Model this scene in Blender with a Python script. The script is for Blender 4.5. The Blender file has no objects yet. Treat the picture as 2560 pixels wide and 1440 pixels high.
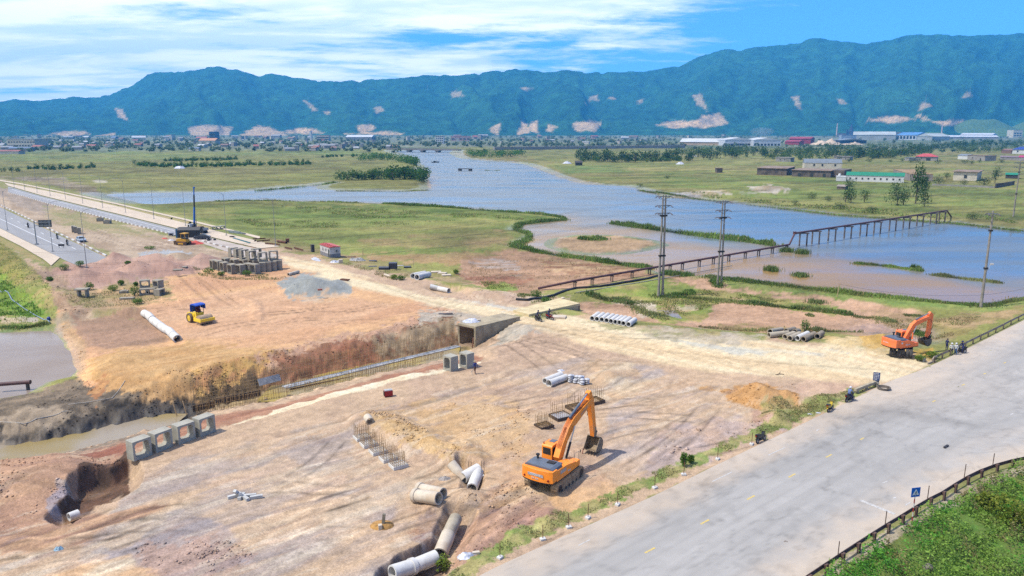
import bpy,math,random
import numpy as np
from mathutils import Vector,Matrix
random.seed(7)
RNG=np.random.default_rng(11)
SC=bpy.context.scene
COL=SC.collection
R=math.radians
# ------------------------------------------------------------------ camera
F, HOR, CH = 1900.0,325.0,30.0            # focal length in photo pixels, horizon row, flying height in metres
TH=math.atan((720-HOR)/F)
CT,ST=math.cos(TH),math.sin(TH)
cam = bpy.data.cameras.new('camera')
cam.sensor_width=36.0
cam.lens=F/2560*36.0
cam.clip_start,cam.clip_end=0.5,60000
camo = bpy.data.objects.new('camera', cam)
COL.objects.link(camo)
camo.location=(0,0,CH)
camo.rotation_euler=(math.pi/2-TH,0,0)
SC.camera=camo
# ------------------------------------------------------------------ light
SUN_EL, SHADOW_AZ = R(60), R(14)            # shadows fall towards +x and a little away from the camera
w = bpy.data.worlds.new('World')
SC.world=w
w.use_nodes=True
nt=w.node_tree
nt.nodes.clear()
def N(nt,typ,**kw):
 n=nt.nodes.new(typ)
 for k,v in kw.items():
  if k.startswith('i_'):
   key=k[2:]
   key = int(key) if key.isdigit() else key.replace('_', ' ')
   n.inputs[key].default_value=v
  else:
   setattr(n,k,v)
 return n
def MATH(nt,op,a,b=None,c=None,clamp=False):
 n = nt.nodes.new('ShaderNodeMath')
 n.operation=op
 n.use_clamp=clamp
 for i,v in enumerate((a,b,c)):
  if v is None:
   continue
  if isinstance(v,(int,float)):
   n.inputs[i].default_value=v
  else:
   nt.links.new(v,n.inputs[i])
 return n.outputs[0]
def MIX(nt, fac, a, b, blend='MIX'):
 n = nt.nodes.new('ShaderNodeMix')
 n.data_type = 'RGBA'
 n.blend_type=blend
 for i,v in ((0,fac),(6,a),(7,b)):
  if isinstance(v,(int,float)):
   n.inputs[i].default_value=v
  elif isinstance(v,(tuple,list)):
   n.inputs[i].default_value=(*v[:3],1)
  else:
   nt.links.new(v,n.inputs[i])
 return n.outputs[2]
def RAMP(nt,x,x0,x1,y0=0.0,y1=1.0,smooth=True):
 n = nt.nodes.new('ShaderNodeMapRange')
 n.interpolation_type = 'SMOOTHSTEP' if smooth else 'LINEAR'
 nt.links.new(x,n.inputs[0])
 for i,v in zip((1,2,3,4),(x0,x1,y0,y1)):
  n.inputs[i].default_value=v
 return n.outputs[0]
sun_dir=Vector((-math.cos(SUN_EL)*math.cos(SHADOW_AZ),-math.cos(SUN_EL)*math.sin(SHADOW_AZ),math.sin(SUN_EL)))
sky = N(nt, 'ShaderNodeTexSky', sky_type='NISHITA', sun_disc=False, sun_elevation=SUN_EL,
  sun_rotation=math.atan2(sun_dir.x,sun_dir.y),altitude=30,air_density=1.0,dust_density=0.25,ozone_density=3.0)
tc = N(nt, 'ShaderNodeTexCoord')
sep = N(nt, 'ShaderNodeSeparateXYZ')
nt.links.new(tc.outputs['Generated'], sep.inputs[0])
zz = MATH(nt, 'ADD', MATH(nt, 'MAXIMUM', sep.outputs[2],0.0),0.075)
px_ = MATH(nt, 'DIVIDE', sep.outputs[0], zz)
py_ = MATH(nt, 'DIVIDE', sep.outputs[1], zz)
cmb = N(nt, 'ShaderNodeCombineXYZ')
nt.links.new(px_,cmb.inputs[0]); nt.links.new(py_,cmb.inputs[1])
def cloud_noise(scale,sx,sy,rot,det,rough,off,dist=0.0):
 mp = N(nt, 'ShaderNodeMapping')
 mp.inputs['Scale'].default_value = (sx, sy, 1)
 mp.inputs['Rotation'].default_value = (0,0, rot)
 mp.inputs['Location'].default_value = off
 nt.links.new(cmb.outputs[0],mp.inputs[0])
 n = N(nt, 'ShaderNodeTexNoise', i_Scale=scale, i_Detail=det, i_Roughness=rough, i_Distortion=dist)
 nt.links.new(mp.outputs[0], n.inputs['Vector'])
 return n.outputs[0]
n1=cloud_noise(0.55,0.7,1.0,0.18,7,0.6,(3.1,1.7,0),0.5)
n2=cloud_noise(2.3,0.5,1.0,0.1,5,0.62,(9.0,4.0,2.0),0.3)
bank = RAMP(nt, px_, -2.2,3.6,0.17,-0.20)          # the cloud bank is thicker towards the west (left)
dens = MATH(nt, 'ADD', MATH(nt, 'ADD', n1, MATH(nt, 'MULTIPLY', MATH(nt, 'SUBTRACT', n2,0.5),0.34)), bank)
n3=cloud_noise(3.2,0.8,1.0,-0.3,8,0.65,(2.0,6.0,1.0),0.2)
dens = MATH(nt, 'ADD', dens, MATH(nt, 'MULTIPLY', MATH(nt, 'SUBTRACT', n3,0.5),0.26))
cl=RAMP(nt,dens,0.43,0.64)
cl = MATH(nt, 'MULTIPLY', cl, 0.93)
shade=cloud_noise(1.3,0.6,1.0,0.05,5,0.6,(1.0,7.0,5.0),0.4)
white=MIX(nt,RAMP(nt,shade,0.4,0.62),(10.0,11.2,12.8),(15.6,15.2,14.6))
blue = MIX(nt, 1.0, sky.outputs[0],(0.48,1.10,2.15), 'MULTIPLY')
skycol=MIX(nt,cl,blue,white)
bg = N(nt, 'ShaderNodeBackground', i_Strength=0.1)
nt.links.new(skycol,bg.inputs[0])
nt.links.new(bg.outputs[0], N(nt, 'ShaderNodeOutputWorld').inputs[0])
sl = bpy.data.lights.new('sun', 'SUN')
sl.energy,sl.angle,sl.color=5.0,R(0.53),(1.0,0.955,0.88)
so = bpy.data.objects.new('sun', sl)
COL.objects.link(so)
so.rotation_euler = sun_dir.to_track_quat('Z', 'Y').to_euler()
so.location=(0,0,200)
SC.view_settings.view_transform = 'Standard'
SC.view_settings.look = 'None'
SC.view_settings.exposure=0.28
SC.view_settings.gamma=1.0
SC.view_settings.use_curve_mapping=False
SC.cycles.use_denoising = False          # the fine grain of the soil and leaves survives better
SC.cycles.max_bounces=6
SC.cycles.sample_clamp_indirect=4.0
SC.cycles.diffuse_bounces=2
SC.cycles.glossy_bounces=2
SC.cycles.transmission_bounces=2
SC.cycles.volume_bounces=0
SC.cycles.transparent_max_bounces=8
SC.cycles.caustics_reflective=False
SC.cycles.caustics_refractive=False
# ------------------------------------------------------------------ helpers
KALB = 1.85                                  # how much brighter a sunlit surface shows than its base colour
def lin(c):
 c=np.asarray(c,float)/255.0
 return np.where(c<=0.04045,c/12.92,((c+0.055)/1.055)**2.4)
def P(*c):
 """base colour of a surface that shows as sRGB c in full sun"""
 return np.clip(lin(c)/KALB,0.004,0.86)
def G(px,py,z=0.0):
 """the point at height z that the camera sees in direction (px, py)"""
 X,V=(px-1280)/F,(720-py)/F
 d=Vector((X,CT+V*ST,-ST+V*CT))
 return Vector((0,0,CH))+d*((z-CH)/d.z)
def UV0(x,y,z=0.0):
 """inverse of G: photo position of a world point"""
 dep=y*CT-(z-CH)*ST
 up=y*ST+(z-CH)*CT
 return 1280+F*x/dep,720-F*up/dep
def upright(px,py_base,py_top,z=0.0):
 """height of something upright standing at photo position (px, py_base)"""
 g=G(px,py_base,z)
 lo,hi=0.0,60.0
 for _ in range(40):
  m=(lo+hi)/2
  if UV0(g.x,g.y,z+m)[1]>py_top:
   lo=m
  else:
   hi=m
 return lo
def hsh(ix,iy,seed):
 h=(ix.astype(np.int64)*374761393+iy.astype(np.int64)*668265263+seed*974634121) & 0xffffffff
 h=((h ^ (h>>13))*1274126177) & 0xffffffff
 h=((h ^ (h>>16))*2246822519) & 0xffffffff
 return ((h ^ (h>>15)) & 0xffffff).astype(np.float64)/0xffffff
def vnoise(x,y,seed=0):
 xf,yf=np.floor(x),np.floor(y)
 fx,fy=x-xf,y-yf
 fx=fx*fx*(3-2*fx); fy=fy*fy*(3-2*fy)
 a,b=hsh(xf,yf,seed),hsh(xf+1,yf,seed)
 c,d=hsh(xf,yf+1,seed),hsh(xf+1,yf+1,seed)
 return (a+(b-a)*fx)*(1-fy)+(c+(d-c)*fx)*fy
def fbm(x,y,octv=4,seed=0,gain=0.5):
 t,amp,tot=0.0,1.0,0.0
 cs,sn=0.8,0.6
 for i in range(octv):
  t=t+amp*vnoise(x,y,seed+i*17)
  tot+=amp
  amp*=gain
  x,y=(x*cs-y*sn)*2.03+5.2,(x*sn+y*cs)*2.03+1.3
 return t/tot
def sstep(t):
 t=np.clip(t,0,1)
 return t*t*(3-2*t)
def poly_sd(P2,x,y):
 """signed distance (positive inside) of points to a polygon"""
 P2=np.asarray(P2,float)
 d2=np.full(x.shape,1e18)
 ins=np.zeros(x.shape,bool)
 n=len(P2)
 for i in range(n):
  ax,ay=P2[i]; bx,by=P2[(i+1)%n]
  ex,ey=bx-ax,by-ay
  L=ex*ex+ey*ey+1e-12
  t=np.clip(((x-ax)*ex+(y-ay)*ey)/L,0,1)
  d2=np.minimum(d2,(x-ax-t*ex)**2+(y-ay-t*ey)**2)
  if abs(ey)>1e-12:
   c=((ay>y) !=(by>y)) & (x<ex*(y-ay)/ey+ax)
   ins ^=c
 d=np.sqrt(d2)
 return np.where(ins,d,-d)
def line_d(P2,x,y):
 """distance to a polyline and position along it (0..1 of its points)"""
 P2=np.asarray(P2,float)
 d2=np.full(x.shape,1e18); s=np.zeros(x.shape)
 for i in range(len(P2)-1):
  ax,ay=P2[i]; bx,by=P2[i+1]
  ex,ey=bx-ax,by-ay
  t=np.clip(((x-ax)*ex+(y-ay)*ey)/(ex*ex+ey*ey+1e-12),0,1)
  dd=(x-ax-t*ex)**2+(y-ay-t*ey)**2
  m=dd<d2
  d2=np.where(m,dd,d2); s=np.where(m,i+t,s)
 return np.sqrt(d2),s
def PTS(s):
 a = [float(v) for v in s.replace(',', ' ').split()]
 return [(a[i],a[i+1]) for i in range(0,len(a),2)]
# ------------------------------------------------------------------ materials
MATS={}
def mat(name,col,rough=0.75,var=0.12,scale=3.0,metal=0.0,bump=0.0,col2=None,spec=0.4,dirt=None):
 """a plain surface with cloudy colour variation, a little wear and (optionally) a second colour in patches"""
 if name in MATS:
  return MATS[name]
 m=bpy.data.materials.new(name)
 m.use_nodes=True
 t=m.node_tree
 b = t.nodes['Principled BSDF']
 b.inputs['Roughness'].default_value = rough
 b.inputs['Metallic'].default_value = metal
 b.inputs['Specular IOR Level'].default_value = spec
 tcn = N(t, 'ShaderNodeTexCoord')
 n = N(t, 'ShaderNodeTexNoise', i_Scale=scale, i_Detail=6, i_Roughness=0.65)
 t.links.new(tcn.outputs['Object'], n.inputs['Vector'])
 c=np.asarray(col,float)
 c2=np.asarray(col2,float) if col2 is not None else c*(1-2.2*var)
 f=RAMP(t,n.outputs[0],0.36,0.68)
 out=MIX(t,f,tuple(np.clip(c*(1+var*0.5),0,0.9)),tuple(np.clip(c2,0.002,0.9)))
 if dirt is not None:
  n3 = N(t, 'ShaderNodeTexNoise', i_Scale=scale * 0.35, i_Detail=7, i_Roughness=0.75)
  t.links.new(tcn.outputs['Object'], n3.inputs['Vector'])
  out=MIX(t,RAMP(t,n3.outputs[0],0.5,0.72,0,dirt[1]),out,tuple(dirt[0]))
 t.links.new(out, b.inputs['Base Color'])
 if bump:
  bn = N(t, 'ShaderNodeBump', i_Strength=min(1.0, bump), i_Distance=0.03)
  n2 = N(t, 'ShaderNodeTexNoise', i_Scale=scale * 6, i_Detail=5, i_Roughness=0.7)
  t.links.new(tcn.outputs['Object'], n2.inputs['Vector'])
  t.links.new(n2.outputs[0], bn.inputs['Height'])
  t.links.new(bn.outputs[0], b.inputs['Normal'])
 MATS[name]=m
 return m
def mat_attr(name, attr='tone', rough=0.9, fine=(18.0,0.22), bump=(9.0,0.5,0.06), spec=0.15, wet=None):
 """surface whose base colour is stored per vertex (soil, plants, forest), broken up by fine grain"""
 m=bpy.data.materials.new(name)
 m.use_nodes=True
 t=m.node_tree
 b = t.nodes['Principled BSDF']
 b.inputs['Roughness'].default_value = rough
 b.inputs['Specular IOR Level'].default_value = spec
 a = N(t, 'ShaderNodeAttribute', attribute_name=attr)
 geo = N(t, 'ShaderNodeNewGeometry')
 n = N(t, 'ShaderNodeTexNoise', i_Scale=fine[0], i_Detail=4, i_Roughness=0.7)
 t.links.new(geo.outputs['Position'], n.inputs['Vector'])
 f=RAMP(t,n.outputs[0],0.3,0.7,1-fine[1],1+fine[1],smooth=False)
 cmbn = N(t, 'ShaderNodeCombineXYZ')
 for i in range(3):
  t.links.new(f,cmbn.inputs[i])
 t.links.new(MIX(t, 1.0, a.outputs['Color'], cmbn.outputs[0], 'MULTIPLY'), b.inputs['Base Color'])
 if bump:
  bn = N(t, 'ShaderNodeBump', i_Strength=bump[1], i_Distance=bump[2])
  n2 = N(t, 'ShaderNodeTexNoise', i_Scale=bump[0], i_Detail=6, i_Roughness=0.7)
  t.links.new(geo.outputs['Position'], n2.inputs['Vector'])
  t.links.new(n2.outputs[0], bn.inputs['Height'])
  t.links.new(bn.outputs[0], b.inputs['Normal'])
 if wet:
  wa = N(t, 'ShaderNodeAttribute', attribute_name=wet)
  t.links.new(RAMP(t, wa.outputs['Fac'],0,1, rough, 0.18, smooth=False), b.inputs['Roughness'])
  t.links.new(RAMP(t, wa.outputs['Fac'],0,1, spec, 0.5, smooth=False), b.inputs['Specular IOR Level'])
 MATS[name]=m
 return m
# ------------------------------------------------------------------ mesh building
class MB:
 def __init__(s):
  s.v,s.f=[],[]
 def add(s,vs,fs):
  o=len(s.v)
  s.v.extend([tuple(v) for v in vs])
  s.f.extend([tuple(i+o for i in f) for f in fs])
  return s
 def box(s,c,d,rot=None,taper=(1,1)):
  """box with centre c and size d; taper scales the top in x and y; rot is a Matrix or an angle about z"""
  hx,hy,hz=d[0]/2,d[1]/2,d[2]/2
  vs=[Vector((sx*hx*(taper[0] if sz>0 else 1),sy*hy*(taper[1] if sz>0 else 1),sz*hz))
   for sz in (-1,1) for sx,sy in ((-1,-1),(1,-1),(1,1),(-1,1))]
  if rot is not None:
   m = rot if isinstance(rot, Matrix) else Matrix.Rotation(rot, 3, 'Z')
   vs=[m @ v for v in vs]
  c=Vector(c)
  return s.add([v+c for v in vs],[(3,2,1,0),(4,5,6,7),(0,1,5,4),(1,2,6,5),(2,3,7,6),(3,0,4,7)])
 def bar(s,a,b,wx,wz,up=(0,0,1)):
  """rectangular beam from a to b"""
  a,b=Vector(a),Vector(b)
  d=(b-a)
  L=d.length
  if L<1e-6:
   return s
  d/=L
  up=Vector(up)
  if abs(d.dot(up))>0.98:
   up=Vector((0,1,0))
  sx=d.cross(up).normalized()
  uz=sx.cross(d).normalized()
  m=Matrix((sx,d,uz)).transposed()
  return s.box((a+b)/2,(wx,L,wz),m)
 def cyl(s,a,b,r0,r1=None,n=10,caps=True):
  a,b=Vector(a),Vector(b)
  r1=r0 if r1 is None else r1
  d=(b-a).normalized()
  u=d.orthogonal().normalized()
  w_=d.cross(u)
  vs=[]
  for p,r in ((a,r0),(b,r1)):
   for i in range(n):
    t=2*math.pi*i/n
    vs.append(p+(u*math.cos(t)+w_*math.sin(t))*r)
  fs=[(i,(i+1)%n,n+(i+1)%n,n+i) for i in range(n)]
  if caps:
   fs+=[tuple(range(n-1,-1,-1)),tuple(range(n,2*n))]
  return s.add(vs,fs)
 def tube(s,pts,r,n=6):
  """round tube along points (r a number or one per point)"""
  pts=[Vector(p) for p in pts]
  rs=r if isinstance(r,(list,tuple)) else [r]*len(pts)
  vs=[]
  u=None
  for i,p in enumerate(pts):
   d=(pts[min(i+1,len(pts)-1)]-pts[max(i-1,0)]).normalized()
   if u is None:
    u=d.orthogonal().normalized()
   u=(u-d*u.dot(d)).normalized()
   w_=d.cross(u)
   for k in range(n):
    t=2*math.pi*k/n
    vs.append(p+(u*math.cos(t)+w_*math.sin(t))*rs[i])
  fs=[]
  for i in range(len(pts)-1):
   for k in range(n):
    fs.append((i*n+k,i*n+(k+1)%n,(i+1)*n+(k+1)%n,(i+1)*n+k))
  m=(len(pts)-1)*n
  fs+=[tuple(range(n-1,-1,-1)),tuple(range(m,m+n))]
  return s.add(vs,fs)
 def prism(s,prof,axis,a,b):
  """extrude a 2-D outline along an axis ('x': outline in y,z; 'y': in x,z; 'z': in x,y) from a to b"""
  n=len(prof)
  def pt(p,t):
   return (t, p[0], p[1]) if axis == 'x' else ((p[0], t, p[1]) if axis == 'y' else (p[0], p[1], t))
  vs=[pt(p,a) for p in prof]+[pt(p,b) for p in prof]
  fs=[(i,(i+1)%n,n+(i+1)%n,n+i) for i in range(n)]
  fs+=[tuple(range(n-1,-1,-1)),tuple(range(n,2*n))]
  return s.add(vs,fs)
 def ring(s,a,b,ro,ri,n=20):
  """open pipe from a to b with outer and inner radius"""
  a,b=Vector(a),Vector(b)
  d=(b-a).normalized()
  u=d.orthogonal().normalized()
  w_=d.cross(u)
  vs=[]
  for p,r in ((a,ro),(b,ro),(b,ri),(a,ri)):
   for i in range(n):
    t=2*math.pi*i/n
    vs.append(p+(u*math.cos(t)+w_*math.sin(t))*r)
  fs=[]
  for k in range(4):
   o,q=k*n,((k+1)%4)*n
   for i in range(n):
    fs.append((o+i,o+(i+1)%n,q+(i+1)%n,q+i))
  return s.add(vs,fs)
 def ball(s,c,r,n=8,m=6):
  c=Vector(c)
  r=Vector(r) if isinstance(r,(tuple,list,Vector)) else Vector((r,r,r))
  vs=[c+Vector((0,0,r.z))]
  for j in range(1,m):
   ph=math.pi*j/m
   for i in range(n):
    t=2*math.pi*i/n
    vs.append(c+Vector((r.x*math.sin(ph)*math.cos(t),r.y*math.sin(ph)*math.sin(t),r.z*math.cos(ph))))
  vs.append(c-Vector((0,0,r.z)))
  fs=[(0,1+i,1+(i+1)%n) for i in range(n)]
  for j in range(m-2):
   for i in range(n):
    a=1+j*n+i
    b=1+j*n+(i+1)%n
    fs.append((a,a+n,b+n,b))
  e=len(vs)-1
  o=1+(m-2)*n
  fs+=[(e,o+(i+1)%n,o+i) for i in range(n)]
  return s.add(vs,fs)
 def mesh(s,name,m=None,angle=35):
  me=bpy.data.meshes.new(name)
  me.from_pydata(s.v,[],s.f)
  if m:
   me.materials.append(m)
  if angle:
   me.polygons.foreach_set('use_smooth', [True] * len(me.polygons))
   me.set_sharp_from_angle(angle=R(angle))
  me.update()
  return me
 def obj(s,name,m=None,parent=None,angle=35,**props):
  return link(name,s.mesh(name,m,angle),parent,**props)
def link(name,me,parent=None,**props):
 o=bpy.data.objects.new(name,me)
 COL.objects.link(o)
 if parent:
  o.parent=parent
 for k,v in props.items():
  o[k]=v
 return o
def tag(o,label,cat,group=None):
 o['label'], o['category'] = label, cat
 if group:
  o['group'] = group
 return o
def thing(name,label,cat,loc=(0,0,0),rz=0.0,group=None):
 o=bpy.data.objects.new(name,None)
 o.empty_display_size=0.3
 COL.objects.link(o)
 o.location=loc
 o.rotation_euler=(0,0,rz)
 return tag(o,label,cat,group)
KIDS={}
def dup(src,label=None,loc=None,rz=None,group=None,scale=None):
 """a copy of a thing with copies of its parts and sub-parts"""
 c=src.copy()
 COL.objects.link(c)
 if label:
  c['label'] = label
 if group:
  c['group'] = group
 if loc is not None:
  c.location=loc
 if rz is not None:
  c.rotation_euler=(0,0,rz) if isinstance(rz,(int,float)) else rz
 if scale is not None:
  c.scale=scale if isinstance(scale,(tuple,list)) else (scale,)*3
 def rec(a,b):
  for ch in list(a.children):
   d=ch.copy()
   COL.objects.link(d)
   d.parent=b
   rec(ch,d)
 rec(src,c)
 return c
def np_mesh(name, verts, faces, m=None, cols=None, attr='tone', smooth=False, extra=None):
 """fast mesh from numpy arrays (all faces with the same number of corners)"""
 verts=np.asarray(verts,np.float32); faces=np.asarray(faces,np.int32)
 me=bpy.data.meshes.new(name)
 me.vertices.add(len(verts))
 me.vertices.foreach_set('co', verts.ravel())
 k=faces.shape[1]
 me.loops.add(faces.size)
 me.loops.foreach_set('vertex_index', faces.ravel())
 me.polygons.add(len(faces))
 me.polygons.foreach_set('loop_start', np.arange(0, faces.size, k, dtype=np.int32))
 me.polygons.foreach_set('loop_total', np.full(len(faces), k, np.int32))
 if smooth:
  me.polygons.foreach_set('use_smooth', np.ones(len(faces), bool))
 if cols is not None:
  a = me.attributes.new(attr, 'FLOAT_COLOR', 'POINT')
  c4=np.ones((len(verts),4),np.float32); c4[:,:3]=cols
  a.data.foreach_set('color', c4.ravel())
 for nm,arr in (extra or {}).items():
  a = me.attributes.new(nm, 'FLOAT', 'POINT')
  a.data.foreach_set('value', np.asarray(arr, np.float32))
 if m:
  me.materials.append(m)
 me.update(calc_edges=True)
 me.validate()
 return me
def dir_of(p0,p1,z=0.0,z1=None):
 """heading (radians about z) of the ground line between two photo positions"""
 a,b=G(*p0,z),G(*p1,z if z1 is None else z1)
 return math.atan2(b.y-a.y,b.x-a.x)
# ------------------------------------------------------------------ the ground: levels
ANG_PIT=dir_of((480,1030),(1150,865))
ZW, ZP, ZD, ZF, ZB = -1.2,-1.7,-2.8,-2.6,-0.6    # river, left pond, ditch water, culvert floor, bench
def W2(s,z=0.0):
 return [tuple(G(px,py,z).xy) for px,py in PTS(s)]
RIVER = """985,377 1010,385 1035,395 1060,413 1072,440 1077,470 1040,477 940,476 850,476 800,473 792,470 800,463 835,457
825,457 780,463 712,467 640,475 560,480 440,481 330,482 235,487 228,491 270,501 310,513 345,514 430,509 520,503 600,502 690,502 800,504 1000,510
1150,518 1250,529 1350,536 1412,543 1419,549 1360,557 1310,561 1285,575 1318,580 1332,588 1325,598 1300,606 1290,618 1340,629
1420,641 1480,652 1560,662 1625,672 1650,684 1690,687 1770,693 1850,701 1950,709 2050,721 2150,738 2250,746 2350,758 2440,767
2560,748 2700,735 3000,725 3000,590 2700,584 2560,577 2500,571 2440,565 2390,557 2300,551 2200,546 2100,538 2000,526 1920,516 1850,509
1780,501 1700,491 1640,483 1590,471 1570,466 1500,463 1440,456 1390,441 1340,421 1310,411 1270,406 1200,401 1150,396 1130,389 1125,380 1130,376 1060,375"""
R_W=W2(RIVER,ZW)
POND = "-400,835 0,832 130,826 150,850 178,880 192,925 175,945 120,955 70,985 0,998 -400,1080"
P_W=W2(POND,ZP)
SITE = """-400,400 0,444 140,468 300,502 470,540 600,573 655,588 710,610 750,632 900,655 1000,685 1150,715 1250,732 1300,742 1400,775 1500,796
1600,812 1750,826 1900,838 2050,842 2150,846 2240,870 2300,886 2340,884 2450,835 2560,778 3000,600 3000,2400 -400,2400 -400,1100 0,1012 75,990 200,958 215,930
200,880 165,850 150,800 175,770 130,740 95,700 60,665 0,608 -400,440"""
S_W=W2(SITE,0)
FLOOR_W = W2("482,1030 662,1008 762,981 925,938 1040,915 1120,893 1190,872 1150,862 1040,889 880,922 708,963 600,985 520,1003 470,1015", ZF)
BENCH_W = W2("250,1145 430,1100 560,1068 700,1032 860,985 1000,950 1110,930 1215,905 1190,885 1110,893 1040,914 925,937 762,980 662,1007 490,1030 340,1075 190,1130", ZB)
DITCH_W = W2("-300,1190 0,1150 100,1148 210,1128 300,1098 400,1066 482,1032 440,1040 367,1052 267,1075 187,1095 100,1119 0,1125 -300,1170", ZD - .3)
TRENCH_W = W2("325,1153 287,1180 240,1190 203,1207 190,1247 140,1285 165,1300 207,1280 240,1253 287,1240 323,1220 330,1185")
HOLE_W = W2("960,1440 1010,1395 1060,1372 1098,1352 1118,1368 1105,1420 1040,1470 940,1500")
PIPEDITCH_W = W2("1100,1400 1110,1320 1135,1278 1165,1285 1150,1330 1122,1402")
TERRACE_W = W2("165,800 215,778 300,784 352,786 400,825 436,856 350,866 265,872 215,862")
SLOT_W = W2("1152,1160 1185,1170 1200,1200 1180,1232 1160,1228 1170,1195 1150,1175")
CULDITCH_W = W2("1075,718 1120,712 1180,728 1160,742 1110,735")
ROAD_LEFT = PTS("1000,1590 1190,1440 1400,1345 1640,1237 1800,1158 1960,1082 2130,1000 2225,950 2290,925 2345,902 2400,880 2560,800 2700,735 3000,605")
ROAD_RIGHT = PTS("1700,1750 2020,1440 2080,1395 2180,1330 2260,1285 2340,1235 2420,1195 2480,1165 2530,1150 2600,1138 2750,1120 3000,1100 3000,1090 3000,1080")
VERGE_LOW_W = W2("2010,1500 2100,1440 2200,1378 2300,1312 2400,1250 2500,1200 2600,1172 2760,1155 3100,1140 3100,2400 1800,2400")
MOUNDS = [  # photo position of the foot centre, radius across / away (m), height, profile power
 (205,703,7.0,6.0,2.9,1.1),(292,700,6.0,5.5,2.1,1.2),(345,680,6.5,6.0,2.6,1.2),(420,675,6.5,5.5,2.2,1.2),
 (222,655,6.0,6.0,2.7,1.2),(150,668,6.0,5.0,1.7,1.3),(285,652,6.5,7.0,2.2,1.3),(505,655,5.0,5.5,2.3,1.2),
 (390,648,7.0,6.0,1.6,1.3),(450,645,6.0,6.0,1.2,1.4),(120,650,4.5,5.0,1.0,1.4),
 (785,722,7.2,6.8,2.3,1.15),(740,727,4.0,4.0,1.2,1.3),(845,712,3.5,4.0,1.0,1.2),
 (1912,998,4.1,3.6,1.5,1.2),(1965,998,3.0,2.8,0.9,1.3),(1945,1048,2.3,2.1,0.9,1.4),(1885,985,2.6,2.2,0.7,1.4),
 (2205,852,4.2,4.0,1.15,1.3),(2285,893,2.2,2.2,0.7,1.3),(2120,862,6.0,6.0,0.55,1.5),
 (1530,945,3.4,4.2,0.8,1.3),(1470,985,3.0,2.5,0.45,1.4),(1240,742,7.0,5.0,0.8,1.5),(1180,738,5.0,4.0,0.5,1.5),
 (1220,1415,1.9,1.7,0.75,1.4),(1165,1245,2.4,2.2,0.75,1.4),(1105,1268,2.2,1.7,0.5,1.5),(60,1215,7.0,6.0,1.3,1.5),
 (180,1180,4.0,3.0,0.7,1.5),(1370,1290,2.2,2.4,0.5,1.4),(1290,1330,2.0,2.0,0.35,1.4),(270,800,4.0,3.5,0.5,1.5),(325,778,3.5,3.0,0.9,1.3),
 (560,905,9.0,5.0,0.5,1.6),(420,925,8.0,5.0,0.45,1.6),(300,900,6.0,4.0,0.5,1.5),(690,885,6.0,3.0,0.5,1.5),
 (200,975,5.5,3.0,0.7,1.5),(110,990,5.0,2.5,0.5,1.5),(1920,472,16.0,14.0,2.0,1.2),(1840,480,10.0,10.0,0.9,1.3),
 (1750,483,12.0,9.0,0.9,1.3),(1050,795,6.0,4.0,0.4,1.5),(1325,825,6.0,5.0,0.5,1.4),(2130,1010,4,3,0.35,1.5),(2050,1000,4.5,3.2,0.5,1.5)]
RIDGES = [  # polyline of photo positions, half width (m), height
 (PTS("925,1052 975,1072 1030,1098 1085,1120 1140,1150"),3.0,0.85),(PTS("1180,1108 1250,1080 1310,1085"),2.6,0.4),
 (PTS("640,905 760,880 900,850 1000,820"),2.2,0.45),(PTS("600,745 640,760 645,800"),1.3,0.3),(PTS("60,680 110,715 160,745"),4.0,0.7)]
def ramp_out(sd,wdt):
 """1 inside a polygon, falling to 0 over wdt metres outside its outline"""
 return np.clip(1+sd/wdt,0,1)
def near(poly,x,y,m):
 P2=np.asarray(poly)
 return (x>P2[:,0].min()-m) & (x<P2[:,0].max()+m) & (y>P2[:,1].min()-m) & (y<P2[:,1].max()+m)
def sd_near(poly,x,y,m,far=-1e3):
 out=np.full(x.shape,far)
 k=near(poly,x,y,m)
 if k.any():
  out[k]=poly_sd(poly,x[k],y[k])
 return out
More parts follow.
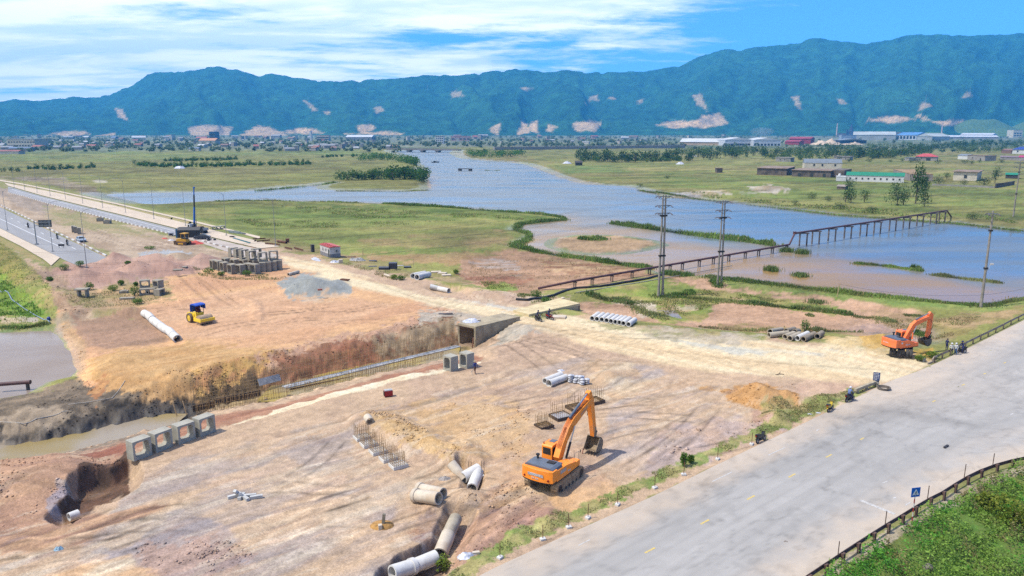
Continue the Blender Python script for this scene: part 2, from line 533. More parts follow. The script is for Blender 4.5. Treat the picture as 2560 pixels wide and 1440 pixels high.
def terrain(x,y,fine=True):
 """ground height at world positions (numpy arrays)"""
 x=np.asarray(x,float); y=np.asarray(y,float)
 shp=x.shape
 x,y=x.ravel(),y.ravel()
 lod=np.maximum(1.0,y/140.0)
 wob=(fbm(x/6,y/6,3,5)-.5)*np.minimum(lod,6)
 land=-0.65+(fbm(x/60,y/60,4,21)-.5)*0.7+(fbm(x/7,y/7,3,22)-.5)*0.25*np.clip(200/np.maximum(y,1),0.1,1)
 sdr=poly_sd(R_W,x,y)+wob*1.2
 k=sdr/lod
 land=np.minimum(land,np.where(sdr>0,-1.2-np.clip(k*.22,0,1.0),-1.2+np.clip(-k,0,9)*.22))
 mud=np.maximum(np.maximum(sd_near(MUD1_W,x,y,30),sd_near(MUD2_W,x,y,30)),sd_near(MUD3_W,x,y,30))+wob*1.5
 land=np.where(mud>-4,land+(np.minimum(land,-1.13+(fbm(x/9,y/9,3,31)-.5)*.18)-land)*sstep((mud+4)/5),land)
 lowl=sd_near(LOWL_W,x,y,30)
 land=land+(-1.45+(fbm(x/5,y/5,3,8)-.5)*.3-land)*sstep((lowl+3)/5)
 bar=sd_near(BAR_W,x,y,40)+wob
 land=np.where(bar>-6,np.maximum(land,-1.28+.36*sstep((bar+6)/9)),land)
 s=poly_sd(S_W,x,y)+wob*1.3
 wd=5*np.minimum(lod,3)
 h=land+(0.0+(fbm(x/16,y/16,3,3)-.5)*.18-land)*sstep((s+wd)/wd)
 h=h+(fbm(x/2.2,y/2.2,4,41)-.5)*.085*sstep(s/3)
 sp=sd_near(P_W,x,y,40)+wob
 h=np.where(sp>-8,np.minimum(h,ZP+np.where(sp>0,-sp*.2,-sp*.33)),h)
 h=np.maximum(h,-4.2)
 for (px,py,rx,ry,hh,pw) in MOUNDS:
  c=G(px,py)
  q=(np.abs(x-c.x)<rx*1.6) & (np.abs(y-c.y)<ry*1.6)
  if not q.any():
   continue
  xx,yy=x[q],y[q]
  n=fbm(xx/(rx*.5),yy/(ry*.5),4,int(px)%97)
  r=np.sqrt(((xx-c.x)/rx)**2+((yy-c.y)/ry)**2)*(0.72+.55*n)
  z=hh*np.clip(1-r,0,1)**pw if pw<=1.3 else hh*sstep(1-r)
  h[q]=np.maximum(h[q],h[q]*.35+z) if hh>.8 else h[q]+z
 for (pl,hw,hh) in RIDGES:
  pw_=[tuple(G(*p).xy) for p in pl]
  q=near(pw_,x,y,hw*1.5)
  if q.any():
   d,t=line_d(pw_,x[q],y[q])
   n=fbm(x[q]/1.6,y[q]/1.6,4,77)
   h[q]+=hh*sstep(1.15-d/hw-(n-.5)*.9)*(.6+.8*n)
 def cut(poly,zf,wd,seed,jag,m=12):
  q=near(poly,x,y,m)
  if not q.any():
   return
  n=fbm(x[q]/1.5,y[q]/1.5,4,seed)-.5
  if isinstance(wd,tuple):
   n=n+1.3*(fbm(x[q]/5,y[q]/5,3,seed+3)-.5)
  sd=poly_sd(poly,x[q],y[q])+n*jag
  if isinstance(wd, tuple):               # the side towards the camera is a gentle slope
   c0=np.asarray(poly).mean(0)
   off=-(x[q]-c0[0])*math.sin(ANG_PIT)+(y[q]-c0[1])*math.cos(ANG_PIT)
   t=ramp_out(sd,np.where(off<0,wd[0],wd[1]))
  else:
   t=ramp_out(sd,wd)
  if isinstance(wd, tuple):                # a raw cut: broken ledges, slumps and gouges
   n3=fbm(x[q]/3.0,y[q]/3.0,4,seed+9)
   tu=np.clip(t,0,1)**2.2
   t=np.where((t>0) & (t<1) & (off>=0),np.clip(tu+.08*np.sin(12.5*t+16*n3)*t+.5*(n3-.5)*t*(1-t)*4,0,1),t)
  else:
   t=np.where(t<1,t**.8,1)
  h[q]=np.where(t>0,np.minimum(h[q],h[q]+(zf+n*.12-h[q])*t),h[q])
 cut(MUDLOW_W,-1.15,3.0,50,1.4)
 cut(TERRACE_W,-0.75,1.6,51,1.2)
 cut(BENCH_W,ZB,1.4,52,1.0)
 cut(DITCH_W,ZD-.4,(7.5,6.0),53,1.6,18)
 cut(FLOOR_W,ZF,(8.0,8.0),54,1.3,18)
 cut(CULV_W,ZF-.1,.3,58,.1)
 cut(TRENCH_W,-1.25,.9,55,.7)
 cut(HOLE_W,-1.7,.8,56,.6)
 cut(PIPEDITCH_W,-1.2,.9,57,.5)
 cut(SLOT_W,-.8,.6,58,.4)
 cut(CULDITCH_W,-.9,1.2,59,.6)
 rd=sd_near(RIGHTROAD_W,x,y,6)
 h=h+(-.06-h)*sstep((rd+2.5)/2.5)
 vb=sd_near(VERGE_LOW_W,x,y,6)
 h=np.where(vb>-1,h-np.clip(vb+1,0,30)*.22+(fbm(x/1.8,y/1.8,3,61)-.5)*.4*sstep(vb/2),h)
 for p in NEWROAD_W:
  nr=sd_near(p,x,y,9)
  h=h+(-.05-h)*sstep((nr+4)/4)
 for (pl,depth) in RUTS_W:
  q=near(pl,x,y,2.5)
  if q.any():
   d,_=line_d(pl,x[q],y[q])
   h[q]+=depth*(-np.exp(-(d/.38)**2)+.65*np.exp(-((d-.75)/.3)**2))
 if fine:
  a=np.where(s>0,.05,.07)
  steep=sstep((ramp_out(sd_near(FLOOR_W,x,y,12),4.2)-.02)*3)+sstep((ramp_out(sd_near(DITCH_W,x,y,12),4.5)-.02)*3)
  a=a+np.clip(steep,0,1)*.55
  a=np.where(rd>-.5,0.0,a)
  h=h+(fbm(x/.8,y/.8,4,91)-.5)*a*np.clip(130/np.maximum(y,1),.1,1)
 return h.reshape(shp)
CULV_W=[tuple((G(*a_,.62).lerp(G(*b_,.62),t_)).xy) for a_,b_,t_ in (((1144,808),(1255,783),0),((1189,817),(1300,791),0),((1189,817),(1300,791),.85),((1144,808),(1255,783),.85))]
FORE_W = W2("-400,1230 320,1170 560,1110 1000,980 1250,915 1500,905 1800,940 1990,1010 1930,1050 1650,1160 1400,1275 1100,1410 1000,1700 -400,1900")
MUDLOW_W = W2("-400,1010 0,1000 80,985 190,960 250,985 360,1000 470,985 490,1000 400,1035 240,1040 80,1075 0,1085 -400,1130", -1.15)
MUD1_W = W2("1290,628 1340,632 1420,645 1560,668 1640,690 1600,705 1440,722 1330,735 1230,728 1170,700 1180,660 1220,640", -1.1)
MUD2_W = W2("1690,693 1800,720 1900,735 2050,752 2200,775 2330,790 2330,860 2290,880 2200,850 2080,838 1900,832 1760,818 1700,800 1640,780 1560,790 1470,788 1450,760 1520,740 1640,735 1650,710", -1.1)
MUD3_W = W2("2130,830 2170,818 2240,812 2310,822 2340,840 2330,868 2290,878 2180,850", -1.25)
BAR_W = W2("1388,612 1400,598 1450,589 1540,590 1610,600 1645,612 1600,622 1550,630 1480,632 1420,626", -1.1)
LOWL_W = W2("-400,460 0,612 60,668 95,702 130,745 140,790 120,815 0,828 -400,832", -1.4)
RIGHTROAD_W=[tuple(G(*p).xy) for p in ROAD_LEFT]+[tuple(G(*p).xy) for p in ROAD_RIGHT[::-1]]
NEWROAD_W = [W2("-300,430 0,452 100,478 300,530 500,585 640,610 600,630 500,640 440,610 340,575 200,530 100,500 20,475 0,470 -300,440"),
   W2("-300,470 0,515 100,555 200,600 280,640 240,655 160,668 130,665 0,600 -300,480")]
RUTS_W=[]
TRACKS_W=[]
for s_, dpt in (("1310,1228 1270,1248 1215,1282 1180,1325 1165,1352", .17),("1372,1243 1340,1255 1290,1290 1262,1325 1245,1350", .17),
    ("0,1215 60,1228 140,1232 190,1225", .10),("0,1330 130,1335 230,1320 330,1285 420,1262", .08),("0,1365 120,1372 260,1335 360,1300", .07),
    ("700,1090 820,1060 960,1030 1100,1000 1200,965", .05),("780,1100 900,1062 1010,1030 1120,990", .05),
    ("1220,960 1300,925 1400,905 1520,900 1620,905", .06),("1240,985 1330,945 1440,915 1560,910", .05),
    ("440,680 480,720 520,750", .09),("480,675 515,715 555,752", .09),("920,700 1040,745 1200,785 1400,830 1600,870 1900,905 2200,925", .05),
    ("1260,880 1340,858 1420,850", .10),("1240,868 1330,845 1400,842", .10),("1560,1010 1700,985 1800,965", .04),("180,1200 100,1205 20,1240 -60,1300", .1)):
 RUTS_W.append(([tuple(G(*p).xy) for p in PTS(s_)],dpt))
rr_=random.Random(5)
for (cx,cy,an,ln,cnt,spx,spy) in ((560,1240,8,300,12,330,110),(1000,1230,14,260,9,280,90),(1450,980,12,330,11,230,70),(1700,1080,24,260,8,130,60),(1250,1250,32,200,7,110,70),(1350,1330,40,120,6,90,40),
         (700,800,10,330,11,240,40),(1000,790,12,260,6,160,25),(1500,850,-9,420,12,350,30),(480,730,-40,120,5,120,25),(380,590,-12,140,7,130,20),(200,1370,6,260,9,160,50),(640,950,14,200,4,200,30)):
 for _ in range(cnt):
  x0,y0=cx+rr_.uniform(-spx,spx),cy+rr_.uniform(-spy,spy)
  a0=R(an+rr_.gauss(0,9)); bend=R(rr_.uniform(-26,26)); L_=ln*rr_.uniform(.4,1)
  pl_,sc_=[],(y0-325)/900
  x,y=x0-math.cos(a0)*L_/2,y0+math.sin(a0)*L_/2*min(1,sc_+.35)
  for k in range(7):
   pl_.append((x,y)); a1=a0+bend*k/6
   x+=math.cos(a1)*L_/7; y-=math.sin(a1)*L_/7*min(1,sc_+.35)
  w3=[tuple(G(*q).xy) for q in pl_]
  n0=Vector((w3[-1][1]-w3[0][1],w3[0][0]-w3[-1][0])).normalized()*rr_.choice((.95,.8,1.15))
  st_=rr_.choice((-.42,-.5,-.34,.26,.34))
  for s_ in (-1,1):
   TRACKS_W.append(([(a+n0.x*s_,b+n0.y*s_) for a,b in w3],st_))
def HT(x,y):
 return float(terrain(np.array([x]),np.array([y]),False)[0])
def GP(px,py,dz=0.0):
 """point on the built ground seen at photo position (px, py)"""
 z=0.0
 for _ in range(5):
  g=G(px,py,z)
  z=HT(g.x,g.y)
 g=G(px,py,z)
 return Vector((g.x,g.y,z+dz))
# ------------------------------------------------------------------ the ground: colours
def streak(x,y,ang,L,Wd,seed,octv=4):
 c,s_=math.cos(ang),math.sin(ang)
 return fbm((x*c+y*s_)/L,(-x*s_+y*c)/Wd,octv,seed)
ANG_ROAD=dir_of((1640,1237),(2225,950))
ANG_DIRT=dir_of((1000,720),(1900,900))
ANG_NEW=dir_of((0,462),(560,600))
OLIVE,OLIVE2,GREEN,GREEN2=P(160,154,88),P(138,144,72),P(122,150,62),P(96,128,48)
DRYG,PINK,MAUVE,TAN,CREAM=P(186,158,112),P(216,182,144),P(186,167,152),P(222,176,128),P(245,226,184)
ORANGE,OCHRE,YELLOW,RED,MUDC=P(236,184,128),P(214,166,92),P(222,178,96),P(178,118,88),P(198,158,124)
GREYG,BLACKM,WHITE_S,LILAC=P(172,172,162),P(84,78,72),P(236,222,202),P(188,171,160)
BROWN=P(158,116,86)
ZONES=[
 ("-500,330 3100,330 3100,372 1700,372 1200,368 900,374 0,386 -500,390", -.7, P(126,140,100), P(158,160,128),60,4,3,1, None),
 ("-500,388 985,376 1072,440 1077,475 825,457 228,487 0,455 -500,430", -.7, OLIVE, P(150,152,80),50,4,6,1,(0.2,60,22)),
 ("-500,386 940,374 980,384 700,392 400,400 0,402 -500,405", -.7, P(140,158,84), P(158,160,92),60,6,5,.85, None),
 ("0,428 300,424 620,426 860,420 900,428 600,436 260,436 0,440", -.7, P(136,122,78), P(150,140,82),40,4,6,.45, None),
 ("30,446 160,444 170,448 60,452", -.7, WHITE_S, P(200,180,150),10,3,3,.8, None),("232,452 265,451 268,455 240,456", -.7, WHITE_S, WHITE_S, 10,3,2,.7, None),
 ("-200,436 140,446 240,470 250,492 228,490 120,462 60,452 -200,444", -.7, P(190,170,144), P(150,130,100),12,4,6,.8, None),
 ("1120,380 1300,386 1700,376 3000,372 3000,590 2560,577 1590,471 1310,411", -.7, P(150,156,80), P(170,160,96),45,5,5,1,(-0.1,50,18)),
 ("1130,382 1280,378 1320,395 1500,460 1440,456 1310,411 1150,396", -.7, P(176,156,104), P(150,150,84),30,6,8,.8, None),
 ("1390,418 1540,416 1580,428 1480,436 1400,430", -.7, P(116,148,74), P(140,152,80),30,5,5,.8, None),
 ("1600,430 1900,440 2300,455 2560,480 2560,540 2100,520 1700,470", -.7, P(132,154,70), P(158,158,84),16,10,8,.75, None),
 ("1690,484 1790,478 1830,486 1740,494", -.7, WHITE_S, P(220,190,150),6,3,8,.8, None),("1870,470 1930,464 1985,478 1930,486 1880,480", -.7, WHITE_S, P(226,200,160),6,3,5,.9, None),
 ("1850,486 1880,478 1900,486 1870,494", -.7, WHITE_S, GREEN, 5,3,7,.6, None),
 ("1590,474 1780,499 2000,524 2200,544 2560,574 3000,588 3000,596 2560,584 2200,551 2000,532 1780,507 1600,480", -.9, P(150,118,78), P(120,110,60),10,3,3,.7, None),
 ("1280,405 1340,419 1500,462 1590,470 1600,476 1500,468 1390,446 1300,414", -.9, P(196,164,112), P(150,130,80),10,3,3,.6, None),
 ("1060,418 1085,425 1095,436 1080,470 1092,482 1070,470", -.9, P(222,184,150), P(214,170,130),10,3,3,.8, None),
 ("320,514 520,503 800,503 1150,517 1415,544 1330,560 1290,580 1330,590 1290,618 1180,640 1100,650 900,640 760,610 620,600", -.7, P(146,156,78), P(176,168,98),22,4,6,1,(0.1,30,9)),
 ("560,530 700,520 1000,530 1150,545 1000,552 760,548 600,545", -.7, GREEN, P(150,160,80),9,12,14,.7,(0.05,20,5)),
 ("700,505 1150,520 1412,545 1330,557 1200,545 1000,525 760,515", -.7, P(110,138,56), P(138,150,70),6,5,6,.8, None),
 ("900,600 1040,596 1180,590 1280,582 1290,600 1200,620 1050,625 950,618", -.7, P(190,160,112), P(160,150,90),8,8,10,.8, None),
 ("620,600 760,622 900,645 1000,668 1150,690 1250,700 1200,720 1100,712 960,690 860,660 720,635", -.7, P(186,156,120), P(160,146,92),6,8,12,.8, None),
 ("880,638 1000,640 1180,632 1240,640 1160,660 1020,660 930,652", -.7, P(176,132,98), P(196,158,116),5,6,10,.7, None),
 ("1150,655 1290,625 1440,648 1600,672 1645,690 1500,712 1400,730 1290,735 1200,722 1150,700", -1.1, MUDC, P(176,140,108),6,6,10,1,(0.1,9,2)),
 ("1140,690 1260,690 1330,700 1300,714 1200,706", -1.1, P(150,98,74), P(178,128,98),4,6,10,.8, None),
 ("1340,640 1440,650 1600,676 1560,694 1440,690 1360,672", -1.1, P(206,172,128), P(160,116,86),1.2,6,8,.9,(0.1,3,.7)),
 ("1170,656 1240,645 1290,655 1300,680 1220,672", -1.15, P(190,178,168), P(176,146,120),3,5,12,.8,(0.1,6,1.2)),
 ("1180,712 1260,700 1300,716 1260,726", -.6, GREEN, P(150,166,70),3,5,8,.8, None),
 ("1385,614 1400,598 1450,588 1540,589 1612,600 1650,612 1600,624 1550,632 1480,634 1420,628", -1.1, P(206,172,130), P(190,158,122),6,5,5,1, None),
 ("1470,800 1440,765 1560,735 1640,735 1650,700 1700,692 1900,722 2120,748 2330,790 2340,850 2240,880 2050,842 1750,826", -1.1, MUDC, P(212,172,138),9,6,8,1,(0.08,14,4)),
 ("1480,740 1560,708 1650,700 1760,718 1850,728 2000,756 2090,770 2130,780 2080,782 1960,768 1870,752 1800,752 1750,800 1660,810 1610,790 1600,760 1530,760", -1.0, P(134,150,66), P(170,158,92),3.5,5,9,.95, None),
 ("1540,745 1600,748 1640,760 1645,790 1600,800 1585,770 1530,755", -1.0, P(222,204,178), P(196,172,140),2.5,5,7,.9, None),
 ("1640,765 1720,760 1790,770 1700,775", -1.0, P(222,200,170), MUDC, 3,4,6,.7, None),
 ("1470,735 1600,722 1560,742 1490,760 1460,750", -1.0, P(128,140,66), P(176,156,104),2.5,5,7,.9, None),
 ("1760,690 1860,702 2060,724 2260,748 2440,768 2560,750 3000,728 3000,770 2560,778 2440,785 2260,770 2060,745 1860,724 1780,706", -1.0, P(132,150,74), P(156,160,86),3,4,5,1, None),
 ("2150,775 2330,790 2480,790 2560,775 2560,800 2450,832 2380,858 2300,850 2240,830 2200,800", -1.0, P(190,156,116), P(158,140,84),4,8,10,.8, None),
 ("1800,815 1960,812 2150,835 2240,850 2150,850 1960,838 1850,834", -1.0, P(152,140,78), P(190,158,116),3,5,8,.8, None),
 ("-400,560 0,610 100,660 160,700 330,660 640,612 760,640 1000,688 1250,734 1400,778 1600,815 1900,842 2230,884 2340,900 2000,1070 1200,1445 1000,1600 -400,1900 -400,1120 0,1010 200,955 195,870 140,800 150,720", 0, PINK, P(204,170,138),5,8,10,1, None),
 ("1230,930 1460,890 1640,920 1800,980 1870,1050 1780,1120 1560,1200 1500,1120 1540,1000 1350,960", 0, LILAC, PINK, 5,14,18,.85,(ANG_PIT, 14,2.5)),
 ("330,1190 560,1120 760,1090 1000,1030 1250,1000 1300,1060 1150,1120 900,1060 880,1170 1030,1210 1000,1380 900,1500 300,1560 200,1400", 0, PINK, MAUVE, 4.5,14,22,.9,(ANG_PIT, 10,2.2)),
 ("350,1330 480,1290 590,1330 600,1400 480,1440 300,1420 250,1380", 0, P(160,150,150), P(190,168,156),3,12,26,.8,(ANG_PIT, 7,1.6)),
 ("200,1400 330,1390 420,1440 380,1500 100,1520 100,1440", 0, P(236,214,178), P(222,176,126),3,9,22,.85,(ANG_PIT, 7,1.8)),
 ("680,1200 840,1180 1010,1230 980,1310 820,1300 660,1260", 0, P(170,156,152), PINK, 3,14,26,.75,(ANG_PIT, 9,1.8)),
 ("500,1200 700,1150 860,1190 760,1230 600,1240", 0, P(222,184,154), PINK, 3,12,20,.7,(ANG_PIT, 9,1.8)),
 ("330,1360 560,1345 640,1380 560,1440 400,1470", 0, P(176,138,118), P(206,166,142),1.0,8,18,.6, None),
 ("0,1290 180,1300 420,1260 330,1310 120,1380 0,1400", 0, P(178,134,108), P(214,168,126),2,10,14,.9,(ANG_PIT, 6,.6)),
 ("0,1130 300,1145 320,1160 200,1215 140,1290 0,1340", 0, P(206,158,122), P(184,140,112),2.2,9,14,.9, None),
 ("150,1225 200,1230 195,1262 130,1282 115,1268", 0, P(172,160,164), P(226,208,186),2,5,8,.85, None),
 ("905,1040 1010,1030 1120,1005 1290,1010 1330,1060 1310,1140 1240,1150 1200,1180 1120,1150 1040,1110 960,1090", 0, P(224,184,132), P(216,172,114),3,20,30,.85, None),
 ("915,1050 960,1050 1060,1095 1150,1140 1125,1160 1060,1135 990,1105 930,1080", 0, P(204,162,100), P(222,184,128),1.2,8,14,.85, None),
 ("1280,1180 1480,1170 1560,1230 1420,1300 1290,1330 1190,1350 1140,1400 1180,1280 1220,1220", 0, P(226,182,130), P(206,166,130),2.5,10,14,.95, None),
 ("1350,1230 1520,1210 1560,1240 1440,1290 1390,1275", 0, P(232,180,118), P(226,182,132),2.5,8,10,.9, None),
 ("1150,1300 1330,1250 1400,1290 1300,1340 1170,1400 1110,1410", 0, P(172,130,112), P(196,152,122),1.5,8,12,.85,(R(60),3,.8)),
 ("1020,1330 1060,1320 1060,1345 1030,1350", 0, P(150,98,80), P(150,98,80),2,7,8,.7, None),
 ("1480,900 1580,905 1640,960 1560,1000 1470,1000 1450,950", 0, P(232,206,166), P(214,176,132),2.5,9,12,.8, None),
 ("1800,975 1900,960 1990,990 2000,1018 1900,1028 1830,1012", 0, P(218,164,100), P(198,144,80),1.6,6,8,1, None),
 ("1740,965 1800,968 1800,985 1750,976", 0, P(220,164,94), P(220,164,94),2,5,6,.8, None),
 ("1880,1030 1960,1020 2010,1045 1970,1075 1880,1085", 0, P(206,164,136), P(186,146,120),1.3,6,8,.9, None),
 ("1990,955 2180,940 2200,960 2080,1000 2000,1010", 0, P(226,188,152), P(206,168,138),1.6,8,10,.9, None),
 ("1650,1080 1800,1040 1960,1070 1900,1100 1700,1180 1600,1200", 0, P(214,178,150), P(196,172,160),2,10,14,.8, None),
 ("140,740 340,690 640,650 760,660 860,700 1020,745 1180,790 1150,810 1040,830 900,860 700,900 480,970 250,1000 200,940 180,860 150,800", 0, ORANGE, P(220,166,120),6,10,12,1,(ANG_PIT, 12,4)),
 ("365,770 640,725 860,745 1000,760 880,800 640,840 440,850", 0, P(234,186,140), P(222,172,128),7,8,6,.9,(ANG_PIT, 16,5)),
 ("165,795 215,778 300,784 352,786 400,825 436,856 350,866 265,872 215,862", -.75, P(190,148,116), P(172,136,106),4,5,5,1,(ANG_PIT, 9,3)),
 ("170,786 240,780 250,796 200,800", -.7, P(226,202,164), P(190,160,124),3,6,6,.8, None),
 ("210,880 450,850 700,880 900,840 1040,810 1000,850 800,885 690,910 480,985 250,1010 240,940", 0, P(222,176,112), P(206,156,92),2,9,14,.9,(ANG_PIT, 5,1.2)),
 ("470,930 640,890 760,872 720,900 640,935 500,965", 0, P(222,176,84), P(190,128,84),.9,8,14,.6, None),
 ("640,895 780,850 960,820 1100,770 1160,790 1040,830 860,868 700,912", 0, P(196,152,126), P(214,172,138),1.6,9,14,.8, None),
 ("100,690 200,640 330,620 560,640 560,660 450,690 330,715 210,725 110,720", 0, P(206,166,142), P(190,148,126),4,6,8,1, None),
 ("60,690 130,680 180,730 250,740 290,770 160,790 130,760", -.4, P(164,134,106), P(190,160,128),.9,8,12,.9, None),
 ("150,735 420,700 430,740 330,775 220,775", 0, P(190,160,114), P(150,146,80),2.2,8,14,.7, None),
 ("690,705 760,683 880,690 880,735 790,752 720,745", 0, P(172,174,166), P(158,160,152),1.6,5,6,1, None),
 ("720,745 870,735 870,748 790,760", 0, P(226,190,150), ORANGE, 2,6,8,.8, None),
 ("1050,780 1160,775 1300,790 1420,815 1300,840 1230,850 1255,812 1145,812 1090,808 1040,825", 0, P(186,178,160), P(206,188,162),1.6,6,10,.9, None),
 ("700,640 790,650 900,690 1040,728 1250,762 1450,795 1700,835 1950,855 2170,880 2260,905 2330,900 2260,940 2190,965 2000,945 1800,930 1640,905 1500,870 1330,820 1150,775 1000,745 880,715 800,690 720,672", 0, P(246,224,178), P(238,206,156),7,9,8,1,(ANG_DIRT, 30,1.6)),
 ("560,640 700,640 720,670 560,668", 0, P(228,192,158), P(214,176,142),4,8,8,.8, None),
 ("1080,738 1200,752 1400,788 1380,792 1180,764", 0, P(206,204,192), CREAM, 3,5,8,.7,(ANG_DIRT, 12,1.2)),
 ("1650,845 1850,868 2060,880 2180,895 2060,890 1830,880", 0, P(208,206,190), CREAM, 3,5,8,.8,(ANG_DIRT, 16,1.2)),
 ("1560,822 1750,815 1920,845 1850,860 1680,850", 0, P(206,192,168), P(190,176,140),2.5,8,12,.8, None),
 ("1730,818 1800,822 1800,838 1740,836", -.1, P(168,168,84), P(190,170,110),3,6,8,.8, None),
 ("2040,842 2180,845 2300,880 2240,890 2100,872", 0, P(232,196,128), P(236,206,150),3,6,8,.9, None),
 ("2150,845 2220,838 2225,868 2160,872", 0, P(226,180,88), P(214,168,84),2,5,6,.8, None),
 ("2255,876 2330,868 2345,892 2290,900", 0, P(214,172,80), P(176,150,70),1.2,5,6,.9, None),
 ("1460,800 1600,815 1720,832 1640,838 1500,815", 0, P(216,190,150), P(150,150,84),2,6,9,.7, None),
 ("1290,790 1420,772 1460,785 1350,800", -.1, P(150,158,82), P(190,170,110),2,5,6,.8, None),
 ("1230,738 1330,728 1420,742 1300,765", -.3, P(200,168,140), P(222,196,170),2,8,10,.8, None),
 ("1020,735 1180,722 1280,745 1200,760 1080,745", -.1, P(222,190,158), P(206,170,140),2,8,10,.7, None),
 ("2070,1000 2190,962 2240,955 2100,1020", 0, P(232,206,172), P(222,190,156),3,6,5,.8, None),
 ("-100,462 20,470 120,508 300,556 440,590 600,640 560,650 300,648 266,640 140,582 0,513 -100,480", 0, P(206,180,148), P(178,152,122),5,6,8,1,(ANG_NEW, 14,3)),
 ("0,470 60,486 130,515 120,540 60,520 0,490", 0, P(156,140,122), P(186,166,146),4,5,9,.8,(ANG_NEW, 8,2)),
 ("110,515 220,535 330,565 420,590 330,590 200,575 120,545", 0, P(150,150,84), P(186,164,118),4,6,12,.75,(ANG_NEW, 12,2)),
 ("200,600 280,632 300,640 260,640", 0, P(150,154,84), P(150,150,84),3,4,5,.8, None),
 ("330,610 420,600 470,612 440,625 340,628", 0, P(214,188,158), P(178,150,122),3,6,8,.9,(ANG_PIT, 8,1)),
 ("345,632 440,626 480,634 420,642 350,640", 0, P(190,196,200), P(178,180,178),2,4,5,.9, None),
 ("250,1145 430,1100 560,1068 700,1032 860,985 1000,950 1110,930 1215,905 1190,885 1110,893 1040,914 925,937 762,980 662,1007 490,1030 340,1075 190,1130", ZB, P(178,122,92), P(196,144,110),1.6,6,5,1,(ANG_PIT, 4,.8)),
 ("545,1078 620,1050 720,1015 830,980 930,955 1010,938 1110,922 1210,900 1200,915 1110,942 1010,962 960,975 860,998 760,1022 640,1058 560,1078", ZB, P(252,236,198), P(244,222,178),3,2.5,4,1, None),
 ("320,1150 440,1105 545,1078 545,1070 420,1100 300,1145", ZB, P(232,206,170), P(190,140,112),1.5,4,5,.8, None),
 ("480,1005 560,985 690,935 880,890 1040,845 1130,815 1150,865 1040,890 880,922 708,964 560,998", -1.8, P(140,104,74), P(164,116,84),1.4,5,8,1,(ANG_PIT, 4,.7)),
 ("482,1030 662,1008 762,981 925,938 1040,915 1120,893 1190,872 1150,862 1040,889 880,922 708,963 600,985 520,1003 470,1015", ZF, P(172,148,92), P(190,160,120),1.2,3,3,1,(ANG_PIT, 6,.5)),
 ("690,925 880,872 960,870 940,900 800,930 720,945", -1.8, P(170,104,70), P(150,100,66),1.2,6,9,.8, None),
 ("930,870 1060,835 1140,815 1140,835 1060,862 950,885", -1.5, P(158,138,104), P(184,160,124),1.2,6,9,.8, None),
 ("440,1000 560,970 640,945 660,960 560,1000 470,1025", -2, P(74,66,54), P(112,92,66),1,6,9,.95, None),
 ("-400,1005 0,996 80,980 190,955 260,980 380,996 480,985 500,1010 400,1045 240,1050 80,1085 0,1095 -400,1140", -1.15, P(150,130,104), P(108,96,80),1.5,6,10,1,(ANG_PIT, 4,.8)),
 ("0,1065 90,1055 170,1022 267,1008 353,1003 480,985 500,1010 430,1045 300,1075 187,1098 90,1120 0,1128", -1.6, P(92,82,70), P(60,56,52),.8,5,8,1,(R(80),1.6,.35)),
 ("-300,1120 0,1055 70,1000 190,950 250,975 260,1005 160,1025 80,1065 -300,1160", -.5, P(150,134,112), P(112,98,80),1.4,8,12,.95, None),
 ("70,985 200,948 250,985 200,1005 110,1000", -.4, P(104,92,76), P(140,122,100),.9,7,12,.9, None),
 ("0,1020 150,1000 160,1020 60,1050 0,1060", -.4, P(196,172,140), P(170,150,124),2,6,9,.7, None),
 ("220,960 260,935 270,950 235,985", -.2, P(186,126,76), P(206,150,90),1.2,5,8,.9, None),
 ("-100,1140 100,1145 220,1130 330,1090 400,1100 240,1150 100,1180 -100,1200", -2.3, P(150,134,112), P(180,142,116),1.2,6,8,.9,(ANG_PIT, 3,.6)),
 ("180,1140 260,1100 315,1098 320,1148 240,1150", ZB, P(158,96,74), P(178,118,92),1.4,6,8,.9, None),
 ("320,1145 287,1180 240,1190 203,1207 190,1247 140,1285 165,1300 207,1280 240,1253 287,1240 323,1220", -.8, P(126,92,70), P(96,74,58),.9,4,5,1,(R(80),1.5,.4)),
 ("950,1440 1010,1395 1060,1372 1098,1352 1118,1368 1105,1420 1040,1470", -.6, P(138,112,96), P(110,88,76),.9,4,6,.9, None),
 ("1040,1290 1090,1285 1110,1330 1100,1390 1050,1380", -.2, P(176,160,154), P(150,120,106),1,6,9,.7, None),
 ("-400,455 0,606 60,664 90,700 130,745 140,790 125,815 0,828 -400,832", -1.4, P(146,148,78), P(176,156,100),2.6,5,8,1, None),
 ("-400,680 0,680 40,720 120,790 60,800 0,790 -400,800", -1.4, P(104,144,48), P(138,160,58),2,8,12,.9, None),
 ("0,610 90,690 60,720 0,690", -1.4, P(176,160,84), P(150,150,70),2,8,12,.7, None),
 ("0,792 90,790 100,806 0,812", -1.4, P(206,180,150), P(186,170,160),2,4,5,.8, None),
 ("-100,812 120,802 130,820 0,830 -100,834", -1.4, P(110,130,56), P(150,140,80),1.2,4,5,.9, None),
 ("130,800 170,780 190,810 150,840", -.7, P(170,156,128), P(190,160,124),1.4,6,8,.8, None),
 ("150,800 215,850 215,930 195,945 170,860", -.8, P(190,150,104), P(206,166,116),.9,7,10,.9, None),
 ("1060,1480 1130,1430 1190,1385 1290,1330 1420,1280 1560,1215 1720,1145 1860,1082 1960,1040 2050,1000 2190,955 2195,965 2080,1018 1970,1065 1860,1110 1720,1172 1560,1245 1400,1318 1280,1375 1180,1432 1120,1500", 0, P(134,156,68), P(176,166,98),1.1,5,9,.95, None),
 ("1900,1010 2000,1010 2080,985 2090,1005 1960,1050 1900,1040", 0, P(146,156,74), P(186,160,100),1.4,6,8,.8, None),
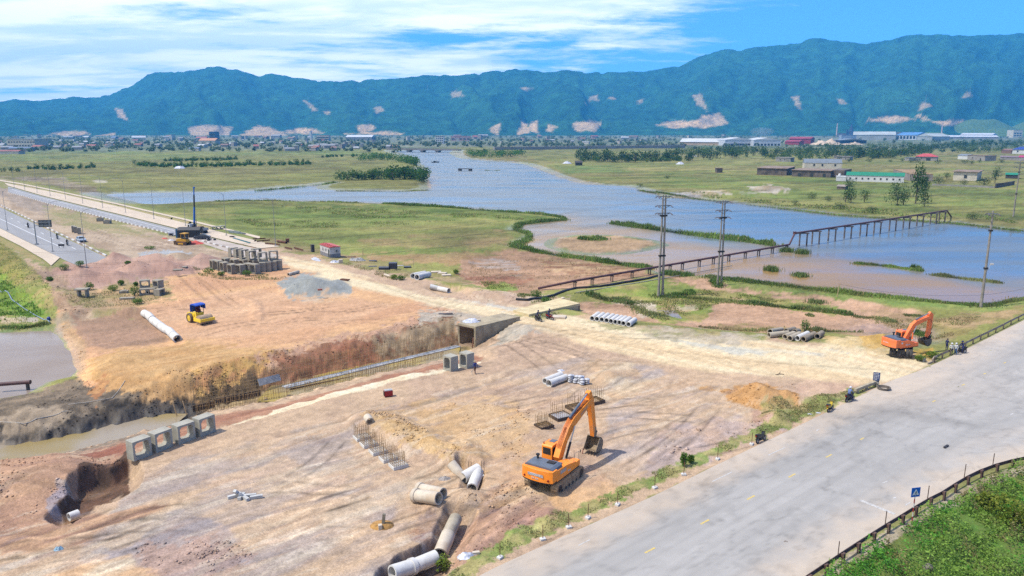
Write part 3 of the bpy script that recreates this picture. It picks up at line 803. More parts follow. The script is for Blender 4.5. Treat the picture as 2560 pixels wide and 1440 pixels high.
 ("1800,2200 2010,1500 2100,1440 2200,1378 2300,1312 2400,1250 2500,1200 2600,1172 2760,1155 3100,1140 3100,2400", -1, P(96,138,44), P(124,140,60),1.2,6,8,1, None),
 ("2020,1460 2090,1405 2190,1342 2270,1297 2350,1248 2430,1207 2510,1172 2600,1152 2620,1165 2520,1190 2440,1228 2350,1275 2270,1325 2190,1372 2100,1432 2040,1490", 0, P(206,186,160), P(176,156,124),1.2,4,6,.85, None),
]
def ground_colour(x,y,z):
 u,v=UV0(x,y,0.0)
 g=fbm(x/30,y/30,4,301)[:,None]
 col=OLIVE*g+OLIVE2*(1-g)
 yy=np.maximum(y,20.0)
 for i,(pts,zl,ca,cb,sc,soft,jit,op,st) in enumerate(ZONES):
  poly=np.array([UV0(*G(px,py,zl).xy,0.0) for px,py in PTS(pts)])
  m=3*soft+2*jit
  q=(u>poly[:,0].min()-m) & (u<poly[:,0].max()+m) & (v>poly[:,1].min()-m) & (v<poly[:,1].max()+m)
  if not q.any():
   continue
  xx,yq,uu,vv=x[q],y[q],u[q],v[q]
  sd=poly_sd(poly,uu,vv)
  js=max(.6,sc*.6)
  if st:
   jn=.5*streak(xx,yq,st[0],st[1]*.7,st[2]*.9,500+i)+.5*fbm(xx/js,yq/js,4,505+i)
  else:
   jn=fbm(xx/js,yq/js,5,500+i,.6)
  sd=sd+(jn-.5)*4*jit
  a=sstep(sd/(1.1*soft)+.5)*op
  n=streak(xx,yq,st[0],st[1],st[2],700+i,5) if st else fbm(xx/sc,yq/sc,5,700+i,.55)
  n=sstep((n-.32)/.36)[:,None]
  c=ca*(1-n)+cb*n
  col[q]+=(c-col[q])*a[:,None]
 s=poly_sd(S_W,x,y)
 ins=sstep(s/2)
 g1=fbm(x/.55,y/.55,3,801,.65)-.5
 g2=fbm(x/2.5,y/2.5,4,802,.6)-.5
 g3=streak(x,y,ANG_PIT,5,.35,803,3)-.5
 g4=streak(x,y,ANG_PIT+.5,9,.5,804,3)-.5
 fade=np.clip(110/yy,.15,1)
 k=1+ins*(g1*.6*fade+g2*.22+g3*.2*fade+g4*.12*fade)+(1-ins)*(g1*.7*np.clip(160/yy,.12,1)+g2*.6*np.clip(400/yy,.2,1)+(fbm(x/14,y/7,4,805)-.5)*.75+(fbm(x/45,y/45,4,808)-.5)*.6)
 near_=sstep(sd_near(FORE_W,x,y,3,-9)/4)*(1-np.clip(sd_near(BENCH_W,x,y,3,-9)+2,0,1))
 for (L_,W_,sd_,th,cc,am) in ((9,1.5,830,.60,P(240,220,186),.24),(6,1.2,834,.63,P(158,146,146),.30),(11,2.0,838,.62,P(222,176,126),.28),(3.5,.8,842,.66,P(160,122,98),.22),(4,.7,846,.66,P(244,230,204),.26)):
  pm=streak(x,y,ANG_PIT+(sd_%3-1)*.12,L_,W_,sd_,5)
  a=sstep((pm-th)/.045)*am*near_
  col+=(cc-col)*a[:,None]
 col=col*np.clip(k,.45,1.6)[:,None]
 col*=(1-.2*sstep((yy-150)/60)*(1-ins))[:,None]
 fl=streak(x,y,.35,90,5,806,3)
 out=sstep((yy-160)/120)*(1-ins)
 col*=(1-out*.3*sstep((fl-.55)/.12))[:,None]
 cutm=np.maximum(ramp_out(sd_near(FLOOR_W,x,y,12),5.5),ramp_out(sd_near(DITCH_W,x,y,12),5.0))*sstep((-z-.12)/.5)*sstep((2.75+z)/.3)
 q=cutm>0
 al=x[q]*math.cos(ANG_PIT)+y[q]*math.sin(ANG_PIT)
 lay=fbm(al/3.5,z[q]/.22+al/9,4,820)-.5; crk=fbm(al/1.2,z[q]/.5,4,821)
 col[q]*=(1+cutm[q]*(lay*1.1-.5*sstep((crk-.58)/.06)+.25*sstep((.4-crk)/.08)))[:,None]
 for (pl,st_) in TRACKS_W:
  q=near(pl,x,y,1.0)
  if q.any():
   d,t_=line_d(pl,x[q],y[q])
   w=np.exp(-(d/.19)**2)*(.35+.9*fbm(x[q]/1.3,y[q]/1.3,2,807))
   col[q]*=(1+st_*w*sstep(t_)*sstep(6-t_))[:,None]
 for (pl,depth) in RUTS_W:
  q=near(pl,x,y,1.5)
  if q.any():
   d,_=line_d(pl,x[q],y[q])
   col[q]*=(1-.22*np.exp(-(d/.4)**2))[:,None]
 lum=(col*np.array([.3,.55,.15])).sum(1,keepdims=True)
 col=col+(lum*np.array([1.10,1.0,.88])*1.06-col)*(.10*ins)[:,None]
 return np.clip(col,.004,.8)
vs=np.concatenate([np.arange(2000,1500,-25),np.arange(1500,470,-2.7),np.arange(470,344,-1.8),np.arange(344,330.4,-0.9),[329.2,328.2,327.4]])
Yrow=np.array([G(1280,v).y for v in vs])
Yrow=np.concatenate([[-400,-200,-80,-20,10],Yrow])
us=np.concatenate([[-2500,-1500,-900],np.arange(-480,3040,3.1),[3500,4200,5200]])
dep=np.maximum(Yrow*CT+CH*ST,30)
GX=(us[None,:]-1280)/F*dep[:,None]
GY=np.repeat(Yrow[:,None],len(us),1)
nr,nc=GX.shape
gx,gy=GX.ravel(),GY.ravel()
gz=terrain(gx,gy)
idx=np.arange(nr*nc).reshape(nr,nc)
gf=np.stack([idx[:-1,:-1],idx[:-1,1:],idx[1:,1:],idx[1:,:-1]],-1).reshape(-1,4)
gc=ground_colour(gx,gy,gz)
wetn=np.zeros(len(gx))
sdm=np.maximum(poly_sd(R_W,gx,gy),sd_near(P_W,gx,gy,30))
wetn=np.maximum(wetn,.75*sstep((sdm+2.5*np.maximum(1,gy/140))/2.5))
wetn*=1-sstep((sd_near(BAR_W,gx,gy,40)+2)/4)
wetn=np.maximum(wetn,.55*sstep((sd_near(MUD3_W,gx,gy,20)+3)/3))
wetn=np.maximum(wetn,.5*sstep((sd_near(DITCH_W,gx,gy,20)+3)/3))
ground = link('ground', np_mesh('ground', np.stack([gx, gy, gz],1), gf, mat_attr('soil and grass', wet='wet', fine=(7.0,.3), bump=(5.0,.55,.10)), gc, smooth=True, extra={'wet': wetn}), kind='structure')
# ------------------------------------------------------------------ water
def water_mat(name,rough,wave,strength):
 m=bpy.data.materials.new(name)
 m.use_nodes=True
 t=m.node_tree
 b = t.nodes['Principled BSDF']
 a = N(t, 'ShaderNodeAttribute', attribute_name='tone')
 t.links.new(a.outputs['Color'], b.inputs['Base Color'])
 b.inputs['Roughness'].default_value = rough
 b.inputs['IOR'].default_value = 1.33
 b.inputs['Specular IOR Level'].default_value = .36
 geo = N(t, 'ShaderNodeNewGeometry')
 mp = N(t, 'ShaderNodeMapping')
 mp.inputs['Scale'].default_value = (wave, wave * 1.7, wave)
 mp.inputs['Rotation'].default_value = (0,0,.3)
 t.links.new(geo.outputs['Position'], mp.inputs[0])
 n = N(t, 'ShaderNodeTexNoise', i_Scale=1.0, i_Detail=5, i_Roughness=.7, i_Distortion=.6)
 t.links.new(mp.outputs[0], n.inputs['Vector'])
 n9 = N(t, 'ShaderNodeTexNoise', i_Scale=.035, i_Detail=5, i_Roughness=.6)     # wind patches
 mp9 = N(t, 'ShaderNodeMapping'); mp9.inputs['Scale'].default_value = (.5,1.6,1)
 t.links.new(geo.outputs['Position'], mp9.inputs[0]); t.links.new(mp9.outputs[0], n9.inputs['Vector'])
 t.links.new(RAMP(t, n9.outputs[0],.35,.65, rough * .8, rough * 2.2), b.inputs['Roughness'])
 bn = N(t, 'ShaderNodeBump', i_Strength=strength, i_Distance=.12)
 t.links.new(n.outputs[0], bn.inputs['Height'])
 t.links.new(bn.outputs[0], b.inputs['Normal'])
 return m
sdg=poly_sd(R_W,gx,gy)
msk=(sdg>-14*np.maximum(1,gy/160)) & (gy>100)
fm=msk[gf].all(1) & (gz[gf].min(1)<ZW+.02)
used=np.unique(gf[fm])
remap=np.zeros(len(gx),int); remap[used]=np.arange(len(used))
wx,wy=gx[used],gy[used]
uw,vw=UV0(wx,wy,ZW)
turb=np.zeros(len(used))
TURB = PTS("1290,556 1420,552 1540,560 1640,585 1800,612 1960,632 2100,642 2250,668 2400,690 2560,712 3000,730 3000,800 2440,790 1700,720 1250,640")
tn=fbm(wx/14,wy/14,4,71)-.5
turb=sstep((poly_sd(np.array(TURB),uw,vw)+tn*50+26)/62)
shal=sstep(1-(gz[used]*-1-1.2)/.55)*sstep((900-wy)/600)
ws=streak(wx,wy,.15,60,7,72,4)
wc=P(126,138,144)[None,:]*(1+.45*(ws-.5))[:,None]
wcm=P(180,144,92)[None,:]*(1+.25*(ws-.5))[:,None]
wc=wc+(wcm-wc)*np.clip(turb*1.0,0,1)[:,None]
wc=wc+(P(168,136,96)-wc)*(shal*.55)[:,None]
link('river_water', np_mesh('river_water', np.stack([wx, wy, np.full(len(used), ZW)],1), remap[gf[fm]], water_mat('river water', .18,.5,.08), wc, smooth=True), kind='structure')
def flat_water(name,outline,z,ca,cb,rough=.1,wave=2.0,st=.12,sc=6.0):
 P2=np.array(W2(outline,z))
 c=P2.mean(0)
 nx=40
 gx_,gy_=np.meshgrid(np.linspace(P2[:,0].min(),P2[:,0].max(),nx),np.linspace(P2[:,1].min(),P2[:,1].max(),nx))
 a,b=gx_.ravel(),gy_.ravel()
 ii=np.arange(nx*nx).reshape(nx,nx)
 f=np.stack([ii[:-1,:-1],ii[:-1,1:],ii[1:,1:],ii[1:,:-1]],-1).reshape(-1,4)
 keep=(poly_sd(P2,a,b)[f]>-2.5).all(1)
 f=f[keep]
 us_=np.unique(f); rm=np.zeros(nx*nx,int); rm[us_]=np.arange(len(us_))
 n=sstep((fbm(a[us_]/sc,b[us_]/sc,4,73)-.35)/.3)[:,None]
 link(name, np_mesh(name, np.stack([a[us_], b[us_], np.full(len(us_), z)],1), rm[f], water_mat(name, rough, wave, st), ca * (1 - n) + cb * n, smooth=True), kind='structure')
flat_water('pond_water', POND, ZP, P(164,146,130), P(172,156,142),.22,1.2,.12,9)
flat_water('ditch_water', "-250,1180 0,1150 100,1148 210,1128 300,1098 400,1066 470,1034 440,1040 367,1050 267,1073 187,1093 100,1117 0,1123 -250,1165", ZD, P(170,148,96), P(176,160,136),.2,2,.08,5)
flat_water('puddle_water', "2130,832 2165,820 2240,812 2310,822 2345,842 2330,872 2290,880 2180,852", -1.17, P(160,138,124), P(132,118,112),.15,2,.08,6)
flat_water('puddle_water', "1620,782 1680,776 1700,790 1640,796", -1.1, P(170,150,130), P(150,140,130),.15,2,.05,3)
# ------------------------------------------------------------------ mountains
SKYL = np.array(PTS("""-900,330 -500,300 -200,280 0,265 60,255 75,253 130,257 215,248 260,249 300,243 360,222 400,196 420,192 500,188 570,177 620,186 670,200 700,193 740,201
830,212 900,210 1000,205 1070,198 1150,198 1290,184 1330,187 1365,191 1415,186 1460,192 1600,189 1630,185 1680,176 1740,150 1790,138 1830,139 1880,132
1950,127 2000,114 2040,116 2120,126 2190,117 2220,109 2290,105 2350,108 2450,107 2500,102 2540,99 2600,103 2800,118 3100,150 3400,190"""))
SCARS = ["290,272 305,275 312,290 322,304 308,296 296,292", "470,320 520,312 580,318 570,345 480,342", "600,338 640,315 670,317 735,345 640,350", "215,352 240,340 290,330 275,352",
  "0,345 60,340 130,338 110,352 0,354", "130,332 210,328 225,335 160,342", "760,252 775,258 795,278 780,274", "810,278 822,276 824,286 814,286", "935,270 955,265 958,276 940,284",
  "1128,232 1150,228 1160,240 1132,243", "1303,220 1320,217 1332,222 1315,227", "1462,265 1475,243 1490,238 1497,252 1480,248", "1523,245 1533,242 1536,247 1525,248", "1594,252 1608,247 1606,258 1596,258",
  "1732,240 1752,236 1758,252 1770,280 1758,268 1742,262", "1690,310 1740,300 1755,290 1800,285 1820,310 1760,320", "1980,242 1996,240 2000,265 2004,275 1995,270", "2094,246 2110,250 2118,262 2100,260",
  "2296,262 2310,256 2328,264 2310,270 2300,276", "2405,245 2420,232 2435,240 2415,243", "2165,300 2240,290 2290,298 2230,308", "2290,290 2300,288 2330,302 2310,300", "1225,320 1253,308 1245,335 1228,333",
  "1294,335 1304,306 1316,308 1325,332", "1322,310 1344,302 1346,335 1328,330", "1368,310 1392,318 1380,330 1366,328", "1430,310 1460,305 1475,299 1505,310 1490,328 1440,328", "890,315 930,310 938,322 905,335", "700,330 760,320 810,333 740,335",
  "1640,310 1700,302 1740,312 1690,322", "2330,305 2400,300 2440,310 2360,315", "380,345 420,342 450,350 390,352", "860,335 960,330 1010,334 1000,338", "740,330 780,322 800,328"]
mu=np.arange(-900,3460,5.0)
ms=np.concatenate([np.linspace(0,1,150),1+np.linspace(.02,.2,5)])
sk=np.interp(mu,SKYL[:,0],SKYL[:,1])
sk=sk+(fbm(mu/14,mu*0+3,4,9)-.5)*5
d0=4200+(fbm(mu/330,mu*0,3,12)-.5)*1500
d1=d0+2400+(fbm(mu/300,mu*0+9,3,13)-.5)*900
A,T=np.meshgrid(mu,ms)
D=d0[None,:]+(d1-d0)[None,:]*T
az=(A-1280)/F
HC=CH+(HOR-sk)[None,:]/F*d1[None,:]*1.02
XX=az*D*1.0
YY=D.copy()
sp=fbm(A/75+T*.9,T*1.6+A/400,5,14)
rid=1-np.abs(2*fbm(A/185+(fbm(A/80,T*3,3,19)-.5)*1.1,T*.9+4,4,15,.45)-1)
prof=np.clip(T,0,1)**(1.25-.35*(sp-.5))
mid=np.clip(T*(1.0-T)*4,0,1)
Z=HC*(prof-mid*.40*(1-rid)*1.25-mid*.12*(sp-.5)+.10*mid)
Z=np.where(T>1,HC*(1-.9*(T-1)),Z)
Z+=(fbm(XX/70,YY/70,4,16)-.5)*44*np.clip(T*6,0,1)
Z=np.where(T<=1,np.minimum(Z,CH+(HC-CH)/d1[None,:]*D),Z)-2.5*(T<.001)
mx,my,mz=XX.ravel(),YY.ravel(),Z.ravel()
um,vm=UV0(mx,my,mz)
n=fbm(mx/300,my/300,4,17)[:,None]
n2=fbm(mx/45,my/45,3,18)[:,None]
mc=(np.array([.008,.042,.021])*n+np.array([.026,.082,.028])*(1-n))*(.25+1.5*n2)
for i,s_ in enumerate(SCARS):
 pl=np.array(PTS(s_))
 q=(um>pl[:,0].min()-14) & (um<pl[:,0].max()+14) & (vm>pl[:,1].min()-14) & (vm<pl[:,1].max()+14) & (T.ravel()<=1)
 if q.any():
  sd=poly_sd(pl,um[q],vm[q])+(fbm(mx[q]/40,my[q]/40,4,900+i)-.5)*9
  a=sstep(sd/4+.6)[:,None]*(.72 if pl[:,1].max()>300 else .5)
  k=fbm(mx[q]/60,my[q]/25,3,950+i)[:,None]
  mc[q]+=((np.array([.72,.44,.20])*k+np.array([.40,.28,.16])*(1-k))-mc[q])*a
ii=np.arange(A.size).reshape(A.shape)
mf=np.stack([ii[:-1,:-1],ii[:-1,1:],ii[1:,1:],ii[1:,:-1]],-1).reshape(-1,4)
link('mountains', np_mesh('mountains', np.stack([mx, my, mz],1), mf, mat_attr('forest slopes', fine=(.07,.6), bump=(.055,.7,16.0), spec=.05), mc, smooth=True), kind='structure')
def hill(name,px,py,rx,ry,h,c1,c2,seed):
 c=G(px,py)
 n_=60
 t=np.linspace(-1.1,1.1,n_)
 X,Y=np.meshgrid(t,t)
 r=np.sqrt(X*X+Y*Y)
 k=fbm(X*2.2+seed,Y*2.2,5,seed)
 Zh=h*sstep(1.12-r*(.8+.45*k))*(.75+.5*k)-1.5
 f_=np.arange(n_*n_).reshape(n_,n_)
 ff=np.stack([f_[:-1,:-1],f_[:-1,1:],f_[1:,1:],f_[1:,:-1]],-1).reshape(-1,4)
 x_,y_=c.x+X.ravel()*rx,c.y+Y.ravel()*ry
 q=fbm(x_/18,y_/18,4,seed+2)[:,None]
 link(name, np_mesh(name, np.stack([x_, y_, Zh.ravel()],1), ff, MATS['hill slopes'], np.array(c1) * q + np.array(c2) * (1 - q), smooth=True), kind='structure')
mat_attr('hill slopes', fine=(.12,.4), bump=(.1,1.0,6.0), spec=.05)
gA,gB=(.055,.10,.022),(.10,.14,.035)
for (px,py,rx,ry,h,sd) in ((2490,341,120,150,38,3),(2330,341,100,150,22,4),(2600,341,140,160,38,5),(2190,341,140,160,24,6),(2450,339.5,260,200,84,7),(2640,339.5,330,220,112,8)):
 hill('hill', px, py, rx, ry, h, gA, gB, sd)
# ------------------------------------------------------------------ haze: one box of even, pale air round everything built
hb=MB().box((0,4050,425),(22000,8900,862))
hz = hb.mesh('haze', None, 0)
hm = bpy.data.materials.new('haze air')
hm.use_nodes=True
t=hm.node_tree
t.nodes.clear()
pv = N(t, 'ShaderNodeVolumePrincipled')
pv.inputs['Color'].default_value = (.075,.47,1.0,1)
pv.inputs['Density'].default_value = 0.000105
pv.inputs['Anisotropy'].default_value = 0.0
t.links.new(pv.outputs[0], N(t, 'ShaderNodeOutputMaterial').inputs['Volume'])
try:
 hm.cycles.homogeneous_volume=True
except Exception:
 pass
hz.materials.append(hm)
link('haze', hz, kind='stuff')
# ------------------------------------------------------------------ the asphalt road and its marks
def resample(pl,n):
 p=np.asarray(pl,float)
 d=np.concatenate([[0],np.cumsum(np.hypot(*np.diff(p,axis=0).T))])
 s=np.linspace(0,d[-1],n)
 return np.stack([np.interp(s,d,p[:,i]) for i in range(2)],1)
def smooth_line(p,k=3):
 for _ in range(k):
  q=p.copy()
  q[1:-1]=(p[:-2]+2*p[1:-1]+p[2:])/4
  p=q
 return p
def asphalt_mat(name,grain=30.0):
 return mat_attr(name,rough=.85,fine=(grain,.10),bump=(26.0,.25,.01),spec=.25)
RA = W2("1000,1590 1190,1440 1400,1345 1640,1237 1800,1158 1960,1082 2130,1000 2225,952 2290,930 2345,906 2400,880 2560,800 2700,735 3000,605")
RB = W2("1700,1750 2020,1440 2080,1395 2180,1330 2260,1285 2340,1235 2420,1195 2490,1165 2560,1146 2650,1134 2800,1120 3100,1085 3500,1030 4200,900")
la,lb=smooth_line(resample(RA,420),10),smooth_line(resample(RB,420),10)
K_=150
tt=np.linspace(0,1,K_)[None,:,None]
rp=la[:,None,:]*(1-tt)+lb[:,None,:]*tt
rx_,ry_=rp[...,0].ravel(),rp[...,1].ravel()
ru,rv=UV0(rx_,ry_)
tcr=np.repeat(np.linspace(0,1,K_)[None,:],420,0).ravel()
srd=streak(rx_,ry_,ANG_ROAD,14,.9,61,4)
srd2=streak(rx_,ry_,ANG_ROAD,40,2.5,62,3)
cl_=fbm(rx_/4,ry_/4,5,63,.6)
ac=P(193,188,180)[None,:]*(.80+.26*srd+.2*(srd2-.5)+.16*(cl_-.5)+.04)[:,None]
dl=poly_sd(RIGHTROAD_W,rx_,ry_)
dusty=sstep(1-(np.minimum(dl,30)-.2+(fbm(rx_/1.5,ry_/1.5,4,64)-.5)*3)/3.6)*.9
ent=np.exp(-((ru-2225)/240)**2-((rv-960)/60)**2)*(.5+.7*cl_)
sh=np.exp(-((tcr-.80)/.05)**2)*.30*(.3+srd2)+np.exp(-((tcr-.14)/.07)**2)*.35*(.3+srd)
dusty=np.clip(np.maximum(dusty,ent*.85)+sh,0,.95)[:,None]
ac=ac+(P(222,204,182)-ac)*dusty
for (a_,b_,ww,dk) in (((2170,1020),(2420,1060),1.2,.22),((2240,870),(2440,860),1.0,.3),((2050,1060),(2300,1010),2.5,.14),((1660,1250),(2100,1100),2.0,.12),((1300,1430),(1700,1290),2.5,.10),((1900,1030),(2200,1040),1.5,.12)):
 d_,_=line_d([tuple(G(*a_).xy),tuple(G(*b_).xy)],rx_,ry_)
 ac=ac*(1-dk*np.exp(-(d_/ww)**2)*(.4+.9*srd))[:,None]
cr1=np.abs(fbm(rx_/5,ry_/5,4,68)-.5); cr2=np.abs(fbm(rx_/9+5,ry_/9,4,69)-.5)
ac=ac*(1-.16*np.exp(-(cr1/.012)**2)-.14*np.exp(-(cr2/.008)**2))[:,None]*(1+.16*(fbm(rx_/.7,ry_/.7,3,75)-.5))[:,None]
for k_ in range(9):                             # tyre-polished lanes
 ac=ac*(1-.07*np.exp(-((tcr-(.2+.07*k_))/.012)**2)*(.2+1.2*srd2))[:,None]
ac=ac*(1-.10*sstep((fbm(rx_/1.2,ry_/3,5,66)-.62)/.06)*sstep((fbm(rx_/9,ry_/9,3,67)-.5)/.1))[:,None]
ia=np.arange(420*K_).reshape(420,K_)
fa=np.stack([ia[:-1,:-1],ia[:-1,1:],ia[1:,1:],ia[1:,:-1]],-1).reshape(-1,4)
road = link('road', np_mesh('road', np.stack([rx_, ry_, np.full(len(rx_),.004)],1), fa, asphalt_mat('worn asphalt'), ac, smooth=True), kind='structure')
yel = mat('worn yellow paint', P(240,206,96),.7,.2,6, col2=P(206,190,150))
wht = mat('worn white paint', P(226,222,214),.7,.15,5, col2=P(192,186,178))
wht2 = mat('crisp white paint', P(240,240,238),.6,.05,2)
def quad_mark(p,mat_,parent,name,z=.010):
 vs_=[Vector((*G(*q).xy,z)) for q in p]
 return link(name,MBq(vs_,mat_),parent)
def MBq(vs_,m):
 b=MB(); b.add(vs_,[tuple(range(len(vs_)))])
 return b.mesh('marking', m, 0)
def dash(px, py, ang, L, wd, m, parent, name='lane_marking', z=.010):
 c=G(px,py)
 u_=Vector((math.cos(ang),math.sin(ang),0)); n_=Vector((-u_.y,u_.x,0))
 c.z=z
 pts=[c+u_*L/2*a+n_*wd/2*b for a,b in ((-1,-1),(1,-1),(1,1),(-1,1))]
 return link(name,MBq(pts,m),parent)
for (px,py) in ((1625,1376),(1762,1305),(1877,1244),(1980,1189),(2072,1140),(2155,1097),(2335,1003),(2408,962),(2462,934),(2512,907)):
 dash(px,py,dir_of((1762,1305),(1980,1189))+(0 if px<2200 else-.02),1.1 if py>1100 else .8,.17,yel,road)
quad_mark([(2148,1252),(2153,1249),(2240,1284),(2234,1287)], wht, road, 'stop_line')
for p in ([(2232,1244),(2238,1242),(2241,1246),(2234,1247)],[(2262,1262),(2276,1254),(2278,1256),(2264,1265)],[(2205,1207),(2218,1202),(2219,1204),(2207,1209)],
  [(2525,1036),(2532,1033),(2534,1035),(2527,1038)],[(1920,1137),(1962,1118),(1963,1120),(1921,1139)],
  [(1780,1203),(1830,1179),(1831,1181),(1781,1205)],[(2040,1076),(2048,1072),(2049,1074),(2041,1078)],[(1445,1363),(1475,1348),(1476,1350),(1446,1365)]):
 quad_mark(p, wht, road, 'worn_marking')
# ------------------------------------------------------------------ the two new carriageways on the left
def strip(name,a,b,z,m,cols,n=60,k=8,z2=None):
 A_,B_=resample(W2(a),n),resample(W2(b),n)
 t_=np.linspace(0,1,k)[None,:,None]
 p=A_[:,None]*(1-t_)+B_[:,None]*t_
 x,y=p[...,0].ravel(),p[...,1].ravel()
 c=cols(x,y,np.repeat(np.linspace(0,1,k)[None],n,0).ravel())
 i=np.arange(n*k).reshape(n,k)
 f=np.stack([i[:-1,:-1],i[:-1,1:],i[1:,1:],i[1:,:-1]],-1).reshape(-1,4)
 return link(name, np_mesh(name, np.stack([x, y, np.full(len(x), z)],1), f, m, c, smooth=True), kind='structure')
def newasph(x,y,t):
 n=streak(x,y,ANG_NEW,25,1.5,68,4)
 return P(172,170,168)[None]*(.82+.36*n)[:,None]
def paving(x,y,t):
 n=fbm(x/4,y/4,4,69)
 return P(232,212,186)[None]*(.86+.28*n)[:,None]
def garden(x,y,t):
 n=fbm(x/3,y/3,4,70)[:,None]
 return P(150,150,80)*n+P(190,160,116)*(1-n)
MA, MPV = asphalt_mat('new asphalt'), mat_attr('pale paving', fine=(6,.1), bump=None)
up_r, up_l = "20,466 110,492 300,538 470,580 566,604 640,622", "20,480 60,490 110,505 200,528 300,553 400,577 440,588 520,612 600,640"
nr1 = strip('new_road', up_r, up_l, .004, MA, newasph)
strip('pavement', "10,457 60,467 140,482 300,518 470,560 560,583 640,602 700,617", "20,464.5 110,490.5 300,536.5 470,578.5 566,602.5 650,622", .12, MPV, paving)
strip('pavement', "0,450 50,458 140,476 300,510 470,549 600,580 650,592", "0,453 50,461 140,479 300,513.5 470,553 600,584.5 650,598", .12, MPV, paving, k=3)
for i in range(12):                            # planted beds in the pavement
 t0=i/12
 ux=40+(520-40)*(t0**1.15); wx_=22+34*t0
 f_=lambda x:np.interp(x,[0,50,140,300,470,600],[453,461,479,513.5,553,584.5])
 p_=[(ux,f_(ux)+.8),(ux+wx_,f_(ux+wx_)+.8),(ux+wx_-4,f_(ux+wx_)+4+4*t0),(ux-2-6*t0,f_(ux)+3+5*t0)]
 link('planting_bed', MBq([Vector((*G(*q).xy, .05)) for q in p_], mat('bed soil and grass', P(158,152,88),.9,.3,.4, col2=P(190,160,112))), kind='structure')
lf_r, lf_l = "-60,498 0,518 70,551 140,585 210,617 262,642 290,655", "-60,548 0,570 60,600 118,628 165,652 215,672"
nr2 = strip('new_road', lf_r, lf_l, .004, MA, newasph)
strip('pavement', "-60,549 0,571.5 60,601.5 118,629.5 150,645", "-60,570 0,590 50,615 110,650 128,665", .12, MPV, paving)
strip('pavement', "-60,596 0,622 30,638 78,664", "-60,590 0,613 40,634 92,658", -.35, MPV, paving, k=3)
strip('planting_bed', "-60,573 0,593 48,616 104,650", "-60,588 0,611 40,632 90,656", -.04, MPV, garden, k=4)
for par, pts in ((nr1, PTS("30,474 110,496 300,542 470,586 510,597")),(nr2, PTS("-60,524 0,547 70,580 120,603 153,618"))):
 l_=resample([tuple(G(*q).xy) for q in pts],40)
 b=MB()
 for i in range(39):
  a_,c_=Vector((*l_[i],.010)),Vector((*l_[i+1],.010))
  n_=Vector((-(c_-a_).y,(c_-a_).x,0)).normalized()*.14
  b.add([a_-n_,c_-n_,c_+n_,a_+n_],[(0,1,2,3)])
 b.obj('edge_line', wht2, par, 0)
for par, pts, nd in ((nr1, PTS("40,481 110,500 300,547 430,581"),34),(nr2, PTS("-50,512 0,532 70,566 150,605 200,628"),13)):
 l_=resample([tuple(G(*q).xy) for q in pts],nd*3)
 for i in range(0,nd*3-1,3):
  b=MB()
  a_,c_=Vector((*l_[i],.010)),Vector((*l_[i+1],.010))
  n_=Vector((-(c_-a_).y,(c_-a_).x,0)).normalized()*.12
  b.add([a_-n_,c_-n_,c_+n_,a_+n_],[(0,1,2,3)])
  b.obj('lane_marking', wht2, par, 0)
kw, kd = mat('white kerb paint', P(250,246,240),.7,.05,2), mat('bare kerb concrete', P(176,160,148),.85,.1,2)
for nm, pts, n_, lab in (('kerb', "-40,492 0,512.5 70,546.5 140,581 210,613.5 266,640", 66, 'left'),('kerb', "20,482 60,491.5 110,506.5 200,529.5 300,554.5 400,578.5 440,589.5", 120, 'up')):
 l_=resample(W2(pts),n_)
 kr = bpy.data.objects.new('kerb', None); COL.objects.link(kr); kr['kind'] = 'structure'
 for i in range(n_-1):
  a_,c_=Vector((*l_[i],.10)),Vector((*l_[i+1],.10))
  b = MB(); b.bar(a_, a_ + (c_ - a_) * .93,.32 if lab == 'left' else .25,.34)
  b.obj('kerb_stone', kw if i % 2 == 0 else kd, kr, 0)
l_ = resample(W2("505,603 540,613 570,620 582,626"),12)
kr = bpy.data.objects.new('kerb', None); COL.objects.link(kr); kr['kind'] = 'structure'
for i in range(11):
 a_,c_=Vector((*l_[i],.12)),Vector((*l_[i+1],.12))
 b = MB(); b.bar(a_, a_ + (c_ - a_) * .93,.3,.4); b.obj('kerb_stone', kw if i % 2 == 0 else kd, kr, 0)
strip('working_bay', "470,580 566,604 680,632 700,640", "440,588 500,607 570,630 620,650", .008, mat_attr('dusty concrete', fine=(3,.12), bump=None), lambda x, y, t: (P(206,192,178)[None] * (.8 + .4 * fbm(x / 5, y / 5,4,74))[:, None]), n=30)
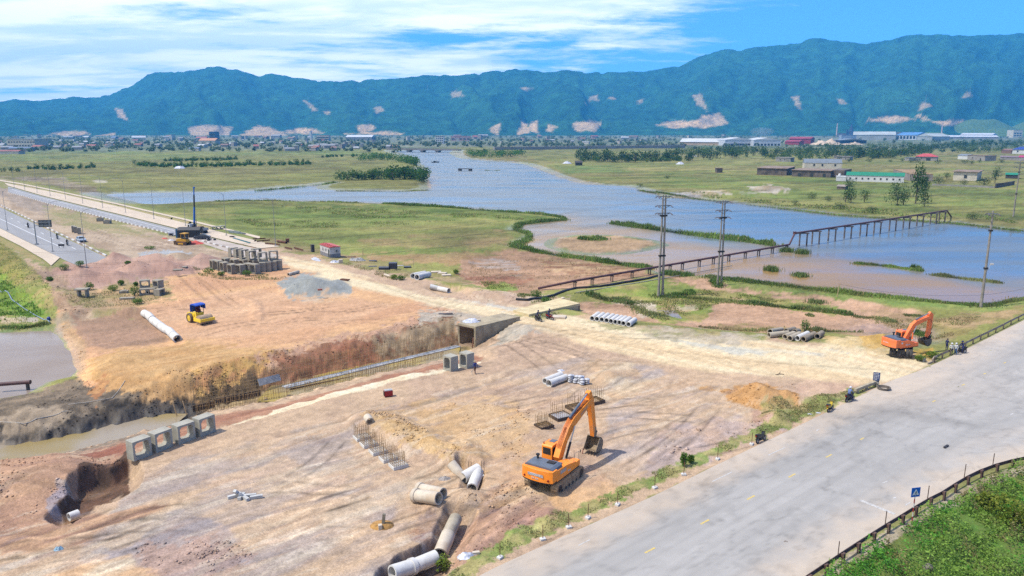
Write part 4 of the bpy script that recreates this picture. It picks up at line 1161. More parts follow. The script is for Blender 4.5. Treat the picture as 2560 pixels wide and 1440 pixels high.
# ------------------------------------------------------------------ concrete pipes
ORD = ['first', 'second', 'third', 'fourth', 'fifth', 'sixth', 'seventh', 'eighth', 'ninth', 'tenth', 'eleventh', 'twelfth', 'thirteenth', 'fourteenth', 'fifteenth', 'sixteenth']
pw_ = mat('pale new concrete', P(244,240,232),.85,.06,1.2, dirt=((.33,.25,.17),.35), bump=.15)
pg_ = mat('weathered concrete pipe', P(206,192,166),.9,.12,1.0, dirt=((.22,.16,.10),.5), bump=.2)
pd_ = mat('grey brown concrete pipe', P(178,162,138),.9,.15,1.2, dirt=((.12,.10,.07),.5), bump=.2)
ps_ = mat('soil stained concrete pipe', P(234,218,194),.9,.1,.8, dirt=((.42,.26,.13),.6), bump=.2)
def pipe(e0, e1, r, m, label, group=None, lift=0.0, bell=False, wall=.14, cat='pipe', tilt=(0,0), n=22):
 """a pipe lying on the ground; e0, e1 = photo positions of the middle of its two ends"""
 def end(e,dz):
  z=0
  for _ in range(4):
   g=G(*e,z)
   z=HT(g.x,g.y)+r*.97+lift+dz
  return Vector((g.x,g.y,z))
 a,b_=end(e0,tilt[0]),end(e1,tilt[1])
 c=(a+b_)/2
 d=(b_-a).normalized()
 L=(b_-a).length
 la_,lb_=-d*L/2,d*L/2
 ri=r*(1-wall*1.6)
 if not bell:
  b=MB().ring(la_,lb_,r,ri,n)
  o = b.obj('concrete_pipe', m)
  o.location=c
  return tag(o,label,cat,group)
 t = thing('concrete_pipe', label, cat, c, 0, group)
 MB().ring(la_ + d * .22, lb_, r, ri, n).obj('barrel', m, t)
 MB().ring(la_, la_ + d * .34, r * 1.13, r * 1.0, n).obj('collar', m, t)
 return t
rowx=[(1480,796),(1492,797.5),(1504,799),(1516,801),(1527,803),(1538,805),(1548,806.5),(1558,808.5),(1571,811)]
for i,e in enumerate(rowx):
 pipe(e, (e[0] + 16, e[1] - 11),.42, pw_, f'white concrete pipe, {ORD[i]} from left in the row beside the dirt road', 'white pipes in a row beside the dirt road')
for i, (a, b, m, lab) in enumerate((((1922,838),(1970,833), pg_, 'long grey concrete pipe lying sideways at the left end of the right-hand pipe pile'),
     ((1962,842),(1985,834), pg_, 'grey concrete pipe next to the sideways pipe in the right-hand pile'),
     ((1974.5,846),(1999,835), pg_, 'pale brown concrete pipe third along in the right-hand pile'),
     ((1993,845.5),(2019,834), pw_, 'whitish concrete pipe in the middle of the right-hand pile below the small tree'),
     ((2008,848),(2036,835), pd_, 'dark brown concrete pipe nearest the camera in the right-hand pile'),
     ((2043,841),(2055,833), pd_, 'short brown concrete pipe at the right end of the right-hand pile'),
     ((1925,829),(1954,824), pg_, 'concrete pipe at the back left of the right-hand pile'),
     ((1965,828.5),(1985,823), pd_, 'dark concrete pipe at the back middle of the right-hand pile'),
     ((1986,830),(1996,826), pd_, 'short dark concrete pipe behind the whitish one in the right-hand pile'))):
 pipe(a, b, .42, m, lab, 'grey pipes in the right-hand pile')
p0,p1=Vector((361,785)),Vector((444,846))
for i in range(8):
 a,b=p0.lerp(p1,i/8),p0.lerp(p1,(i+.965)/8)
 pipe(tuple(a), tuple(b),.62, pw_, f'white drain pipe segment, {ORD[i]} from the back in the line beside the roller', 'drain pipe segments laid in a line', lift=-.2)
pipe((1032,690),(1062,684),.62, pw_, 'big white concrete pipe, the rear one of the two by the dirt road', 'pair of big white pipes by the dirt road')
pipe((1042,693),(1072,686),.62, pw_, 'big white concrete pipe, the front one of the two by the dirt road', 'pair of big white pipes by the dirt road')
pipe((1075,717),(1096,721.5),.5, pw_, 'white pipe segment in the ditch, upper left of two', 'two pipe segments in the roadside ditch', lift=-.05)
pipe((1097,722),(1122,727),.5, pw_, 'white pipe segment in the ditch, lower right of two', 'two pipe segments in the roadside ditch', lift=-.05)
pipe((721,686),(746,679),.34, ps_, 'single pale yellow pipe lying between the culvert box stack and the gravel heap')
pipe((962,687),(984,693),.26, ps_, 'thin yellowish pipe lying by the weeds at the dirt road')
pipe((1362,953),(1403,937),.42, pw_, 'white pipe, the rear one of two beside the cement bags', 'two white pipes beside the cement bags')
pipe((1372,959),(1415,943),.42, pw_, 'white pipe, the front one of two beside the cement bags', 'two white pipes beside the cement bags', bell=True)
pipe((1036,1238),(1097,1249),.52, ps_, 'cream concrete pipe in front, of the two lying side by side near the trench', 'pair of cream pipes near the excavator', bell=True)
pipe((1047,1222),(1108,1237),.5, ps_, 'soil-stained concrete pipe behind, of the two lying side by side near the trench', 'pair of cream pipes near the excavator', bell=True)
pipe((1128,1148),(1160,1158),.46, ps_, 'soil-covered white pipe segment coming out of the yellow bank', None, lift=-.15)
pipe((1157,1157),(1196,1173),.52, pw_, 'white pipe segment ending with an open dark mouth above the broken joint', None, lift=-.1)
pipe((1196,1184),(1180,1221),.5, pw_, 'white pipe segment turning down towards the camera below the open mouth', None, lift=-.05)
pipe((1139,1297),(1120,1338),.52, pg_, 'upper stained pipe segment in the open pipe ditch at the bottom', None, lift=.25)
pipe((1121,1336),(1101,1385),.56, ps_, 'lower stained pipe segment with open mouth in the open pipe ditch', None, lift=.22)
pipe((1090,1392),(1035,1415),.52, pw_, 'white pipe segment at the bottom edge beside the rebar hole', None, lift=.4)
pipe((1035,1415),(980,1441),.55, pw_, 'white pipe segment with collar leaving through the bottom edge', None, bell=True, lift=.4)
pipe((172,1293),(196,1284),.36, pw_, 'white pipe end sticking out at the foot of the dark trench', None, lift=.2)
pipe((918,1043),(925,1051),.42, ps_, 'white pipe end half buried in the yellow ridge', None, lift=-.15)
# ------------------------------------------------------------------ precast culvert boxes
cb_ = mat('precast concrete', P(196,190,172),.9,.1,.9, dirt=((.16,.15,.12),.35), bump=.25)
cd_ = mat('old precast concrete', P(182,172,152),.92,.14,.8, dirt=((.10,.095,.08),.55), bump=.3)
rust = mat('rusty steel', P(134,92,64),.8,.25,5, col2=P(96,62,44))
dark_steel = mat('dark steel', P(74,70,70),.6,.2,4, metal=.3)
def frame_mb(w_,h_,l_,t_=.2,ch=.22):
 """a box with both ends open, tunnel along y, chamfered inside corners"""
 o=[(-w_/2,0),(w_/2,0),(w_/2,h_),(-w_/2,h_)]
 a,b_,c,d=-w_/2+t_,w_/2-t_,t_,h_-t_
 inn=[(a+ch,c),(b_-ch,c),(b_,c+ch),(b_,d-ch),(b_-ch,d),(a+ch,d),(a,d-ch),(a,c+ch)]
 near_={0:7,1:1,2:3,3:5}
 m=MB()
 vs_=[]
 for y in (-l_/2,l_/2):
  vs_+=[(p[0],y,p[1]) for p in o]+[(p[0],y,p[1]) for p in inn]
 fs_=[]
 for k,s_ in ((0,1),(12,-1)):
  for i in range(4):
   j=(i+1)%4
   q=[k+i,k+j,k+4+(2*i+1)%8,k+4+2*i]
   tri=[k+j,k+4+(2*i+2)%8,k+4+(2*i+1)%8]
   fs_.append(tuple(q if s_>0 else q[::-1])); fs_.append(tuple(tri if s_>0 else tri[::-1]))
 for i in range(4):
  j=(i+1)%4
  fs_.append((i,12+i,12+j,j))
 for i in range(8):
  j=(i+1)%8
  fs_.append((4+i,4+j,16+j,16+i))
 return m.add(vs_,fs_)
BOXM={}
def culvert_box(px,py,rz,label,w_=1.75,h_=1.8,l_=1.1,m=None,group=None,z=None,rungs=False,tilt=0):
 m=m or cb_
 g=GP(px,py) if z is None else G(px,py,z)
 t = thing('culvert_box', label, 'culvert box', g, rz, group)
 if tilt:
  t.rotation_euler=(tilt,0,rz)
 k=(w_,h_,l_,m.name)
 if k not in BOXM:
  b=MB().box((0,0,0),(.01,.01,.01))
  BOXM[k] = (frame_mb(w_, h_, l_).mesh('box_shell', m, 0), )
  e=MB()
  for zz_ in (.22,.38,.54,.70):
   e.tube([(w_/2-.2,-.16,h_*zz_+.06),(w_/2-.44,-.16,h_*zz_),(w_/2-.44,.16,h_*zz_),(w_/2-.2,.16,h_*zz_+.06)],.035,5)
  BOXM[k] += (e.mesh('step_irons', dark_steel, 30),)
 link('shell', BOXM[k][0], t)
 if rungs:
  link('step_irons', BOXM[k][1], t)
 return t
rzA=R(-34)+math.pi/2+math.pi
for i,(px,py) in enumerate(((350,1142),(403,1121),(461,1101),(512,1083))):
 culvert_box(px, py, rzA + R((0,3,-2,2)[i]), f'precast culvert box with step irons, {ORD[i]} from left of four by the muddy pool', w_=1.8, h_=1.85, l_=1.15, group='culvert boxes standing by the muddy pool', rungs=True)
culvert_box(1127,925, R(45) - math.pi / 2, 'grey culvert box with open face, the left of two near the walking worker', w_=1.5, h_=1.95, l_=1.25, group='two culvert boxes near the worker', rungs=True)
culvert_box(1167,917, R(45) - math.pi / 2, 'grey culvert box with open face, the right of two near the walking worker', w_=1.5, h_=1.95, l_=1.25, group='two culvert boxes near the worker', rungs=True)
low=[(536,673,-50),(548,675,-48),(562,679,-46),(581,684,-42),(602,685,-40),(622,682,-36),(638,684,-34),(657,679,-72),(671,677.5,-72),(685,675.5,-74),(698,673,-76),(566,668,-46),(588,671,-42),(610,672,-38),(634,673,-34),(655,670,-20),(676,667,-10)]
for i,(px,py,rz) in enumerate(low):
 lab = (f'grey culvert box, {ORD[i]} from left, front ground row of the big stack' if i < 11 else f'grey culvert box, {ORD[i - 11]} from left, rear ground row of the big stack')
 culvert_box(px, py, R(rz), lab, w_=1.95, h_=2.1, l_=1.3, m=cd_, group='culvert boxes in the lower layer of the big stack')
for i,(px,py,rz) in enumerate(((584,641,-128),(597,643.5,-127),(610,646,-125),(629,649,-124),(657,653,-150),(684,649,-154),(642,643,-140))):
 lab = f'grey culvert box on top of the big stack, {ORD[i]} from the left' if i < 6 else 'grey culvert box on top of the big stack, behind the others'
 culvert_box(px, py, R(rz), lab, w_=1.9, h_=2.0, l_=1.05 if i < 4 else 1.25, m=cd_, group='culvert boxes in the upper layer of the big stack', z=2.12, rungs=i in (3,4,5))
for i, (px, py, rz, z, lab) in enumerate(((362,737,20, None, 'short grey culvert box at the left of the small stack in the weeds'),(378,736,15, None, 'short grey culvert box in the middle of the small stack in the weeds'),(399,738,80, None, 'short grey culvert box at the right of the small stack in the weeds'),
         (363,718,20,1.2, 'grey culvert box lying on the small stack in the weeds, left'),(396,718,-30,1.2, 'notched grey culvert box standing on the small stack in the weeds, right'))):
 culvert_box(px, py, R(rz), lab, w_=1.7, h_=1.2 if z is None else 1.4, l_=1.2, m=cd_, z=z, group='culvert boxes of the small stack in the weeds')
for i,(px,py,rz) in enumerate(((184.5,580,-60),(190,582,-60),(199,585,-60))):
 culvert_box(px, py, R(rz), f'grey culvert box on the verge behind the silver car, {("leftmost", "middle", "rightmost")[i]} of three', w_=1.8, h_=1.9, l_=1.0, m=cd_, group='culvert boxes behind the silver car')
for i,(px,py,rz) in enumerate(((252,552,20),(272,558,10))):
 t = culvert_box(px, py, R(rz), f'dark culvert box lying on its side beside the new road, {("left", "right")[i]} of two', w_=1.9, h_=2.2, l_=1.1, m=cd_, group='two culvert boxes lying beside the new road')
 t.rotation_euler=(math.pi/2,0,R(rz))
 t.location.z+=.6
for i,(px,py) in enumerate(((537,574),(547,573.5),(556,572))):
 culvert_box(px, py, R(15 + 8 * i), f'small pale concrete box beside the lamp post on the pavement, {("left", "middle", "right")[i]} of three', w_=1.5, h_=1.0, l_=1.2, group='small concrete boxes on the pavement')
t = thing('slab_on_blocks', 'grey concrete slab resting on two upright blocks among the weeds', 'concrete slab', GP(207,742), R(8))
MB().box((0,0,1.45),(2.3,1.6,.22)).obj('slab', cd_, t)
for s_ in (-.55,.8):
 MB().box((s_, 0,.67),(.3,1.2,1.33)).obj('block', cd_, t)
tag(MB().box((0,0,.2),(1.4,1.2,.42),.2).cyl((0,0,.4),(0,0,.52),.5,.5,12).obj('manhole_ring', cd_), 'round-holed grey concrete block lying in the weeds by the small stack', 'concrete block').location = GP(310,732)
tag(MB().box((0,0,.18),(2.4,.9,.3),.12).obj('concrete_slab', cd_), 'flat grey concrete slab half hidden in the weeds below the small stack', 'concrete slab').location = GP(318,748)
for i, (px, py, sx, sy, rz, lab) in enumerate(((452,669,2.6,1.2,.15, 'pale concrete slab lying left of the big culvert box stack, upper one'),(445,676,1.8,1.0,.1, 'pale concrete slab lying left of the big culvert box stack, lower one'),(1090,681,2.2,1.4,.1, 'pale concrete slab beside the pair of big white pipes, nearest them'),
          (1106,684,1.8,1.3,-.3, 'pale concrete slab beside the pair of big white pipes, middle one'),(1116,689,1.9,1.4,.2, 'pale concrete slab beside the pair of big white pipes, farthest one'),(1398,794,2.2,1.7,-.2, 'pale slab lying beside the two motorcycle riders'))):
 tag(MB().box((0,0,.12),(sx, sy, .25), rz).obj('concrete_slab', ps_ if i > 1 else cd_), lab, 'concrete slab', 'loose concrete slabs').location = GP(px, py)
t = tag(MB().box((0,0,.45),(.9,.8,.9),.3).obj('concrete_block', ps_), 'pale concrete cube beside the white tarpaulin at the site office', 'concrete block'); t.location = GP(852,658)
# ------------------------------------------------------------------ the cast-in-place culvert and its crossing slab
cul = thing('box_culvert', 'cast concrete culvert mouth with a square dark opening at the end of the trench', 'culvert', (0,0,0))
zb,ztop=ZF-.05,.62
fl_,fr_,br_=G(1144,808,ztop),G(1189,817,ztop),G(1300,791,ztop)
ax=(br_-fr_); ax.z=0
bl_=fl_+ax
ax_n=ax.normalized()
cc_ = mat('cast concrete', P(200,184,152),.92,.16,.5, dirt=((.14,.11,.08),.5), bump=.3)
nrm=(fr_-fl_); nrm.z=0; wN=nrm.length; nrm.normalize()
def quadprism(b,p,z0,z1):
 vs_=[Vector((q.x,q.y,z0)) for q in p]+[Vector((q.x,q.y,z1)) for q in p]
 return b.add(vs_,[(3,2,1,0),(4,5,6,7),(0,1,5,4),(1,2,6,5),(2,3,7,6),(3,0,4,7)])
T_=.35
quadprism(MB(),[fl_, fr_, br_, bl_], ztop - T_, ztop).obj('deck', cc_, cul, 0)
quadprism(MB(),[fr_ - nrm * T_, fr_, br_, br_ - nrm * T_], zb, ztop - T_ - .004).obj('side_wall', cc_, cul, 0)
quadprism(MB(),[fl_, fl_ + nrm * T_, bl_ + nrm * T_, bl_], zb, ztop - T_ - .004).obj('side_wall', cc_, cul, 0)
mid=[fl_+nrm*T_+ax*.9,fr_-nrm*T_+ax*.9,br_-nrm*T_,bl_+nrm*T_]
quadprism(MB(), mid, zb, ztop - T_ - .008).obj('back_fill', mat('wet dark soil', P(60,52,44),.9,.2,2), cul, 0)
b=MB()
for i in range(14):
 q=fl_+nrm*(T_+(wN-2*T_)*(i+.5)/14)-ax_n*.08
 b.cyl((q.x,q.y,zb),(q.x,q.y,ztop-T_-.1),.022,n=4)
b.obj('mouth_bars', rust, cul, 0)
b=MB()
for i in range(26):
 q=fl_.lerp(fr_,i/25)-ax_n*.12
 b.cyl((q.x,q.y,ztop-.28),(q.x-ax_n.x*.6,q.y-ax_n.y*.6,ztop-.33+.1*random.random()),.02,n=4)
b.obj('joint_bars', rust, cul, 0)
for i,(px,py,dz) in enumerate(((1181,868,1.5),(1187,866,1.4),(1194,863,1.35),(1200,861,1.3))):
 g=GP(px,py)
 tag(MB().bar((0,0,-.1),(.15,.1, dz),.22,.08).obj('timber_prop', mat('red brown timber', P(166,120,92),.85,.2,3)), f'upright timber board at the culvert mouth, {ORD[i]} from the left', 'timber board', 'timber boards at the culvert mouth').location = g
slab = thing('crossing_slab', 'pale concrete culvert deck crossing towards the river with a dark end wall', 'culvert', (0,0,0))
ps4=[G(1283,775,.35),G(1400,745,.35),G(1450,758,.35),G(1322,786,.35)]
quadprism(MB(),[ps4[3], ps4[2], ps4[1], ps4[0]],-.05,.35).obj('deck', mat('dusty concrete deck', P(242,222,172),.9,.12,.6, col2=P(224,200,152)), slab, 0)
e0,e1=ps4[2],ps4[1]
s_in=(ps4[3]-ps4[2]).normalized()
quadprism(MB(),[ps4[2], ps4[1], ps4[1] + s_in * .4, ps4[2] + s_in * .4],-1.9,-.054).obj('end_wall', cd_, slab, 0)
n_in=(ps4[0]-ps4[3]).normalized()
quadprism(MB(),[ps4[3], ps4[2], ps4[2] + n_in * .35 + s_in * .41, ps4[3] + n_in * .35],-1.9,-.056).obj('side_wall', cc_, slab, 0)
tag(MB().ball((0,0,.1),(.35,.3,.25),7,5).obj('stone', ps_), 'pale stone lying on the crossing deck', 'stone').location = G(1407,747,.35)
def crumple(sx,sy,h,seed,n_=14):
 """a crumpled sheet: uneven surface closed at its rim"""
 rr=np.random.default_rng(seed)
 X,Y=np.meshgrid(np.linspace(-1,1,n_),np.linspace(-1,1,n_))
 r=np.sqrt(X**2+Y**2)
 z=h*np.clip(1.05-r**2,0,1)*(.02+1.5*fbm(X*3.4+seed,Y*3.4,4,seed)**1.3)-.03
 x=X*sx*(.8+.35*fbm(X*2+9,Y*2,3,seed+1)); y=Y*sy*(.8+.35*fbm(X*2,Y*2+9,3,seed+2))
 k=r<1.12
 b=MB()
 idm=-np.ones(X.shape,int)
 vs_=[]
 for j in range(n_):
  for i in range(n_):
   if k[j,i]:
    idm[j,i]=len(vs_); vs_.append((x[j,i],y[j,i],max(z[j,i],-.03)))
 fs_=[(idm[j,i],idm[j,i+1],idm[j+1,i+1],idm[j+1,i]) for j in range(n_-1) for i in range(n_-1) if min(idm[j,i],idm[j,i+1],idm[j+1,i+1],idm[j+1,i])>=0]
 return b.add(vs_,fs_)
wt_ = mat('white plastic sheet', P(240,240,244),.5,.1,3, col2=P(170,176,196))
def cloth(px,py,sx,sy,h,seed,m,name,label,cat,rz=0,z=None):
 o=crumple(sx,sy,h,seed).obj(name,m,None,50)
 o.location=GP(px,py,.02) if z is None else G(px,py,z)
 o.rotation_euler=(0,0,rz)
 return tag(o,label,cat)
cloth(1178,803,1.5,1.2,.55,3, wt_, 'plastic_sheet', 'crumpled white and blue plastic sheet on the culvert roof', 'plastic sheet', .3, ztop + .02)
tag(MB().box((0,0,.15),(.5,.4,.3),.4).obj('wooden_box', ps_), 'small wooden box beside the plastic sheet on the culvert roof', 'box').location = G(1197,803, ztop)
tag(MB().box((0,0,.1),(2.4,.55,.16),.12).box((0,-.05,.22),(2.2,.3,.06),.12).obj('formwork_panel', mat('grey boards', P(150,140,138),.8,.2,3)), 'grey formwork panel lying on the ground above the culvert', 'formwork panel').location = GP(1114,786)
# ------------------------------------------------------------------ rebar curtains, floor strips and forms in the trench
def along(a,b,z0,z1=None):
 """points along the trench floor between photo positions at height z0"""
 return G(*a,z0),G(*b,z0 if z1 is None else z1)
rebar = mat('rebar', P(190,156,110),.85,.25,4)
def curtain(a,b,h,label,step=.28,hor=6,lean=0.0,z=ZF,top_jag=.25):
 p,q=along(a,b,z)
 L=(q-p).length
 t = thing('rebar_curtain', label, 'rebar', p, math.atan2(q.y - p.y, q.x - p.x), 'rebar curtains in the trench')
 n_=int(L/step)
 b_=MB()
 for i in range(n_+1):
  x=L*i/n_+random.uniform(-.04,.04)
  hh=h+random.uniform(-top_jag,top_jag)
  b_.cyl((x,0,-.3),(x+random.uniform(-.1,.1),lean+random.uniform(-.06,.06),hh),.03,n=3,caps=False)
 o = b_.obj('upright_bars', rebar, t, 0); o['kind'] = 'stuff'
 b_=MB()
 for k in range(hor):
  z_=.25+(h*.85-.25)*k/max(1,hor-1)
  b_.cyl((0,lean*z_/h,z_),(L,lean*z_/h,z_),.022,n=3,caps=False)
 o = b_.obj('cross_bars', rebar, t, 0); o['kind'] = 'stuff'
 return t
curtain((706,966),(1146,866),3.2, 'tall curtain of rusty rebar along the far side of the trench floor')
curtain((716,984),(1108,893),1.1, 'low line of rusty rebar in front of the white strip in the trench', hor=2)
curtain((480,1012),(700,966),2.9, 'tall rebar curtain in front of the black mud, left part of the trench')
curtain((490,1034),(720,992),1.5, 'low dense line of rebar at the near left part of the trench', step=.2, hor=3)
curtain((760,980),(1040,914),1.0, 'low line of rebar along the near edge of the trench floor', hor=2)
fw_ = mat('weathered form boards', P(112,92,70),.85,.25,2)
gp_ = mat('pale grey panel', P(190,188,184),.8,.15,1.5)
def wallpanel(a,b,h,th,m,name,label,cat,z=ZF,lean=0.0,grp=None):
 p,q=along(a,b,z)
 L=(q-p).length
 o=MB().box((L/2,0,h/2),(L,th,h)).obj(name,m,None,0)
 o.location=p
 o.rotation_euler=(lean,0,math.atan2(q.y-p.y,q.x-p.x))
 return tag(o,label,cat,grp)
wallpanel((482,1030),(538,1018),.8,.12, fw_, 'form_board', 'dark form board at the left end of the low rebar line', 'form board')
wallpanel((540,1012),(652,990),.8,.12, fw_, 'form_board', 'long brown form board behind the dense rebar line', 'form board')
wallpanel((649,965),(703,951),.9,.08, gp_, 'shutter_board', 'pale grey form panel leaning on the far bank of the trench', 'form panel', z=-1.7, lean=-.5)
for (a, b, wd, lab, m) in ((((710,972),(1146,868),1.15, 'long wet white concrete strip on the trench floor', pw_),((960,953),(962,953),.1, '', None))[:1]):
 p,q=along(a,b,ZF)
 L=(q-p).length
 o = MB().box((L / 2,0,0),(L, wd, .3)).obj('footing_strip', mat('wet pale concrete', P(206,206,206),.5,.15,1.0, col2=P(150,156,160))); o.location = p + Vector((0,0,.1)); o.rotation_euler = (0,0, math.atan2(q.y - p.y, q.x - p.x))
 tag(o, lab, 'concrete strip')
p,q=along((724,978),(905,938),ZF)
o = MB().bar((0,0,.2),(q - p).to_tuple(),.12,.3).obj('kicker_board', fw_, None, 0); o.location = p; tag(o, 'narrow dark kicker board along the near edge of the white strip', 'board')
flat_water('trench_water', "640,1004 762,979 925,936 1040,913 1115,893 1150,872 1146,868 1040,894 880,926 712,966", ZF + .14, P(196,170,90), P(170,150,110),.2,2,.05,4)
for i,(px,py,dx,dy) in enumerate(((444,1040,.3,1.7),(468,1036,.35,1.7))):
 g=G(px,py,ZD)
 tag(MB().bar((0,0,-.4),(-.35,-.1, dy),.13,.05).obj('stake', mat('pale timber', P(222,190,146),.85,.15,3)), f'pale timber stake leaning in the muddy pool, {("left", "right")[i]} of two', 'stake', 'two stakes in the muddy pool').location = g
for i,(px,py) in enumerate(((1056,882),(1067,880),(850,926))):
 g=G(px,py,ZF)
 tag(MB().bar((0,0,0),(.5 + .2 * i, .2,1.2),.08,.05).obj('loose_board', mat('pale timber', P(222,190,146))), f'loose timber leaning on the rebar in the trench, {ORD[i]}', 'timber board', 'loose timbers in the trench').location = g
# ------------------------------------------------------------------ column footings with starter bars
def footing(px,py,sx,sy,h,rz,bars_h,label,form=False,full=True,group=None,top=None):
 t = thing('footing', label, 'footing', GP(px, py), rz, group)
 if form:
  for (c,d) in (((0,-sy/2,h/2),(sx+.1,.07,h)),((0,sy/2,h/2),(sx+.1,.07,h)),((-sx/2,0,h/2),(.07,sy-.08,h)),((sx/2,0,h/2),(.07,sy-.08,h))):
   MB().box(c, d).obj('form_board', mat('black form steel', P(66,56,50),.6,.3,3, col2=P(108,84,62)), t, 0)
  if full:
   MB().box((0,0, h * .36),(sx - .1, sy - .1, h * .7)).obj('blinding', mat('wet white concrete', P(232,234,240),.35,.08,2), t, 0)
 else:
  MB().box((0,0, h / 2),(sx, sy, h)).obj('pad', pw_ if top is None else top, t, 0)
 b=MB()
 for i in range(7):
  for j in range(5):
   x,y=-sx*.42+sx*.84*i/6,-sy*.42+sy*.84*j/4
   if (i in (0,6) or j in (0,4)) and random.random()<.93:
    b.cyl((x,y,h*.5),(x+random.uniform(-.05,.05),y+random.uniform(-.05,.05),h+bars_h*random.uniform(.8,1.05)),.022,n=3,caps=False)
 o = b.obj('starter_bars', rebar, t, 0); o['kind'] = 'stuff'
 b=MB()
 for i in range(7):
  x=-sx*.45+sx*.9*i/6
  b.cyl((x,-sy*.46,h+.03),(x,sy*.46,h+.03),.014,n=3,caps=False)
  y=-sy*.45+sy*.9*i/6
  b.cyl((-sx*.46,y,h+.05),(sx*.46,y,h+.05),.014,n=3,caps=False)
 for k in range(2):
  z_=h+bars_h*(.3+.3*k)
  for (a,c) in (((-.42,-.42),(.42,-.42)),((.42,-.42),(.42,.42)),((.42,.42),(-.42,.42)),((-.42,.42),(-.42,-.42))):
   b.cyl((a[0]*sx,a[1]*sy,z_),(c[0]*sx,c[1]*sy,z_),.013,n=3,caps=False)
 o = b.obj('rebar_mesh', rebar, t, 0); o['kind'] = 'stuff'
 return t
FR=dir_of((750,855),(885,805)) if False else R(33)
for i,(px,py) in enumerate(((905,1096),(922,1113),(945,1131),(971,1149),(996,1166))):
 footing(px, py, 1.45,1.25,.28, R(32),1.25, f'pale concrete footing with rusty starter bars, {ORD[i]} from the back in the row of five', group='row of five column footings')
footing(1360,1068,1.5,1.3,.32, R(32),1.25, 'small black-formed footing with rebar, nearest the big excavator', True, False, 'row of formed footings behind the excavator boom')
footing(1402,1044,1.9,1.7,.36, R(32),1.5, 'black-formed footing filled with wet white concrete behind the excavator', True, True, 'row of formed footings behind the excavator boom')
footing(1441,1022,1.8,1.6,.36, R(32),1.4, 'empty black-formed footing with tall rebar beside the white one', True, False, 'row of formed footings behind the excavator boom')
footing(1484,1006,1.9,1.6,.36, R(32),1.4, 'black-formed footing with rebar behind the tip of the excavator boom', True, False, 'row of formed footings behind the excavator boom')
for i, (px, py, lab) in enumerate(((1175,1193, 'pair of upright rebar stubs left of the broken pipe joint'),(1207,1192, 'pair of upright rebar stubs right of the broken pipe joint'))):
 t = thing('rebar_stub', lab, 'rebar', GP(px, py),0, 'rebar stubs at the broken pipe joint')
 MB().box((0,0,.1),(.5,.4,.2),.3).obj('pad', pw_, t, 0)
 b=MB()
 for k in range(4):
  b.cyl((-.12+.24*(k%2),-.1+.2*(k//2),.1),(-.1+.22*(k%2),-.1+.2*(k//2),1.5),.02,n=4)
 b.obj('bars', dark_steel, t, 0)
t = thing('rebar_cage', 'rusty rebar mesh standing in the dark hole beside the bottom pipes', 'rebar', GP(1075,1385), R(48))
b=MB()
for i in range(12):
 b.cyl((-1.1+.2*i,0,0),(-1.1+.2*i,.05,1.5),.018,n=3)
for k in range(6):
 b.cyl((-1.1,0,.2+.24*k),(1.1,0,.2+.24*k),.014,n=3)
o = b.obj('mesh_bars', rust, t, 0); o['kind'] = 'stuff'
# ------------------------------------------------------------------ small things lying about the site
t = thing('generator', 'red portable generator box standing beside the pale concrete strip', 'generator', GP(971,991), R(20))
MB().box((0,0,.42),(.95,.6,.62)).obj('body', mat('red paint', P(178,34,36),.5,.1,2), t, 0)
MB().box((0,0,.78),(.9,.55,.1)).obj('lid', mat('pale grey paint', P(206,204,200),.6), t, 0)
MB().box((-.5,0,.42),(.06,.55,.5)).obj('control_panel', mat('black plastic', P(46,44,46),.5), t, 0)
for s_ in (-.35,.35):
 MB().box((s_, 0,.06),(.1,.6,.11)).obj('foot', dark_steel, t, 0)
t = thing('cement_bag_stack', 'stack of white cement bags beside the two white pipes', 'cement bags', GP(1440,955), R(-20))
for k in range(4):
 for i in range(3):
  for j in range(2 if k<3 else 1):
   if random.random()<.93:
    MB().ball((-.6 + .6 * i + random.uniform(-.06,.06),-.35 + .7 * j + random.uniform(-.06,.06),.14 + .24 * k),(.33,.4,.15),8,5).obj('bag', mat('white sack', P(226,226,230),.8,.15,3), t, 60)
t = thing('cement_bag_stack', 'lower stack of white cement bags to the right of the tall one', 'cement bags', GP(1461,961), R(15))
for k in range(3):
 for i in range(2):
  MB().ball((-.3 + .6 * i + random.uniform(-.06,.06), random.uniform(-.1,.1),.14 + .24 * k),(.33,.4,.15),8,5).obj('bag', MATS['white sack'], t, 60)
cloth(1402,927,.5,.4,.3,21, wt_, 'plastic_sheet', 'white sheet lying behind the two white pipes', 'plastic sheet')
t = thing('kerb_stone_pile', 'small heap of white kerb stones lying crosswise on the mauve ground', 'kerb stones', GP(600,1244),0)
for i,(x,y,z,L,rz,tl) in enumerate(((-.5,0,.14,1.0,.6,0),(-.1,.1,.3,.9,2.2,.3),(.15,-.05,.16,1.0,1.5,0),(.75,.1,.14,1.1,.2,0),(1.4,-.1,.13,1.0,.35,0),(.6,-.35,.13,.8,2.4,0),(-.2,-.1,.5,.7,1.2,.9))):
 MB().box((x, y, z),(L, .28,.24), Matrix.Rotation(rz, 3, 'Z') @ Matrix.Rotation(tl, 3, 'Y')).obj('kerb_stone', mat('kerb concrete', P(226,224,218),.85,.1,2), t, 0)
t = thing('timber_post', 'short grey timber post standing in a small yellow soil heap', 'timber post', GP(957,1316),0)
MB().bar((0,0,-.1),(.12,.1,1.0),.22,.22).obj('post', mat('grey timber', P(150,140,120),.9,.2,4), t, 0)
MB().box((-.12,-.45,.2),(.28,.3,.4),.3).obj('block', ps_, t, 0)
tag(MB().ball((0,0,0),(.95,.75,.28),12,6).obj('soil_heap', mat('yellow soil', P(206,156,88),.95,.2,4, bump=.5)), 'small yellow soil heap round the short timber post', 'soil heap').location = GP(955,1314)
